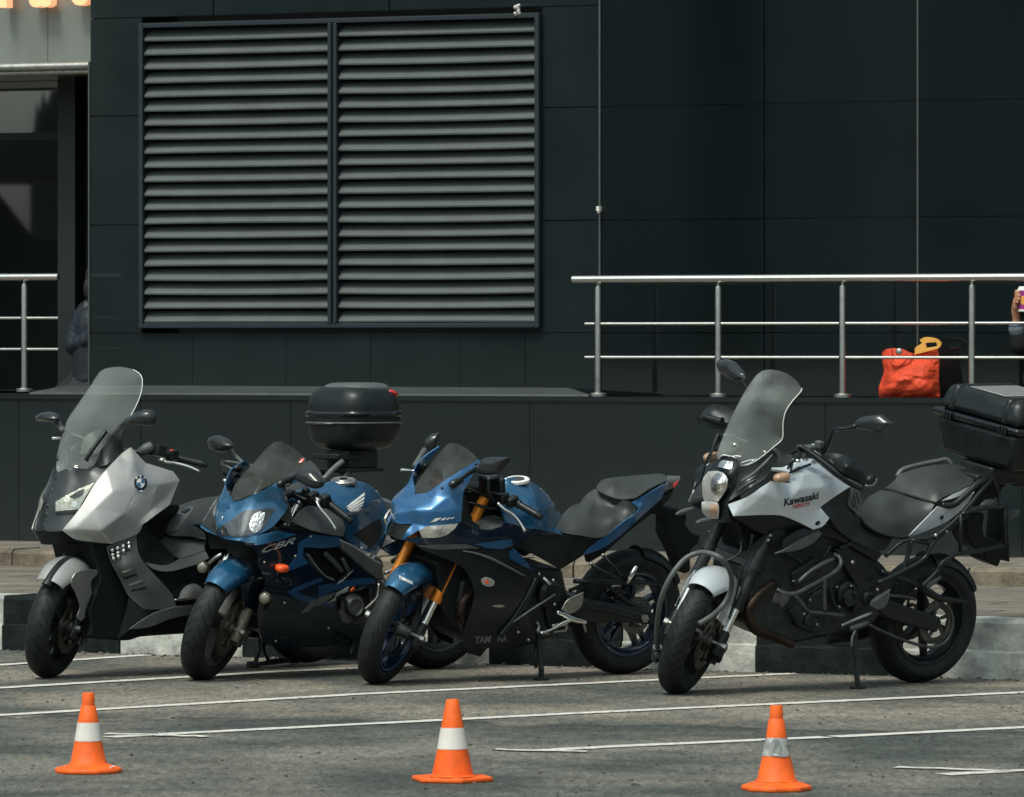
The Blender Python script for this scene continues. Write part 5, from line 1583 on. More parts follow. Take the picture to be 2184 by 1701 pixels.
for t in ('700,1060,.08 740,1020,.10 830,1000,.13', '720,1120,.09 800,1060,.11 930,1030,.17', '690,1000,.05 820,1090,.12 900,1090,.16'): B.tube('cable', M['black'], 'HT', t, .006)
B.tube('cable', M['decal_blue'], 'HT', '700,1075,.09 740,1058,.10 790,1110,.11', .008)
B.tube('steering_lock', M['white_paint'], 'HT', '850,985,.12 862,970,.12', .009)
blob(B, 'bar_end', M['chrome'], 'HT', 162, 902, -.33, (.014, .014, .012))
# seat, tail, swingarm
B.panel('seat', M['seat'], 'HT', '1518,1075,0* 1620,1110,0 1800,1100,0 2050,1040,0 2250,960,0* 2300,1040,.08 2100,1180,.13 1800,1330,.15 1600,1420,.15 1490,1480,.11* 1555,1310,.08 1545,1180,.05', '1700,1220,.12 2000,1130,.10', mirror=1, th=.03, step=18)
B.panel('tail_cowl', M['blue_dark'], 'HT', '1500,1490,.13* 1800,1345,.16 2100,1195,.14 2300,1050,.09* 2420,960,.03* 2350,1120,.08 2100,1300,.14 1800,1440,.16 1600,1540,.15', mirror=2, th=.01)
B.prism('rear_fender', M['black_matt'], 'HT', '2100,1250* 2400,1050* 2500,1250 2520,1500* 2440,1480 2300,1330*', -.05, .05, .01)
blob(B, 'tail_light', M['red_lens'], 'HT', 2420, 980, 0, (.02, .07, .02))
mb = MB()
for sd in (1, -1): mb.tube([(.50, sd * .10, .36), (.25, sd * .115, .36), (0, sd * .12, .315)], [.035, .03, .028], 10)
mb.box((.33, 0, .36), (.06, .22, .06)); mb.build('swingarm', M['alu_dark'], B.root, 40)
mb = MB(); mb.tube([(.45, -.17, .2), (.2, -.2, .28), (-.25, -.21, .48)], [.03, .055, .055], 16); mb.build('exhaust', M['alu'], B.root, True)
B.tube('side_stand', M['black'], 'HB', '1480,1230,.13 1478,1345,.20', .010, smooth=0)
# ================================================================ blue and black sports bike with orange forks
B = yam = Bike((1322, 1437.5), 35, R(10), 1.38, 'blue and black faired sports motorcycle with orange fork tubes, in the middle', 'motorcycles parked in a row')
B.fr_r = .298
B.setsteer((1.38, 0, .298), 25, 36)
F = B.fr
wheel(B, B.sf, B.axle, .298, .110, .2159, M['blue_dark'], 'b', disc=.148, disc_side=(-1,), ns=5, stripe=M['blue2'])
wheel(B, B.fr, (0, 0, .314), .314, .140, .2159, M['blue_dark'], 'b', disc=.11, disc_side=(-1,), sprocket=.09, ns=5)
fork(B, .120, .76, slider_r=.0265, tube_r=.0185, split=.235, usd=True, m_tube=M['gold'], m_slider=M['black'])
yoke(B, .120, .55)
fender(B, B.sf, B.axle, .330, .078, 52, 138, M['blue'], side_drop=.055, drops=lambda t: (.7 + .3 * sin(pi / 2 * min(t * 3, 1)), .4 + .8 * t))
B.panel('fork_shroud', M['blue_dark'], 'YB', '530,765,.098* 600,740,.10 680,770,.105* 690,800,.105* 635,960,.11 585,1090,.11 545,1130,.11* 495,1120,.105* 520,950,.10', fr=B.sf, th=.004)
B.text('lettering', 'YAMAHA', M['white_paint'], 'YB', 322, 700, 440, 752, 'front_fender', 28, .1, bold=.02)
caliper(B, -1, .085, R(205), .12)
# upper cowl and mouth
B.panel('upper_cowl', M['blue2'], 'YT', '462,618,0* 560,603,.05 650,545,.11 780,458,.155 900,385,.17 1003,322,.172* 1028,345,.18* 960,440,.19 872,600,.20* 862,740,.208 852,855,.21* 700,885,.192 600,897,.17 500,922,.14 430,965,.11 350,1008,.075* 385,940,.085 440,872,.09* 322,872,.022* 288,850,0* 298,780,0 345,715,0 410,655,0',
        '400,740,.052 460,750,.10 600,750,.163 620,640,.12 750,640,.172 750,800,.197 520,680,.09', mirror=1, th=.005, lin=.5)
B.panel('mouth', M['black_matt'], 'YT', '288,852,0* 322,874,.02 440,874,.085* 350,1008,.07* 310,1000,.04 262,975,0*', mirror=1)
for t in ('590,858* 640,822* 692,820* 628,853*', '678,840* 712,820* 728,820* 700,840*', '722,835* 750,818* 762,818* 740,834*', '758,828* 780,816* 798,815* 776,827*'):
    B.decal('cowl_decal', M['white_paint'], 'YT', t, 'upper_cowl', .003)
B.panel('headlight_well', M['black_matt'], 'YT', '480,925,.12* 560,890,.15 700,870,.175 850,850,.195* 800,940,.19 700,990,.175 560,1000,.15 480,990,.12*', mirror=2, th=.01)
B.panel('headlight', M['lamp_inner'], 'YT', '495,930,.145* 560,895,.165 690,880,.192 828,868,.21* 780,935,.208 700,978,.196 600,992,.175 520,988,.15*', '640,935,.195', mirror=2, th=.01)
B.panel('lower_cowl', M['blue_dark'], 'YT', '350,1008,.075* 500,990,.145 600,995,.17 700,980,.196 775,935,.21 850,870,.213* 960,915,.216 1090,928,.222 1195,897,.222* 1240,862,.217 1400,903,.2 1560,925,.185* 1700,960,.16* 1560,965,.185 1420,985,.205 1300,1065,.217* 1200,1085,.218 1080,1080,.218 940,1048,.212 800,1040,.2 600,1045,.165 430,1028,.10*', '1000,980,.225 1200,980,.227', mirror=2, th=.006)
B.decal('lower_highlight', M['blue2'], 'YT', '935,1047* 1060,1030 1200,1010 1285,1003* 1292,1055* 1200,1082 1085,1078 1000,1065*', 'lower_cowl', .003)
B.panel('windscreen', M['wscreen_smoke'], 'YT', '480,622,0* 455,590,-.04 462,550,-.065 520,455,-.105 640,300,-.13 735,190,-.125* 800,183,-.04 880,215,.05 950,270,.12 1003,320,.168* 900,382,.166 780,456,.151 650,543,.106 560,600,.046', '640,480,-.01 760,330,.0 850,330,.09 700,450,.06 560,530,-.02', th=.003, step=18)
B.panel('inner_frame', M['black'], 'YT', '870,595,.19* 905,690,.165 955,850,.175* 1060,925,.2* 960,912,.214 852,858,.208* 862,740,.205', mirror=2, th=.008)
B.panel('inner_floor', M['grey_plastic'], 'YT', '955,850,.12* 1080,800,.10 1230,820,.12* 1235,865,.2 1195,893,.212* 1090,922,.215 1000,905,.2*', mirror=2, th=.008)
B.prism('headstock', M['black_matt'], 'YT', '900,560* 1150,560 1260,700* 1240,880 1000,930 920,800*', -.08, .07, .02)
B.screws('cowl_screw', M['black_gloss'], 'YT', [(692, 565)], 'upper_cowl', .008)
B.screws('cowl_screw', M['black_gloss'], 'YT', [(980, 362)], 'upper_cowl', .008)
# tank
B.panel('fuel_tank', M['blue'], 'YT', '1160,560,0* 1220,485,0 1330,478,0 1450,512,0 1540,570,0 1620,660,0 1680,760,0 1712,800,0* 1650,890,.11* 1720,962,.145* 1560,925,.182 1400,903,.198 1240,864,.2* 1200,760,.175 1170,650,.12*',
        '1300,600,.09 1480,640,.125 1380,700,.16 1500,665,.135 1400,800,.188 1560,780,.155 1620,720,.08 1250,690,.15 1600,860,.15', mirror=1, th=.01)
c = F.p('YT', 1330, 492, 0); nrm = V((.15, 0, 1)).normalized()
mb = MB(); mb.lathe(c - nrm * .012, nrm, [(1e-4, 0), (.062, 0), (.062, .012), (.055, .017), (.044, .016), (.040, .011), (1e-4, .011)], 32, closed=False)
cap = mb.build('fuel_cap', M['white_paint'], B.root, 35)
mb = MB(); mb.lathe(c + nrm * .001, nrm, [(1e-4, 0), (.038, 0), (.036, .005), (1e-4, .006)], 28, closed=False); mb.build('cap_lid', M['alu_dark'], cap, 35)
B.panel('side_cover', M['black'], 'YT', '1302,1062,.212* 1420,985,.2 1510,955,.185 1720,968,.155 1950,990,.15 2040,995,.15* 1880,1150,.15* 1700,1262,.155* 1600,1200,.175 1450,1120,.2', mirror=2, th=.01)
# seats and tail
B.panel('rider_seat', M['seat'], 'YR', '120,500,.10* 160,440,.05 192,400,-.01 280,315,-.07 345,297,-.12* 400,225,-.13 480,170,-.13* 540,230,-.05 620,255,.02 760,278,.12* 832,330,.14* 800,390,.145 720,445,.152* 700,470,.152 620,545,.16 500,590,.16 350,570,.155 210,548,.13', '400,340,.0 300,440,.08 560,400,.08 480,330,-.02 620,420,.12 640,330,.04', th=.05, step=16)
B.panel('pillion_seat', M['seat'], 'YR', '488,150,-.08* 540,95,-.10 660,72,-.10 850,55,-.09 1040,42,-.075 1085,65,-.03* 1092,100,.045* 950,165,.085 820,252,.11* 700,262,.08 600,235,.03 500,185,-.05', '700,150,.0 900,110,-.01 790,215,.08 640,120,-.03', th=.06, step=16)
B.panel('tail_cowl', M['blue2'], 'YR', '345,748,.145* 480,640,.158 700,468,.16 805,395,.158 850,345,.145 785,285,.128* 870,250,.118 1050,145,.098 1088,130,.085* 1082,168,.085 1040,255,.09* 900,385,.12 700,565,.15 540,680,.155 390,735,.15', '840,300,.13 880,330,.13', mirror=2, th=.006)
B.panel('tail_end', M['grey_plastic'], 'YR', '1088,60,-.03* 1205,62,0* 1192,110,.02 1150,165,.04* 1082,182,.08* 1096,120,.06 1092,95,.045', th=.05)
B.panel('tail_light', M['red_lens'], 'YR', '1192,105,.025* 1182,135,.032 1150,168,.045* 1155,140,.045', th=.01)
B.panel('tail_underside', M['black_matt'], 'YR', '390,738,.13* 540,685,.14 700,570,.135 900,390,.11 1042,258,.08* 1150,170,.03* 1110,260,.02 950,390,.06 740,560,.12 560,720,.13* 420,800,.13', mirror=2, th=.01)
B.prism('plate_holder', M['black_matt'], 'YR', '980,300* 1100,330 1250,360* 1260,420 1250,470* 1300,540 1375,570* 1360,640 1300,700 1290,880* 1240,900* 1180,740 1095,570* 1100,470 1080,400 940,390*', -.06, .05, .008)
blob(B, 'rear_indicator', M['grey_plastic'], 'YR', 1240, 365, .10, (.06, .012, .014), rot=Mx.Rotation(.25, 3, 'Y')); blob(B, 'rear_indicator', M['grey_plastic'], 'YR', 1400, 450, -.02, (.05, .012, .016), rot=Mx.Rotation(.2, 3, 'Y'))
# fairing and engine
B.panel('side_fairing', M['black'], 'YB', '440,388,.10* 600,405,.165 800,402,.202 940,408,.214 1080,440,.22 1200,445,.22 1300,425,.218* 1420,560,.225 1512,672,.218* 1450,830,.218 1420,1000,.205 1480,1170,.18 1500,1232,.165* 1250,1275,.15 1085,1292,.14 1015,1348,.12* 905,1308,.12* 870,1180,.15 930,1000,.19 965,860,.215 940,720,.21 860,600,.205 700,520,.18 520,450,.13',
        '1100,600,.235 1250,700,.238 1100,900,.215 1350,800,.232', mirror=2, th=.006)
B.decal('fairing_panel', M['decal_blue'], 'YB', '1260,470* 1300,440* 1500,640* 1400,600 1270,530*', 'side_fairing', .003)
B.tube('fairing_edge_highlight', M['grey_plastic'], 'YB', '870,462,.216 1000,490,.228 1120,535,.236 1250,600,.238 1405,682,.232', [.003, .006, .008, .007, .004])  # raised edge in lighter grey, standing in for its highlight line
B.decal('fairing_lip', M['grey_plastic'], 'YB', '470,412* 700,405 900,405* 1010,440* 800,445 700,452 560,435*', 'side_fairing', .003)
o = B.decal('indicator', mat('indicator_lens', (.36, .34, .31), .1, coat=1.), 'YB', circle(1080, 725, 56, 38, rot=.2), 'side_fairing', .006, .006, raw=True)
B.decal('indicator_bulb', M['orange_lens'], 'YB', circle(1066, 720, 15, 15), 'side_fairing', .014, .004, raw=True, parent=o)
B.text('lettering', 'YAM', M['decal_dim2'], 'YB', 970, 1245, 1105, 1239, 'side_fairing', 60, .15, bold=.02, off=.005)
B.text('lettering', 'HA', M['decal_dim2'], 'YB', 1158, 1236, 1240, 1232, 'side_fairing', 58, .15, bold=.02, off=.005)
o = B.decal('small_badge', M['alu'], 'YB', '1120,928* 1180,918 1225,932 1190,942 1130,938*', 'side_fairing', .003)
B.prism('engine', M['engine'], 'YB', '1250,520* 1500,600 1720,620* 1760,900 1640,1190* 1420,1280 1100,1290* 900,1240 820,1000 860,720*', -.15, .14, .02)
B.prism('radiator', M['black_matt'], 'YB', '640,560* 900,480* 980,760 900,1080 840,1180* 700,1000*', -.15, .13, .01)
B.tube('exhaust_header', M['rust'], 'YB', '910,745,.10 850,840,.11 860,960,.11 900,1080,.10', .024)
B.tube('exhaust_header', M['rust'], 'YB', '960,800,.13 880,880,.14 850,980,.14 880,1120,.12', .024)
B.tube('frame_tube', M['black'], 'YB', '1495,695,.222 1420,850,.222 1290,1060,.205 1180,1190,.185', .014)
B.tube('shift_rod', M['alu'], 'YB', '1655,832,.20 1480,945,.215 1298,1064,.215', .005, smooth=0)
B.tube('belly_point', M['black'], 'YB', '905,1310,.10 1010,1345,.10 1085,1250,.12', .012, smooth=0)
mb = MB(); p = F.p('YB', 1590, 820, .14); mb.lathe(p, (0, 1, 0), [(1e-4, 0), (.07, 0), (.068, .03), (.05, .045), (1e-4, .048)], 28, closed=False); mb.build('sprocket_cover', M['black'], B.root, 35)
B.prism('frame_plate', M['black'], 'YB', '1500,690* 1560,660 1680,780* 1740,760 1760,900 1700,1120* 1620,1140 1580,960 1620,850*', .12, .165, .008, mirror=True)
B.tube('frame_sticker', M['white_paint'], 'YB', '1560,695,.19 1612,745,.19', .006, smooth=0)
for x, y in ((1518, 660), (1640, 712), (1650, 918), (1428, 1222), (1340, 1155), (1255, 1110)): blob(B, 'frame_bolt', M['alu'], 'YB', x, y, .20, (.008, .008, .008))
# swingarm, chain guard, struts
mb = MB()
for sd in (1, -1): mb.tube([(.50, sd * .10, .40), (.25, sd * .105, .37), (.0, sd * .11, .314)], [.034, .03, .026], 10)
mb.box((.34, 0, .38), (.06, .2, .06)); mb.build('swingarm', M['black'], B.root, 40)
B.prism('chain_guard', M['black'], 'YR', '330,1200* 400,1120 440,1115 620,1150 800,1180 980,1232* 985,1300 960,1335* 700,1310 420,1310 290,1250*', .10, .125, .006)
B.tube('swingarm_brace', M['black'], 'YR', '300,960,.12 560,965,.12 800,975,.12 1015,978,.12', [.012, .014, .013, .012], smooth=0)
B.tube('hugger_edge', M['black'], 'YR', '260,1040,.11 400,985,.11 520,980,.11 640,1040,.11 760,1140,.11 880,1200,.11', .010)
B.tube('peg_bracket', M['black'], 'YR', '545,740,.15 640,840,.17 735,955,.19', .008, smooth=0); B.tube('peg_bracket', M['black'], 'YR', '435,812,.15 560,885,.17 735,965,.19', .008, smooth=0)
B.tube('passenger_peg', M['chrome'], 'YR', '748,975,.20 790,900,.21 830,830,.22', [.012, .013, .010], smooth=0)
for x, y in ((542, 738), (440, 812)): blob(B, 'bracket_bolt', M['alu'], 'YR', x, y, .16, (.009, .009, .009))
mb = MB(); p = F.p('YR', 890, 1275, .13); mb.cyl(p - V((0, .02, 0)), p + V((0, .02, 0)), .02, 6); mb.cyl(p + V((0, .02, 0)), p + V((0, .028, 0)), .009, 10); mb.build('axle_nut', M['alu'], B.root, 30)
B.decal('chain_sticker', M['sticker'], 'YR', '365,1135* 445,1140* 445,1190* 370,1185*', None, .003) if False else None
B.prism('heel_plate', M['alu'], 'YR', '188,1205* 245,1120 380,1052* 372,1150 330,1210 270,1240*', .19, .196, .002)
pg = B.tube('foot_peg', M['chrome'], 'YR', '150,1225,.20 220,1250,.20 290,1285,.21 400,1312,.22', [.010, .012, .014, .011])
B.tube('gear_pedal', M['chrome'], 'YR', '10,1405,.21 110,1370,.21 200,1320,.21 290,1285,.21', [.009, .006, .010, .008], parent=pg)
B.tube('gear_pedal', M['alu'], 'YR', '110,1345,.2 180,1330,.2 240,1330,.2', .010, parent=pg); B.tube('gear_pedal', M['alu'], 'YR', '380,1320,.215 396,1395,.215', .006, smooth=0, parent=pg)
B.tube('gear_pedal', M['alu'], 'YR', '125,1395,.2 180,1385,.2 225,1380,.2 235,1330,.2', .006, parent=pg)
B.tube('stand_spring', M['alu'], 'YB', '1500,1070,.17 1520,1110,.175 1510,1150,.18 1600,1165,.18', .008)
stand(B, 'YB', '1510,1180,.15 1522,1300,.17 1538,1480,.215', .014)
B.tube('stand_spring', M['black'], 'YB', '1490,1250,.15 1492,1460,.20', .008, smooth=0)
fender(B, B.fr, (0, 0, .314), .335, .075, 95, 150, M['black'], name='rear_fender', side_drop=.03)
mb = MB(); mb.tube([(.45, -.16, .2), (.25, -.18, .24), (-.2, -.19, .42)], [.03, .05, .055], 16); mb.build('exhaust', M['alu_dark'], B.root, True)
# mirrors
mo = mirror_head(B, 'YT', '1000,415 1035,350* 1070,308 1150,298 1285,305* 1270,350 1240,400 1210,440* 1100,456 1035,445', .37, .05, yaw=.2)
B.tube('mirror_arm', M['black'], 'YT', '850,490,.19 930,435,.23 1010,390,.31', [.010, .010, .016], parent=mo)
B.tube('mirror_foot', M['black_gloss'], 'YT', '760,560,.185 790,530,.19 865,490,.195', [.016, .022, .014], parent=mo)
mo = mirror_head(B, 'YT', '540,215 548,155* 600,105 665,90* 667,160 640,272* 598,275 560,235', -.30, .05, yaw=.9)
B.tube('mirror_arm', M['grey_plastic'], 'YT', '465,385,-.19 500,310,-.24 545,240,-.28', [.020, .013, .016], parent=mo)
B.tube('lever_guard', M['black'], 'YT', '470,440,-.20 530,390,-.16 560,370,-.14', .014)
B.tube('brake_lever', M['chrome'], 'YT', '455,420,-.26 400,415,-.30 345,413,-.34', [.007, .007, .011])
# bars and controls
box_at(B, 'fluid_reservoir', M['black_gloss'], 'YT', 1095, 525, .16, (.075, .09, .085), Mx.Rotation(.15, 3, 'Y'), .012)
box_at(B, 'clutch_perch', M['black'], 'YT', 1190, 540, .19, (.03, .05, .07), Mx.Rotation(.15, 3, 'Y'), .008)
blob(B, 'adjuster', M['orange_lens'], 'YT', 1105, 602, .18, (.008, .008, .006))
B.tube('handlebar', M['black'], 'YT', '1100,610,.10 1180,640,.15 1260,680,.2 1330,710,.23', .014)
for x, y, l, d in ((1215, 650, .18, (.05, .05, .05)), (1290, 680, .215, (.06, .05, .05)), (1345, 700, .235, (.03, .04, .04))): box_at(B, 'switch_box', M['black'], 'YT', x, y, l, d, Mx.Rotation(.35, 3, 'Y'), .01)
grip(B, F.p('YT', 1345, 705, .24), F.p('YT', 1500, 795, .33), r=.0175)
B.tube('clutch_lever', M['chrome'], 'YT', '1165,695,.20 1230,750,.23 1290,785,.25 1350,850,.28 1400,938,.31', [.009, .008, .007, .007, .010])
for t in ('880,560,.08 960,590,.12 1060,620,.14 1140,660,.15', '890,690,.08 960,700,.12 1080,735,.15 1160,740,.16', '880,600,.05 1000,610,.10 1160,680,.16', '900,545,.03 980,590,.05 1000,680,.06', '1120,600,.12 1130,680,.13 1170,690,.15'): B.tube('cable', M['black'], 'YT', t, .0075)
grip(B, F.p('YT', 560, 400, -.22), F.p('YT', 490, 430, -.31), r=.016)
# ================================================================ silver adventure bike
B = kaw = Bike((1953, 1455.5), 37, R(10), 1.415, 'silver adventure motorcycle with a tall clear windscreen and hand guards, at the right end', 'motorcycles parked in a row')
B.fr_r = .30
B.setsteer((1.415, 0, .30), 25, 35)
F = B.fr; S = B.sf
wheel(B, B.sf, B.axle, .30, .120, .2159, M['black'], 'c', disc=.15, disc_side=(1, -1), ns=6, double=False)
wheel(B, B.fr, (0, 0, .312), .312, .160, .2159, M['black'], 'b', disc=.125, disc_side=(-1,), sprocket=.1, ns=6, double=False)
fork(B, .122, .78, slider_r=.0285, tube_r=.019, split=.235, usd=True, m_tube=M['black'], m_slider=M['black'])
yoke(B, .122, .40); yoke(B, .122, .66)
for sd in (1, -1): caliper(B, sd, .09, R(215), .125, M['black'])
fender(B, B.sf, B.axle, .337, .090, 60, 128, M['silver_cool'], side_drop=.05, drops=lambda t: (.75 + .25 * sin(pi / 2 * min(t * 3, 1)), .45 + .7 * t))
B.panel('fork_guard', M['silver_cool'], 'KB', '745,640,.10* 820,715,.112* 800,790,.114 760,905,.114 665,1030,.112* 598,960,.10* 650,860,.10 700,740,.10', fr=S, th=.004)
B.panel('fork_guard', M['silver_cool'], 'KB', '410,545,-.10* 340,640,-.11 250,830,-.112* 240,855,-.112* 300,740,-.10 380,640,-.095', fr=S, th=.004)
# headlights and pod
B.panel('lamp_pod', M['black'], 'KT', '520,1020,-.08* 580,940,-.07 640,885,-.04 680,878,0 760,915,.07* 778,1050,.10 740,1180,.105 695,1285,.105* 700,1400,.10 732,1460,.09* 610,1462,.05* 560,1430,-.02 480,1380,-.06* 480,1280,-.07 480,1120,-.08', '600,1150,.0 700,1050,.08', th=.05, step=18)
B.panel('headlight', M['lamp_inner'], 'KT', '470,1140,-.08* 480,1082,-.08 520,1025,-.06* 590,1019,.005 652,1040,.068 688,1090,.10* 680,1165,.10 642,1232,.08 602,1283,.06* 540,1273,0 488,1276,-.06* 472,1220,-.08', '540,1130,-.015 600,1130,.078', th=.004)
B.decal('lamp_bowl', M['reflector'], 'KT', circle(607, 1130, 62, 92, rot=.15), 'headlight', .002, raw=True)
B.panel('headlight', M['lamp_inner'], 'KT', '467,1287,-.065* 490,1278,-.055 545,1277,.005 601,1291,.057* 613,1340,.068 605,1431,.05* 560,1429,.0 502,1406,-.04 467,1360,-.06', '550,1350,.033', th=.004)
B.decal('lamp_bowl', M['tan_lens'], 'KT', circle(570, 1355, 34, 55), 'headlight', .002, raw=True)
B.panel('position_light', M['reflector'], 'KT', '600,982,-.01* 640,930,.0 735,942,.07* 722,1005,.08* 650,995,.04', th=.006)
for t in ('700,1060,.105 720,1050,.105 760,1060,.112 720,1080,.112', '690,1140,.105 730,1125,.108 735,1150,.112 700,1165,.112'): B.panel('pod_slot', M['black_matt'], 'KT', t, th=.006)
B.panel('side_cowl', M['black'], 'KT', '775,985,.11* 900,955,.15 1075,838,.20* 1118,900,.212 1080,960,.215* 1010,1080,.212 880,1165,.20 700,1275,.13* 745,1180,.12 780,1060,.12', '900,1080,.175', mirror=2, th=.008)
for t in ('800,1110,.165 900,1050,.185 1000,960,.21 1070,880,.212', '770,1190,.14 860,1130,.18 930,1090,.195'): B.tube('cowl_rib', M['grey_plastic'], 'KT', t, [.004, .008, .008, .004] if t.startswith('800') else [.004, .007, .004])
B.panel('windscreen_bracket', M['grey_plastic'], 'KT', '1075,850,.18* 1110,830,.18 1195,880,.16* 1235,880,.16 1240,930,.17* 1180,980,.19 1130,990,.2 1040,990,.2* 1110,930,.2', mirror=2, th=.02)
B.panel('windscreen', M['wscreen'], 'KT', '768,985,.075* 755,910,.055* 650,887,-.01* 605,930,-.07* 594,900,-.09 605,840,-.11 645,735,-.14 720,560,-.16 830,350,-.17 930,205,-.165 985,163,-.12* 1070,156,-.02 1180,185,.08 1270,250,.15 1320,315,.195* 1310,345,.2 1235,430,.2 1180,520,.2 1160,620,.2 1155,742,.205* 1080,815,.195 1000,882,.17 900,952,.14 800,988,.09*',
        '900,400,-.03 1050,300,0 1000,550,.08 800,750,.0 1100,450,.13 700,750,-.08 900,800,.08 950,250,-.09', th=.004, step=20)
B.tube('screen_edge_highlight', M['white_paint'], 'KT', '1320,315,.195 1310,345,.2 1235,430,.2 1180,520,.2 1160,620,.2 1155,742,.205 1080,815,.195 1000,882,.17 900,952,.14 800,988,.09', .0022)  # rim highlight of the screen made as thin white tubes
B.tube('screen_edge_highlight', M['white_paint'], 'KT', '605,930,-.07 650,885,-.01 755,908,.055', .003)
B.screws('screen_bolt', M['chrome'], 'KT', [(750, 798)], 'windscreen', .014)
B.screws('screen_bolt', M['chrome'], 'KT', [(1005, 858)], 'windscreen', .009)
B.screws('screen_bolt', M['chrome'], 'KT', [(905, 935)], 'windscreen', .009)
blob(B, 'indicator', M['tan_lens'], 'KT', 1150, 1075, .25, (.045, .028, .022), e=.8, rot=Mx.Rotation(.15, 3, 'Y')); blob(B, 'indicator', M['tan_lens'], 'KT', 552, 900, -.24, (.045, .028, .022), e=.8, rot=Mx.Rotation(.15, 3, 'Y'))
# tank and shrouds
B.panel('tank_shroud', M['silver_cool'], 'KT', '690,1305,.13* 860,1238,.19 980,1155,.222 1060,1105,.222* 1230,1120,.212 1340,1060,.192 1450,1055,.172 1600,1085,.16 1738,1150,.15* 1600,1240,.19 1478,1328,.215* 1510,1370,.222 1556,1422,.228* 1500,1490,.234 1420,1520,.236* 1300,1460,.236 1150,1402,.226 1000,1395,.212 735,1405,.165*',
        '1000,1215,.236 1300,1170,.236 1480,1160,.213 1200,1300,.238 900,1310,.205', mirror=2, th=.006, lin=.6)
B.panel('fuel_tank', M['silver_cool'], 'KT', '1190,1020,0* 1300,930,0 1400,915,0 1500,940,0 1640,1030,0 1742,1140,0* 1736,1154,.145* 1600,1090,.158 1450,1060,.17 1340,1066,.19 1232,1124,.21* 1195,1070,.13', '1450,1000,.10', mirror=1, th=.01)
B.decal('shroud_recess', M['decal_black'], 'KT', circle(1455, 1465, 24, 16, rot=-.7), 'tank_shroud', .002, raw=True)
B.text('lettering', 'Kawasaki', M['decal_black'], 'KT', 1165, 1318, 1462, 1254, 'tank_shroud', 60, .12, bold=.02)
B.text('lettering', 'VERSYS', M['decal_red'], 'KT', 1245, 1342, 1388, 1312, 'tank_shroud', 32, .4, bold=.012)
B.panel('side_cover', M['black'], 'KT', '1478,1328,.208* 1600,1240,.182 1735,1156,.142* 1716,1305,.145 1812,1410,.145* 1860,1520,.145 2100,1592,.155* 2000,1700,.16 1800,1640,.175 1640,1530,.195 1556,1422,.218*', mirror=2, th=.01)
B.panel('vent_plate', M['grey_plastic'], 'KT', '1755,1165,.15* 1808,1190,.15 1836,1285,.15 1812,1410,.155* 1712,1305,.155*', th=.008, holes=['1728,1300* 1745,1250* 1775,1340* 1765,1345*', '1752,1240* 1765,1215* 1795,1350* 1785,1352*', '1772,1200* 1790,1205* 1815,1300* 1808,1330*'], step=10)
B.panel('winglet', M['grey_plastic'], 'KB', '1098,405,.25* 1180,370,.25 1300,290,.24 1470,205,.222* 1490,240,.222* 1410,320,.232 1270,378,.245', th=.012, mirror=2)
B.panel('radiator_cowl', M['black'], 'KB', '1170,375,.24* 1170,290,.235 1300,200,.225 1440,185,.215* 1468,207,.22* 1300,285,.238', th=.01, mirror=2)
B.panel('cowl_under', M['black'], 'KB', '735,85,.15* 1000,75,.2 1150,82,.215 1300,140,.222 1410,200,.222* 1300,210,.2 1160,290,.18 900,200,.14*', th=.01, mirror=2)
# seats
B.panel('rider_seat', M['seat'], 'KR', '800,1105,.06* 860,1040,-.02 930,1000,-.07 992,968,-.11* 1150,1010,-.03 1310,1060,.08 1422,1092,.155* 1380,1190,.165 1290,1330,.172* 1200,1385,.17 1080,1385,.17 930,1340,.16 830,1275,.145 792,1190,.12', '1000,1070,.04 1100,1250,.155 900,1150,.09 1250,1150,.12 1180,1080,.04', th=.06, step=16)
B.panel('pillion_seat', M['seat'], 'KR', '992,968,-.11* 1080,900,-.14 1112,850,-.15* 1300,790,-.15 1520,762,-.135 1650,772,-.10 1735,830,-.02* 1755,920,.11* 1600,1000,.145 1500,1040,.152 1422,1092,.155* 1310,1060,.08 1150,1010,-.03', '1350,860,-.05 1400,980,.09 1550,880,.02 1390,1040,.12 1240,900,-.05 1450,1010,.13', th=.06, step=16)
B.tube('seat_seam', M['black_matt'], 'KR', '985,970,-.10 1150,1012,-.025 1310,1062,.085 1425,1094,.158', .007)
B.tube('seat_seam', M['black_matt'], 'KR', '795,1230,.14 830,1278,.155 930,1344,.168 1080,1388,.178 1200,1388,.178', .006)
B.tube('grab_rail', M['grey_plastic'], 'KR', '1105,870,-.17 1150,810,-.175 1300,768,-.18 1440,740,-.18 1520,725,-.17 1570,765,-.15', .013)
B.tube('grab_rail', M['black'], 'KR', '1480,1110,.16 1580,1110,.18 1680,1030,.185 1800,920,.18 1920,862,.16', .016)
B.panel('tail_cowl', M['silver_cool'], 'KR', '1180,1395,.168* 1350,1225,.175 1450,1122,.172* 1530,1135,.172 1650,1080,.168 1760,1000,.16* 1700,1100,.16 1560,1230,.168 1400,1310,.17', mirror=2, th=.006)
B.panel('tail_cowl', M['silver_cool'], 'KR', '1480,1075,.165* 1600,1010,.16 1770,932,.142* 1700,1005,.155 1560,1060,.168*', mirror=2, th=.006)
blob(B, 'tail_hole', M['decal_black'], 'KR', 1484, 1216, .174, (.011, .003, .011))
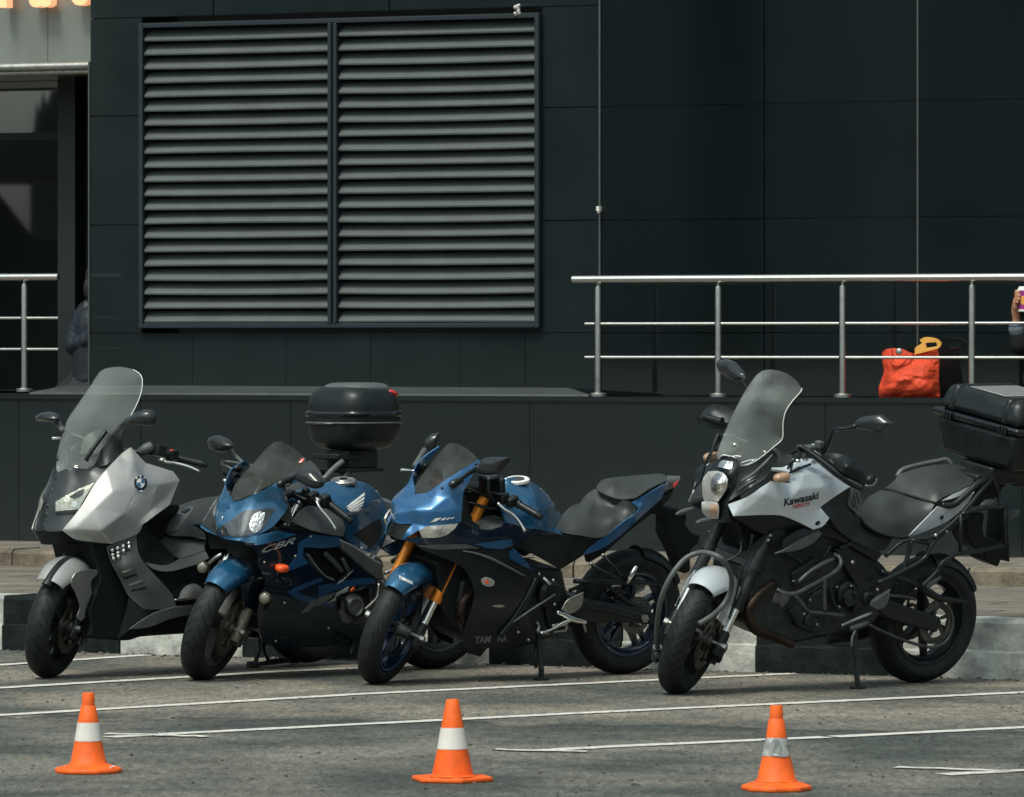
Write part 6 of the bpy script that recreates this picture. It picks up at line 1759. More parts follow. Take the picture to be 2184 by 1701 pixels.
# rear fender and racks
B.prism('rear_fender', M['black_matt'], 'KR', '1680,1200* 1840,1180 1835,1300 1850,1380* 2000,1430* 2026,1150* 2048,1150* 2068,1600* 1990,1580* 1965,1640* 1860,1590* 1845,1530 1760,1480* 1705,1370', -.10, .03, .008)
B.prism('tail_unit', M['black_matt'], 'KR', '1740,980* 1880,880 2000,890 2040,940* 1900,1090 1760,1130*', -.07, .08, .02)
blob(B, 'rear_indicator', M['grey_plastic'], 'KR', 2085, 1192, -.05, (.045, .02, .02), rot=Mx.Rotation(.4, 3, 'Y')); blob(B, 'rear_indicator', M['grey_plastic'], 'KR', 1870, 1100, .16, (.045, .02, .02), rot=Mx.Rotation(.3, 3, 'Y'))
rk = B.tube('pannier_rack', M['black'], 'KR', '1700,1195,.22 1560,1300,.22 1400,1440,.22 1340,1560,.22 1180,1660,.21 930,1780,.20', .011)
for t, r_ in (('1925,860,.17 1800,1010,.20 1650,1190,.22 1420,1380,.22 1160,1420,.19 1000,1550,.17', .010), ('1220,1420,.20 1200,1520,.2 1150,1670,.20', .011), ('1220,1410,.20 1370,1440,.22', .009), ('1650,1190,.23 1830,1140,.23 2030,1130,.2', .010), ('1645,1190,.23 1640,1520,.23', .009),
              ('1640,1520,.23 1800,1500,.23 2015,1455,.20', .009), ('1640,1510,.23 1490,1600,.23 1440,1680,.225 1310,1810,.22', .011), ('2020,1140,.2 2020,1460,.2', .010), ('1910,870,.15 1960,1000,.12 1990,1130,.15', .012)):
    B.tube('rack_tube', M['black'], 'KR', t, r_, parent=rk)
    B.tube('rack_tube', M['black'], 'KR', ' '.join(','.join(q.split(',')[:2] + ['-' + q.split(',')[2]]) for q in t.split()), r_, parent=rk) if False else None
for x, y in ((1520, 1335), (1430, 1370), (720, 1600)): blob(B, 'rack_bolt', M['alu'], 'KR', x, y, .225, (.010, .010, .010))
# engine, pipes, crash bars
B.prism('engine', M['engine'], 'KB', '880,560* 1000,350 1200,260 1560,150* 1700,300 2000,480 2110,620* 2080,820 1900,1050* 1600,1110 1250,1180* 1130,1160 900,1020 870,800*', -.16, .13, .02)
B.prism('radiator', M['black_matt'], 'KB', '760,120* 1000,80 1150,200* 1120,600 1050,640 930,600* 850,400*', -.14, .04, .01)
B.prism('frame_plate', M['black'], 'KB', '1610,370* 1700,360 1760,430 1930,560* 1960,640 1900,720 1830,900 1760,920* 1800,720 1740,600 1640,440*', .13, .165, .006, mirror=True)
B.prism('frame_spar', M['black'], 'KB', '1160,250* 1500,160 1700,230* 2000,400 1960,480* 1700,330 1480,260 1180,330*', .12, .16, .008, mirror=True)
for x, y, r_, h_, l in ((1690, 740, .062, .03, .13), (1690, 770, .045, .045, .13), (1450, 830, .07, .02, .125), (1860, 780, .035, .035, .15), (1400, 980, .055, .025, .12)):
    mb = MB(); p = F.p('KB', x, y, l); mb.lathe(p, (0, 1, 0), [(1e-4, 0), (r_, 0), (r_, h_ * .7), (r_ * .85, h_), (r_ * .6, h_), (r_ * .55, h_ * .8), (1e-4, h_ * .8)], 28, closed=False); mb.build('engine_cover', M['engine'], B.root, 35)
for t, l in (('985,600 870,740 850,890 900,1040 1040,1110', .09), ('1085,650 950,760 870,870 880,970 960,1060 1120,1130 1240,1180', .13)):
    B.tube('exhaust_header', M['rust'], 'KB', ' '.join(q + ',%g' % l for q in t.split()), .021)
for k in range(7):
    box_at(B, 'cylinder_fin', M['alu_dark'], 'KB', 1420 + k * 9, 700 + k * 34, .125, (.10, .03, .006), Mx.Rotation(.45, 3, 'Y'), .001)
box_at(B, 'cylinder_head', M['engine'], 'KB', 1330, 560, .12, (.16, .06, .09), Mx.Rotation(.45, 3, 'Y'), .012)
for t, r_ in (('1150,330,.17 1220,420,.18 1330,480,.17', .012), ('1560,330,.17 1520,420,.18 1440,520,.15', .009), ('1760,250,.15 1720,320,.16 1640,360,.16', .012), ('1560,700,.15 1590,820,.16 1640,900,.16', .010), ('1230,880,.15 1280,1000,.15 1400,1060,.14', .012)):
    B.tube('coolant_hose', M['black'], 'KB', t, r_)
for x, y in ((1390, 800), (1500, 860), (1620, 690), (1740, 680), (1760, 820), (1640, 860), (1340, 920), (1450, 1010), (1860, 760), (1250, 640), (1330, 610)): blob(B, 'engine_bolt', M['alu'], 'KB', x, y, .165, (.007, .007, .007))
B.tube('brake_hose', M['black'], 'KB', '900,250,.13 860,420,.13 800,560,.13 760,760,.13 700,960,.12', .005, fr=S)
cb = B.tube('crash_bar', M['alu_dark'], 'KB', '1108,712,.23 1180,745,.25 1270,745,.26 1380,690,.26 1500,620,.25 1600,560,.24 1650,500,.22 1640,440,.2 1590,410,.17', .0115)
for t in ('1290,650,.24 1370,575,.25 1480,500,.25 1590,450,.22', '1260,760,.26 1320,830,.26 1370,900,.25', '1370,900,.25 1500,915,.25 1680,935,.22', '1510,620,.25 1512,760,.25 1515,900,.25'): B.tube('bar_tube', M['alu_dark'], 'KB', t, .0105, parent=cb)
B.panel('bar_pad', M['alu_dark'], 'KB', '1095,740,.25* 1220,760,.26* 1210,800,.26 1150,872,.25* 1130,830,.25 1070,815,.24*', th=.004)
B.tube('wire', M['black'], 'KB', '800,300,.10 800,380,.12 740,440,.12 670,468,.10', .005)
mb = MB(); p = F.p('KB', 1105, 265, .17); mb.lathe(p, (.3, 1, 0), [(1e-4, 0), (.045, 0), (.045, .02), (.03, .03), (1e-4, .03)], 24, closed=False); mb.build('horn', M['black_matt'], B.root, 35)
for x, y in ((1052, 250), (1036, 290), (1755, 482), (1965, 715)): blob(B, 'frame_bolt', M['alu'], 'KB', x, y, .18, (.009, .009, .009))
# rear running gear
B.prism('swingarm', M['black'], 'KS', '950,830* 1040,800 1130,835 1300,890 1475,950* 1480,1010 1440,1080* 1250,1030 1020,960 940,900*', .10, .135, .008, mirror=True)
B.prism('heel_plate', M['grey_plastic'], 'KS', '872,850* 900,795 1045,702* 1035,790 1000,860 940,885*', .195, .203, .002)
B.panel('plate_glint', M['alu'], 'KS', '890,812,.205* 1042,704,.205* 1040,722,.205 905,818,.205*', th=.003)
B.tube('chain', M['alu_dark'], 'KS', '860,1010,.125 1000,1080,.125 1160,1145,.125 1330,1195,.125 1420,1200,.125 1520,1150,.125 1570,1040,.125 1570,930,.125 1530,850,.125', .008)
B.tube('chain', M['alu_dark'], 'KS', '1040,762,.125 1150,770,.125 1260,795,.125', .008)
B.tube('swingarm_brace', M['black'], 'KS', '1300,690,.13 1380,740,.13 1480,790,.13 1700,815,.13', [.022, .02, .016, .010])
B.tube('peg_hanger', M['black'], 'KS', '960,560,.16 1100,610,.18 1250,660,.19 1330,700,.2', .014)
B.tube('passenger_peg', M['alu_dark'], 'KS', '1345,695,.2 1410,650,.21 1475,600,.22', [.014, .012, .009])
B.tube('shift_lever', M['alu'], 'KS', '625,1020,.22 700,985,.22 850,925,.22 880,912,.20', [.010, .007, .009, .008])
B.tube('foot_peg', M['grey_plastic'], 'KS', '700,1045,.22 780,1020,.22 845,990,.21', [.012, .014, .012])
fender(B, B.fr, (0, 0, .312), .332, .082, 86, 150, M['black'], name='rear_hugger', side_drop=.03)
stand(B, 'KS', '745,1060,.16 735,1200,.18 765,1520,.235', .013)
B.tube('stand_spring', M['alu'], 'KS', '745,1060,.17 718,1120,.175 716,1200,.18', .006)
mb = MB(); mb.tube([(.45, -.16, .2), (.25, -.18, .22), (0, -.2, .26)], [.03, .05, .05], 16); mb.build('exhaust', M['engine'], B.root, True)
# steering gear: bars, guards, mirrors
B.tube('handlebar', M['black_gloss'], 'KT', '1180,900,.02 1280,850,.07 1380,830,.12 1480,890,.18 1600,950,.24', .012)
for x, y, l, d in ((1400, 830, .13, (.06, .05, .035)), (1468, 795, .16, (.03, .04, .035)), (1350, 880, .11, (.05, .05, .03)), (1310, 815, .09, (.03, .03, .02))): box_at(B, 'switch_box', M['grey_plastic'], 'KT', x, y, l, d, Mx.Rotation(.1, 3, 'Y'), .006)
for x, y in ((1285, 935), (1350, 920), (1425, 945), (1420, 805)): blob(B, 'clamp_bolt', M['chrome'], 'KT', x, y, .12, (.014, .014, .012))
for t in ('1200,1000,.05 1250,940,.08 1330,900,.12 1440,890,.16', '1210,1040,.06 1300,1000,.10 1400,960,.14', '1240,960,.03 1230,1020,.08 1300,990,.1', '1190,970,.10 1260,920,.11 1300,850,.11'): B.tube('cable', M['black'], 'KT', t, .006)
grip(B, F.p('KT', 1560, 940, .22), F.p('KT', 1700, 1030, .30), r=.018)
hg = B.panel('hand_guard', M['black'], 'KT', '1480,882,.19* 1560,866,.22 1690,888,.28 1790,945,.33 1845,1020,.36 1862,1100,.37* 1860,1150,.37* 1760,1100,.33 1600,985,.26', '1700,980,.34', th=.012)
B.tube('guard_bar', M['black_gloss'], 'KT', '1290,805,.10 1400,870,.15 1500,945,.20 1620,1035,.26 1740,1115,.32 1850,1170,.37', [.012, .016, .020, .022, .022, .016], parent=hg)
B.tube('guard_bar', M['alu'], 'KT', '1862,1145,.37 1925,1138,.39 1955,1100,.40 1958,1085,.40', .006, parent=hg)
blob(B, 'bar_end', M['black'], 'KT', 1905, 1090, .385, (.03, .02, .02), rot=Mx.Rotation(.6, 3, 'Y'))
hg = B.panel('hand_guard', M['black'], 'KT', '455,545,-.40* 500,490,-.39 540,460,-.37 600,452,-.34 690,470,-.29 745,510,-.26* 690,610,-.26* 560,580,-.32', '600,510,-.33', th=.012)
B.panel('guard_rim', M['black'], 'KT', '422,560,-.41* 455,545,-.40 560,590,-.33 690,612,-.26* 680,665,-.26* 560,660,-.32 440,625,-.40*', th=.012, parent=hg)
grip(B, F.p('KT', 640, 600, -.26), F.p('KT', 520, 570, -.34), r=.017)
mo = mirror_head(B, 'KT', '1778,620 1805,578* 1850,556 2008,538* 2105,612* 2005,695* 1880,668 1800,655', .42, .04, yaw=.3)
B.tube('mirror_stem', M['black_gloss'], 'KT', '1500,865,.18 1550,775,.22 1575,700,.25 1610,665,.28 1700,658,.33 1785,635,.37', [.015, .012, .008, .008, .008, .012], parent=mo)
mo = mirror_head(B, 'KT', '622,110 640,68* 700,66 760,92* 842,190 850,235* 800,258 700,215 650,185*', -.35, .04, yaw=-.2)
B.tube('mirror_stem', M['black'], 'KT', '800,255,-.32 830,285,-.29 858,330,-.26', [.014, .010, .009], parent=mo)
# top case
p0 = F.p('KR', 1478, 290, -.30); pb = F.p('KR', 1590, 660, -.26); pt = F.p('KR', 1600, 100, -.24)
print('case', p0, pb, pt)
zs = p0.z
cx0 = (-.42, 0, zs)
def rbox(c, d, taper=1.0):
    mb = MB(); x, y, z = d[0] / 2, d[1] / 2, d[2]
    vs = [(c[0] + sx * x * (taper if top else 1), c[1] + sy * y * (taper if top else 1), c[2] + (z if top else 0)) for top in (0, 1) for sx, sy in ((-1, -1), (1, -1), (1, 1), (-1, 1))]
    mb.add(vs, [(3, 2, 1, 0), (4, 5, 6, 7), (0, 1, 5, 4), (1, 2, 6, 5), (2, 3, 7, 6), (3, 0, 4, 7)]); return mb
tc2 = rbox((-.41, 0, zs - .02), (.42, .60, -.185), .86).build('top_case', M['black'], B.root, 30, .03)
rbox((-.41, 0, zs - .022), (.445, .625, .034)).build('case_rim', M['black_gloss'], tc2, 30, .012)
rbox((-.41, 0, zs + .012), (.42, .60, .125), .86).build('lid', M['black'], tc2, 30, .035)
for yy in (-.19, .19): rbox((-.41, yy, zs + .0125), (.43, .05, .13), .87).build('lid_strap', M['black'], tc2, 30, .02)
rbox((-.41, .0, zs + .1365), (.30, .26, .006)).build('lid_reflection', M['silver'], tc2, 30, .002)  # silver sheet stands in for the bright reflection on the lid
for yy in (-.21, .19):
    for k in range(3): rbox((-.184, yy + k * .022, zs - .03), (.014, .012, .04)).build('case_latch', M['black'], tc2, 30, .003)
mb = MB(); mb.box((-.40, 0, zs - .235), (.34, .24, .05)); mb.box((-.30, 0, zs - .275), (.26, .18, .05)); mb.box((-.52, 0, zs - .28), (.14, .12, .08)); mb.build('luggage_rack', M['black'], B.root, 30, .01)
# ---- cable lock looped through the front wheel
lk = empty('cable_lock', kaw.mx @ Mx.Translation(kaw.axle), label='thick grey cable lock looped through the front wheel of the silver adventure motorcycle', cat='lock')
inv = (kaw.mx @ Mx.Translation(kaw.axle)).inverted() @ kaw.mx
P = [S.p('KB', x, y, l) for x, y, l in ((440, 1005, .075), (560, 930, .11), (660, 830, .125), (718, 700, .13), (712, 570, .125), (640, 455, .10), (530, 402, .03), (430, 402, -.03), (320, 455, -.07), (210, 590, -.09), (130, 760, -.10), (92, 950, -.105), (84, 1120, -.105), (88, 1200, -.105))]
mb = MB(); mb.tube([inv @ p for p in P], .0125, 12, 5); mb.build('cable', M['grey_plastic'], lk, True)
mb = MB(); q = [inv @ S.p('KB', x, y, -.105) for x, y in ((88, 1200), (78, 1300))]; mb.cyl(q[0], q[1], .022, 16); mb.ell(q[1], (.02, .02, .02)); mb.cyl(q[0] + V((0, 0, -.03)), q[0] + V((.02, .03, -.035)), .012, 10)
mb.build('lock_body', M['alu_dark'], lk, 40)
# ================================================================ traffic cones
def cone(px, py_base, secs, base_w, knob, label, torn=False, rot=0., sticker=False, nb=8):
    """secs: list of (height px above the base, width px) down the body; base is a low flared slab"""
    g = ground(px, py_base); s_ = FPX / g.y
    root = empty('traffic_cone', Mx.Translation(g) @ Mx.Rotation(rot, 4, 'Z'), label=label, cat='traffic cone', group='small orange training cones')
    H = [(h / s_, w_ / s_ / 2) for h, w_ in secs]        # top ... bottom
    ztop_, zs1, zs0, zb = H[0][0], H[1][0], H[2][0], H[3][0]
    rtop, rs1, rs0, rb = H[0][1], H[1][1], H[2][1], H[3][1]
    prof = []
    if knob:
        kz = knob / s_
        prof += [(1e-4, ztop_), (rtop * .9, ztop_), (rtop, ztop_ - .004), (rtop * 1.08, kz), (rtop * 1.22, kz - .003)]
    else: prof += [(1e-4, ztop_ - .004), (rtop * .86, ztop_ - .004), (rtop * .9, ztop_), (rtop, ztop_ - .003)]
    prof += [(rs1, zs1), (rs0, zs0), (rb, zb), (rb * 1.1, zb - .006)]
    mb = MB(); mb.lathe((0, 0, 0), (0, 0, 1), prof, 40, closed=False); mb.build('cone_body', M['cone'], root, 40)
    bw = base_w / s_ / 2
    mb = MB(); mb.lathe((0, 0, 0), (0, 0, 1), [(rb * .9, zb - .001), (rb * 1.25, zb - .010), (bw * .97, .018), (bw, .014), (bw, .003), (bw * .96, .0), (1e-4, 0)], nb, a0=pi / nb, a1=pi / nb + 2 * pi, closed=False)
    mb.build('base', M['cone'], root, 20, .003)
    mb = MB(); n = 48; vs, fs = [], []
    for i in range(n):
        a = 2 * pi * i / n
        for j in range(7):
            t = j / 6; z = zs0 + (zs1 - zs0) * t; r_ = rs0 + (rs1 - rs0) * t + .0012
            if torn: r_ += .0022 * max(0, sin(a * 3 + t * 4)) + random.uniform(0, .0005)
            vs.append((r_ * cos(a), r_ * sin(a), z + (random.uniform(-.002, .002) if torn and j in (0, 6) else 0)))
    for i in range(n):
        for j in range(6): fs.append((i * 7 + j, ((i + 1) % n) * 7 + j, ((i + 1) % n) * 7 + j + 1, i * 7 + j + 1))
    mb.add(vs, fs); mb.build('reflective_sleeve', M['cone_white'] if not torn else mat('worn_sleeve', (.42, .43, .40), .3, metal=.3, var=.5, vs=30, bump=.3, bs=40), root, 50)
    if torn:
        mb = MB(); zc = (zs0 + zs1) / 2
        vs = []; m_ = 20
        for i in range(m_):
            a = 2 * pi * i / m_; th_ = -pi / 2 - .1 + .42 * cos(a) - rot; z = zc + (zs1 - zs0) * .46 * sin(a); r_ = (rs0 + rs1) / 2 + .006 - (z - zc) * (rs0 - rs1) / (zs1 - zs0)
            vs.append((r_ * cos(th_), r_ * sin(th_), z))
        mb.add(vs, [tuple(range(m_))]); mb.build('sleeve_patch', mat('peeled_patch', (.30, .31, .29), .35, metal=.4, var=.3), root, False)
    if sticker:
        mb = MB(); mb.box((bw * .66, -bw * .55, .026), (.022, .016, .002), Mx.Rotation(-.35, 3, 'Y')); mb.build('base_label', M['white_paint'], root, False)
    return root
cone(188.5, 1648, [(170, 26), (107, 46), (68, 58), (22, 76)], 144, 143, 'orange cone with a knobbed tip and clean white band, the smallest, at the left', sticker=True, rot=.15, nb=16)
cone(965, 1666, [(174, 27), (114, 49), (69, 65), (14, 88)], 182, 0, 'orange cone with a plain open tip and wide angular base, middle of the three', rot=.5, nb=6)
cone(1656, 1686, [(181, 27), (113, 45), (74, 60), (24, 83)], 152, 153, 'orange cone with a peeling crinkled silver band, at the right', torn=True, rot=.3, nb=8)
# ================================================================ bag and people behind the railings
TILES['P'] = (1825.6, 567.3); TILES['Q'] = (0, 537.5)
_d4 = d4
def d4(tile, x, y):
    if tile == 'P': return (1825.6 + x / 5.696, 567.3 + y / 5.696)
    if tile == 'Q': return (x / 5.178, 537.5 + y / 5.178)
    return _d4(tile, x, y)
class Thing(Bike):
    def __init__(s, name, px, off, z, **k):
        o = bp(along(wl(px, off)), off, z)
        s.mx = Mx.Translation(o) @ Mx((-U, N, V((0, 0, 1)))).transposed().to_4x4()
        s.root = empty(name, s.mx, **k); s.fr = Frame(s.mx, None, s.root); s.bvh = {}
bag_m = mat('bag_film', (.66, .07, .026), .6, var=.3, vs=5, bump=.25, bs=10, spec=.3)
bag = Thing('shopping_bag', 1941, .30, Z_POD - .001, label='crumpled red orange plastic shopping bag with a yellow handle, on the ledge behind the railing', cat='bag')
out = '285,1600,.0* 283,1480,.02 342,1290,.0 325,1180,-.02 316,1095,-.03 322,1040,-.04* 380,1012,-.03 450,1004,-.02 560,1014,-.02 640,1050,-.02 705,1075,-.02* 720,1078,-.02 860,1020,-.02 988,1012,-.03* 1005,1090,-.02 1008,1230,-.01 1003,1370,.0 1012,1480,.0 1016,1592,.0* 930,1598,.03 820,1612,.05 500,1606,.05'
bag.panel('bag_front', bag_m, 'P', out, '450,1300,.10 650,1400,.13 850,1300,.09 650,1200,.07 450,1500,.12 850,1520,.11 420,1100,.02', th=.003, step=14, wrinkle=(.018, 170, 3.))
inner = '450,1300,-.12 650,1400,-.15 850,1300,-.12 650,1200,-.10 450,1500,-.13 850,1520,-.13'
bag.panel('bag_back', bag_m, 'P', ' '.join(','.join([q.strip('*').split(',')[0], q.strip('*').split(',')[1], '-.03']) + ('*' if '*' in q else '') for q in out.split()), inner, th=.003, step=24, wrinkle=(.01, 140, 9.))
bag.tube('bag_strap', bag_m, 'P', '425,1015,.0 420,1100,.06 445,1190,.10 510,1215,.11 570,1180,.10 640,1110,.07 700,1078,.0', .008)
o = bag.panel('bag_handle', mat('yellow_film', (.86, .42, .08), .4, bump=.3, bs=20), 'P', '712,1082,.0* 722,995,.0 800,940,.0 775,905,.0 840,868,.0 960,878,.01 1032,935,.02 1005,998,.02 900,1030,.02', holes=['845,955* 850,935 975,928* 982,975 850,998*'], th=.012)
for p_ in (o,): pass
blob(bag, 'can_top', M['alu'], 'P', 522, 1045, .05, (.022, .012, .022))

def fuse(mb, name, m, parent, vox=.011, sm=4):
    o = mesh_obj(name, mb.v, mb.f, m, parent, True)
    r = o.modifiers.new('remesh', 'REMESH'); r.mode = 'VOXEL'; r.voxel_size = vox; r.use_smooth_shade = True
    s_ = o.modifiers.new('smooth', 'SMOOTH'); s_.iterations = sm; s_.factor = .5
    return o
def limb(mb, pts, rad): mb.tube(pts, rad, 14, 4); mb.ell(pts[0], (rad[0],) * 3); mb.ell(pts[-1], (rad[-1],) * 3)
skin = mat('skin', (.50, .24, .14), .5, var=.08); hair_m = mat('hair', (.015, .011, .009), .5, bump=.4, bs=200, stretch=(1, 1, .1))
coat_m = mat('quilted_jacket', (.010, .015, .022), .45, var=.2, bump=.25, bs=30); trou = mat('dark_trousers', (.010, .012, .014), .7)
knit = mat('quilted_skirt', (.009, .012, .012), .6, var=.5, vs=70, bump=.9, bs=90)
cuff_m = mat('grey_blue_cuff', (.13, .16, .19), .7, var=.2, vs=30); dark_m = mat('black_sleeve', (.004, .005, .005), .7)
def head(mb, c, yaw, s_=1.):
    r_ = Mx.Rotation(yaw, 3, 'Z')
    def q(x, y, z): return V(c) + r_ @ V((x, y, z)) * s_
    mb.ell(c, (.095 * s_, .076 * s_, .112 * s_), r_); mb.ell(q(.035, 0, -.055), (.062 * s_, .055 * s_, .065 * s_), r_)
    mb.ell(q(.098, 0, -.02), (.018 * s_, .012 * s_, .025 * s_), r_)
    for sd in (1, -1): mb.ell(q(-.005, sd * .077, -.01), (.018 * s_, .010 * s_, .03 * s_), r_)
    mb.ell(q(.088, 0, -.065), (.015 * s_, .025 * s_, .009 * s_), r_)
def eyes(root, c, yaw):
    r_ = Mx.Rotation(yaw, 3, 'Z'); mb = MB()
    for sd in (1, -1): mb.ell(V(c) + r_ @ V((.082, sd * .032, .0)), (.011, .013, .010), r_)
    mb.build('eyes', M['white_paint'], root, True)
def hand(mb, wrist, d, palm_n, grip_c=None, curl=.5, side=1, wrap=None):
    """palm with four unequal bent fingers and a thumb; d points from wrist to knuckles"""
    d = V(d).normalized(); pn = V(palm_n).normalized(); sd_ = d.cross(pn).normalized() * side
    w_ = V(wrist)
    mb.ell(w_ + d * .045, (.045, .038, .017), Mx((d, sd_, pn)).transposed(), .8)
    for k, (o_, L) in enumerate(((-.030, .070), (-.010, .080), (.011, .075), (.030, .060))):
        p = w_ + d * .085 + sd_ * o_; pts = [w_ + d * .055 + sd_ * o_ * .8, p]; a = 0
        for f in (.45, .32, .23):
            a += curl * (1 + .12 * k); p = p + (d * cos(a) + pn * sin(a)) * L * f; pts.append(p)
        limb(mb, pts, [.0095, .0092, .0088, .0082, .0074])
    t0 = w_ + d * .02 - sd_ * .035
    limb(mb, [t0, t0 - sd_ * .022 + d * .028 + pn * .01, t0 - sd_ * .02 + d * .052 + pn * .03, t0 - sd_ * .008 + d * .068 + pn * .045], [.013, .011, .010, .0085])

# ---- person half hidden by the granite wall corner, standing on the lower passage
P1 = Thing('person', 208, 1.0, .42, label='person in a dark quilted jacket half hidden behind the granite wall corner', cat='person')
fr = P1.fr
sh = fr.p('Q', 960, 680, 0.0); el = fr.p('Q', 815, 1040, .06); hnd = fr.p('Q', 1130, 930, .16)
cxp = fr.p('Q', 1090, 700, -.02).x
body, coat, skirt, tr = MB(), MB(), MB(), MB()
hc = V((cxp - .03, 0, 1.62))
head(body, hc, pi * .9); limb(body, [(cxp, 0, 1.36), (cxp - .01, 0, 1.53)], [.06, .052])
limb(body, [(cxp, 0, .95), (cxp, 0, 1.15), (cxp, 0, 1.36)], [.13, .12, .12])
limb(body, [V((cxp, 0, 1.36)), sh + V((-.03, 0, 0)), el, hnd], [.06, .045, .036, .028]); hand(body, hnd, (-1, .3, .1), (0, .3, -1), curl=.4)
sh2 = V((cxp - .19, 0, 1.36)); el2 = sh2 + V((-.06, .02, -.28)); h2 = el2 + V((-.02, -.02, -.25))
limb(body, [V((cxp, 0, 1.36)), sh2, el2, h2], [.06, .045, .036, .028]); hand(body, h2, (0, 0, -1), (1, 0, 0), curl=.4)
for sd in (1, -1):
    hp = V((cxp + sd * .09, 0, .92)); kn = hp + V((sd * .01, .03, -.42)); an = V((kn.x, 0, .09))
    limb(body, [hp, kn, an], [.08, .055, .04]); body.ell(an + V((0, .06, -.05)), (.045, .12, .035))
    limb(tr, [hp, kn, an + V((0, 0, .03))], [.10, .075, .06])
b1 = fuse(body, 'body', skin, P1.root, .012); eyes(P1.root, hc, pi * .9)
limb(coat, [(cxp, 0, .98), (cxp, 0, 1.15), (cxp, 0, 1.33)], [.17, .16, .15]); limb(coat, [V((cxp, 0, 1.38)), sh + V((-.03, 0, .02)), sh + V((.01, 0, -.05))], [.09, .085, .082])
def sleeve(mb, a, b, r0, r1, n):
    a, b = V(a), V(b); pts, rad = [], []
    for i in range(n * 4 + 1):
        t = i / (n * 4); pts.append(a.lerp(b, t)); rad.append((r0 + (r1 - r0) * t) * (1 + .11 * abs(sin(pi * t * n))))
    mb.tube(pts, rad, 16, 0); mb.ell(a, (r0,) * 3); mb.ell(b, (r1,) * 3)
sleeve(coat, sh, el, .075, .062, 6); sleeve(coat, el, hnd, .062, .048, 5)
sleeve(coat, sh2, el2, .075, .062, 6); sleeve(coat, el2, h2, .062, .048, 5)
fuse(coat, 'jacket', coat_m, P1.root, .009, 1)
hl = fr.p('Q', 815, 1500, -.05)
vs, fs = [], []
for j, (z, r0) in enumerate(((1.10, .15), (1.0, .17), (hl.z, .24), (.75, .26), (.62, .27))):
    for i in range(28):
        a = 2 * pi * i / 28; r_ = r0 * (1 + .04 * sin(a * 7)); vs.append((cxp + r_ * cos(a) + .03 * (j > 1), r_ * .75 * sin(a), z))
for j in range(4):
    for i in range(28): fs.append((j * 28 + i, j * 28 + (i + 1) % 28, (j + 1) * 28 + (i + 1) % 28, (j + 1) * 28 + i))
mesh_obj('coat_skirt', vs, fs, knit, P1.root, True).modifiers.new('solid', 'SOLIDIFY').thickness = .012
fuse(tr, 'trousers', trou, P1.root, .014)
hb_ = MB(); hb_.ell(hc + V((0, 0, .025)), (.108, .09, .108)); hb_.ell(hc + V((.05, 0, -.05)), (.07, .085, .11)); hb_.build('hair', hair_m, P1.root, True)

# ---- person seated on the terrace at the right edge, holding up a paper cup
P2 = Thing('person', 2250, .42, Z_POD, label='seated person at the right edge raising a paper cup, grey blue cuff', cat='person')
fr = P2.fr
wr = fr.p('P', 1950, 640, .06); el = fr.p('P', 1990, 960, .02); el.z = max(el.z, .10)
cup_c = fr.p('P', 2058, 400, .10)
cx2 = fr.p('P', 2430, 640, -.05).x
body, slv, cf, tr = MB(), MB(), MB(), MB()
sh = V((cx2 + .16, -.02, .52)); sh2 = V((cx2 - .16, -.02, .52)); hc = V((cx2, .02, .82))
head(body, hc, pi / 2); limb(body, [(cx2, 0, .50), (cx2, 0, .72)], [.06, .05]); limb(body, [(cx2, -.03, .12), (cx2, -.02, .32), (cx2, 0, .52)], [.13, .12, .12])
limb(body, [V((cx2, -.02, .53)), sh, el, wr], [.06, .045, .036, .024])
# hand: palm behind the cup, fingers closed round its left side, thumb in front
r_c = .046
def ring(a, z, rr=.0): return cup_c + V((cos(a) * (r_c + .009 + rr), sin(a) * (r_c + .009 + rr), z))
palm = cup_c + V((r_c + .012, -.008, -.030))
body.tube([wr, wr.lerp(palm, .5) + V((.004, 0, 0)), palm], [.024, .027, .026], 14, 4); body.ell(palm, (.020, .034, .044), None, .8)
for k, (z, a1, L) in enumerate(((.040, 1.15, 1), (.019, 1.3, 1), (-.002, 1.25, 1), (-.022, 1.05, 1))):
    limb(body, [palm + V((0, .01, .02 - k * .014)), ring(.35, z), ring(.8, z, .001), ring(a1, z - .001, .0)], [.0105, .0098, .009, .008])
limb(body, [palm + V((0, -.02, -.01)), ring(-.5, .0, .004), ring(-.9, .014, .002), ring(-1.2, .02)], [.013, .011, .010, .009])
el2 = sh2 + V((-.08, .06, -.27)); h2 = el2 + V((.02, .24, -.04)); limb(body, [V((cx2, -.02, .53)), sh2, el2, h2], [.06, .045, .036, .026]); hand(body, h2, (0, 1, -.1), (0, 0, -1), curl=.3)
for sd in (1, -1):
    hp = V((cx2 + sd * .09, .0, .11)); kn = hp + V((-.30 - .05 * sd, -.12, .32)); an = kn + V((-.22, -.02, -.38))
    limb(body, [hp, kn, an], [.08, .055, .04]); body.ell(an + V((-.06, 0, -.015)), (.12, .045, .035)); limb(tr, [hp, kn, an + V((0, 0, .03))], [.10, .08, .06])
fuse(body, 'body', skin, P2.root, .0065, 3); eyes(P2.root, hc, pi / 2)
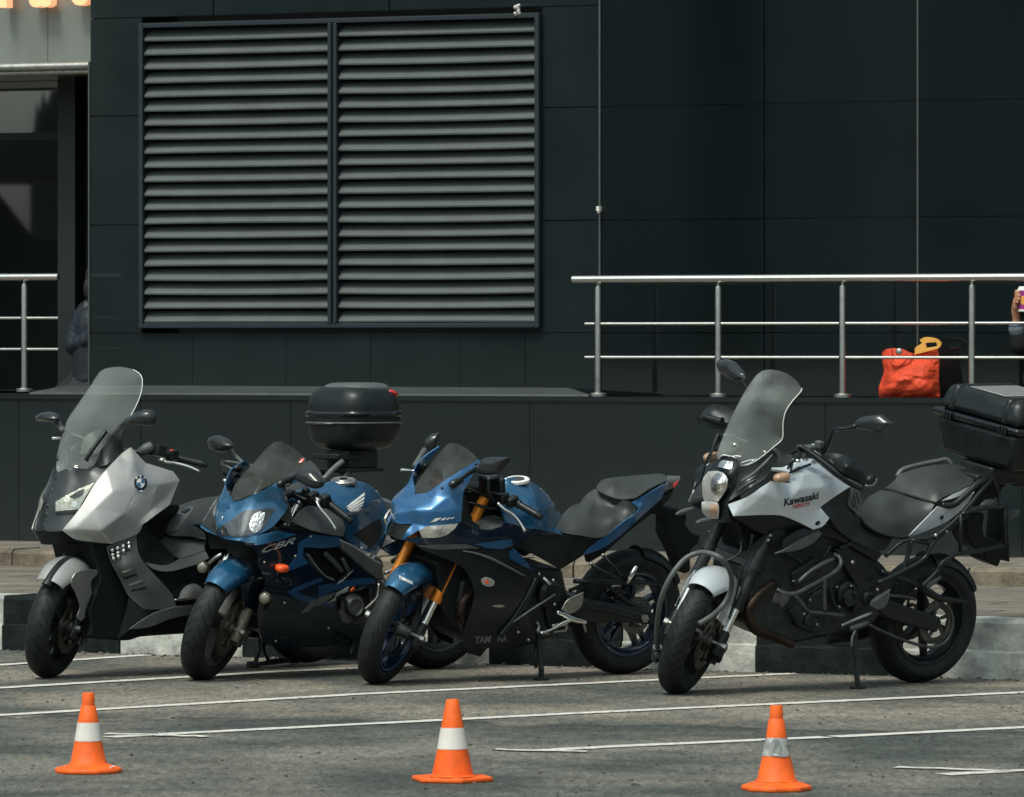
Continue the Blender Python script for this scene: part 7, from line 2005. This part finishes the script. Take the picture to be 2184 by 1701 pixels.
limb(slv, [(cx2, -.03, .13), (cx2, -.02, .32), (cx2, 0, .50)], [.17, .16, .15]); limb(slv, [V((cx2, 0, .54)), sh, sh.lerp(el, .5), el], [.09, .08, .072, .062]); limb(slv, [el, el.lerp(wr, .45)], [.062, .050]); limb(slv, [V((cx2, 0, .54)), sh2, el2, h2], [.09, .08, .066, .05])
fuse(slv, 'jacket', dark_m, P2.root, .011)
a_, b_ = el.lerp(wr, .42), el.lerp(wr, .84)
cf.tube([a_, a_.lerp(b_, .5), b_], [.050, .056, .046], 18, 3); cf.tube([b_ - (b_ - a_) * .18, b_], [.052, .049], 18, 0)
cf.build('cuff', cuff_m, P2.root, True)
fuse(tr, 'trousers', trou, P2.root, .014)
hb_ = MB(); hb_.ell(hc + V((0, -.02, .03)), (.09, .105, .105)); hb_.build('hair', hair_m, P2.root, True)
# the cup itself
cp = empty('paper_cup', P2.mx @ Mx.Translation(cup_c - V((0, 0, .075))), label='purple paper cup with a white lid and round yellow emblem, held at the right edge', cat='cup')
mb = MB(); mb.lathe((0, 0, 0), (0, 0, 1), [(1e-4, .012), (.036, .012), (.037, .0), (.039, .0), (.0395, .012), (r_c, .125), (1e-4, .125)], 32, closed=False); mb.build('cup_wall', mat('purple_card', (.36, .035, .26), .45), cp, 40)
mb = MB(); mb.lathe((0, 0, 0), (0, 0, 1), [(r_c, .120), (r_c + .003, .122), (r_c + .003, .130), (r_c - .004, .134), (r_c - .008, .147), (1e-4, .147)], 32, closed=False); mb.build('lid', M['white_paint'], cp, 40)
mb = MB(); mb.lathe((0, 0, 0), (0, 0, 1), [(.0395, -.001), (.042, -.001), (.0425, .010), (.040, .012)], 32); mb.build('base_ring', M['white_paint'], cp, 40)
vs = []; n = 24
for rr in (1,):
    for i in range(n):
        a = 2 * pi * i / n; th_ = pi / 2 + .60 * cos(a) * .9; z = .065 + .026 * sin(a); r_ = .0395 + (r_c - .0395) * (z / .125) + .0012; vs.append((r_ * cos(th_), r_ * sin(th_), z))
vs.append((0, .0455, .065)); mb = MB(); mb.add(vs, [(i, (i + 1) % n, n) for i in range(n)]); mb.build('emblem', mat('yellow_print', (.80, .40, .08), .5), cp, True)
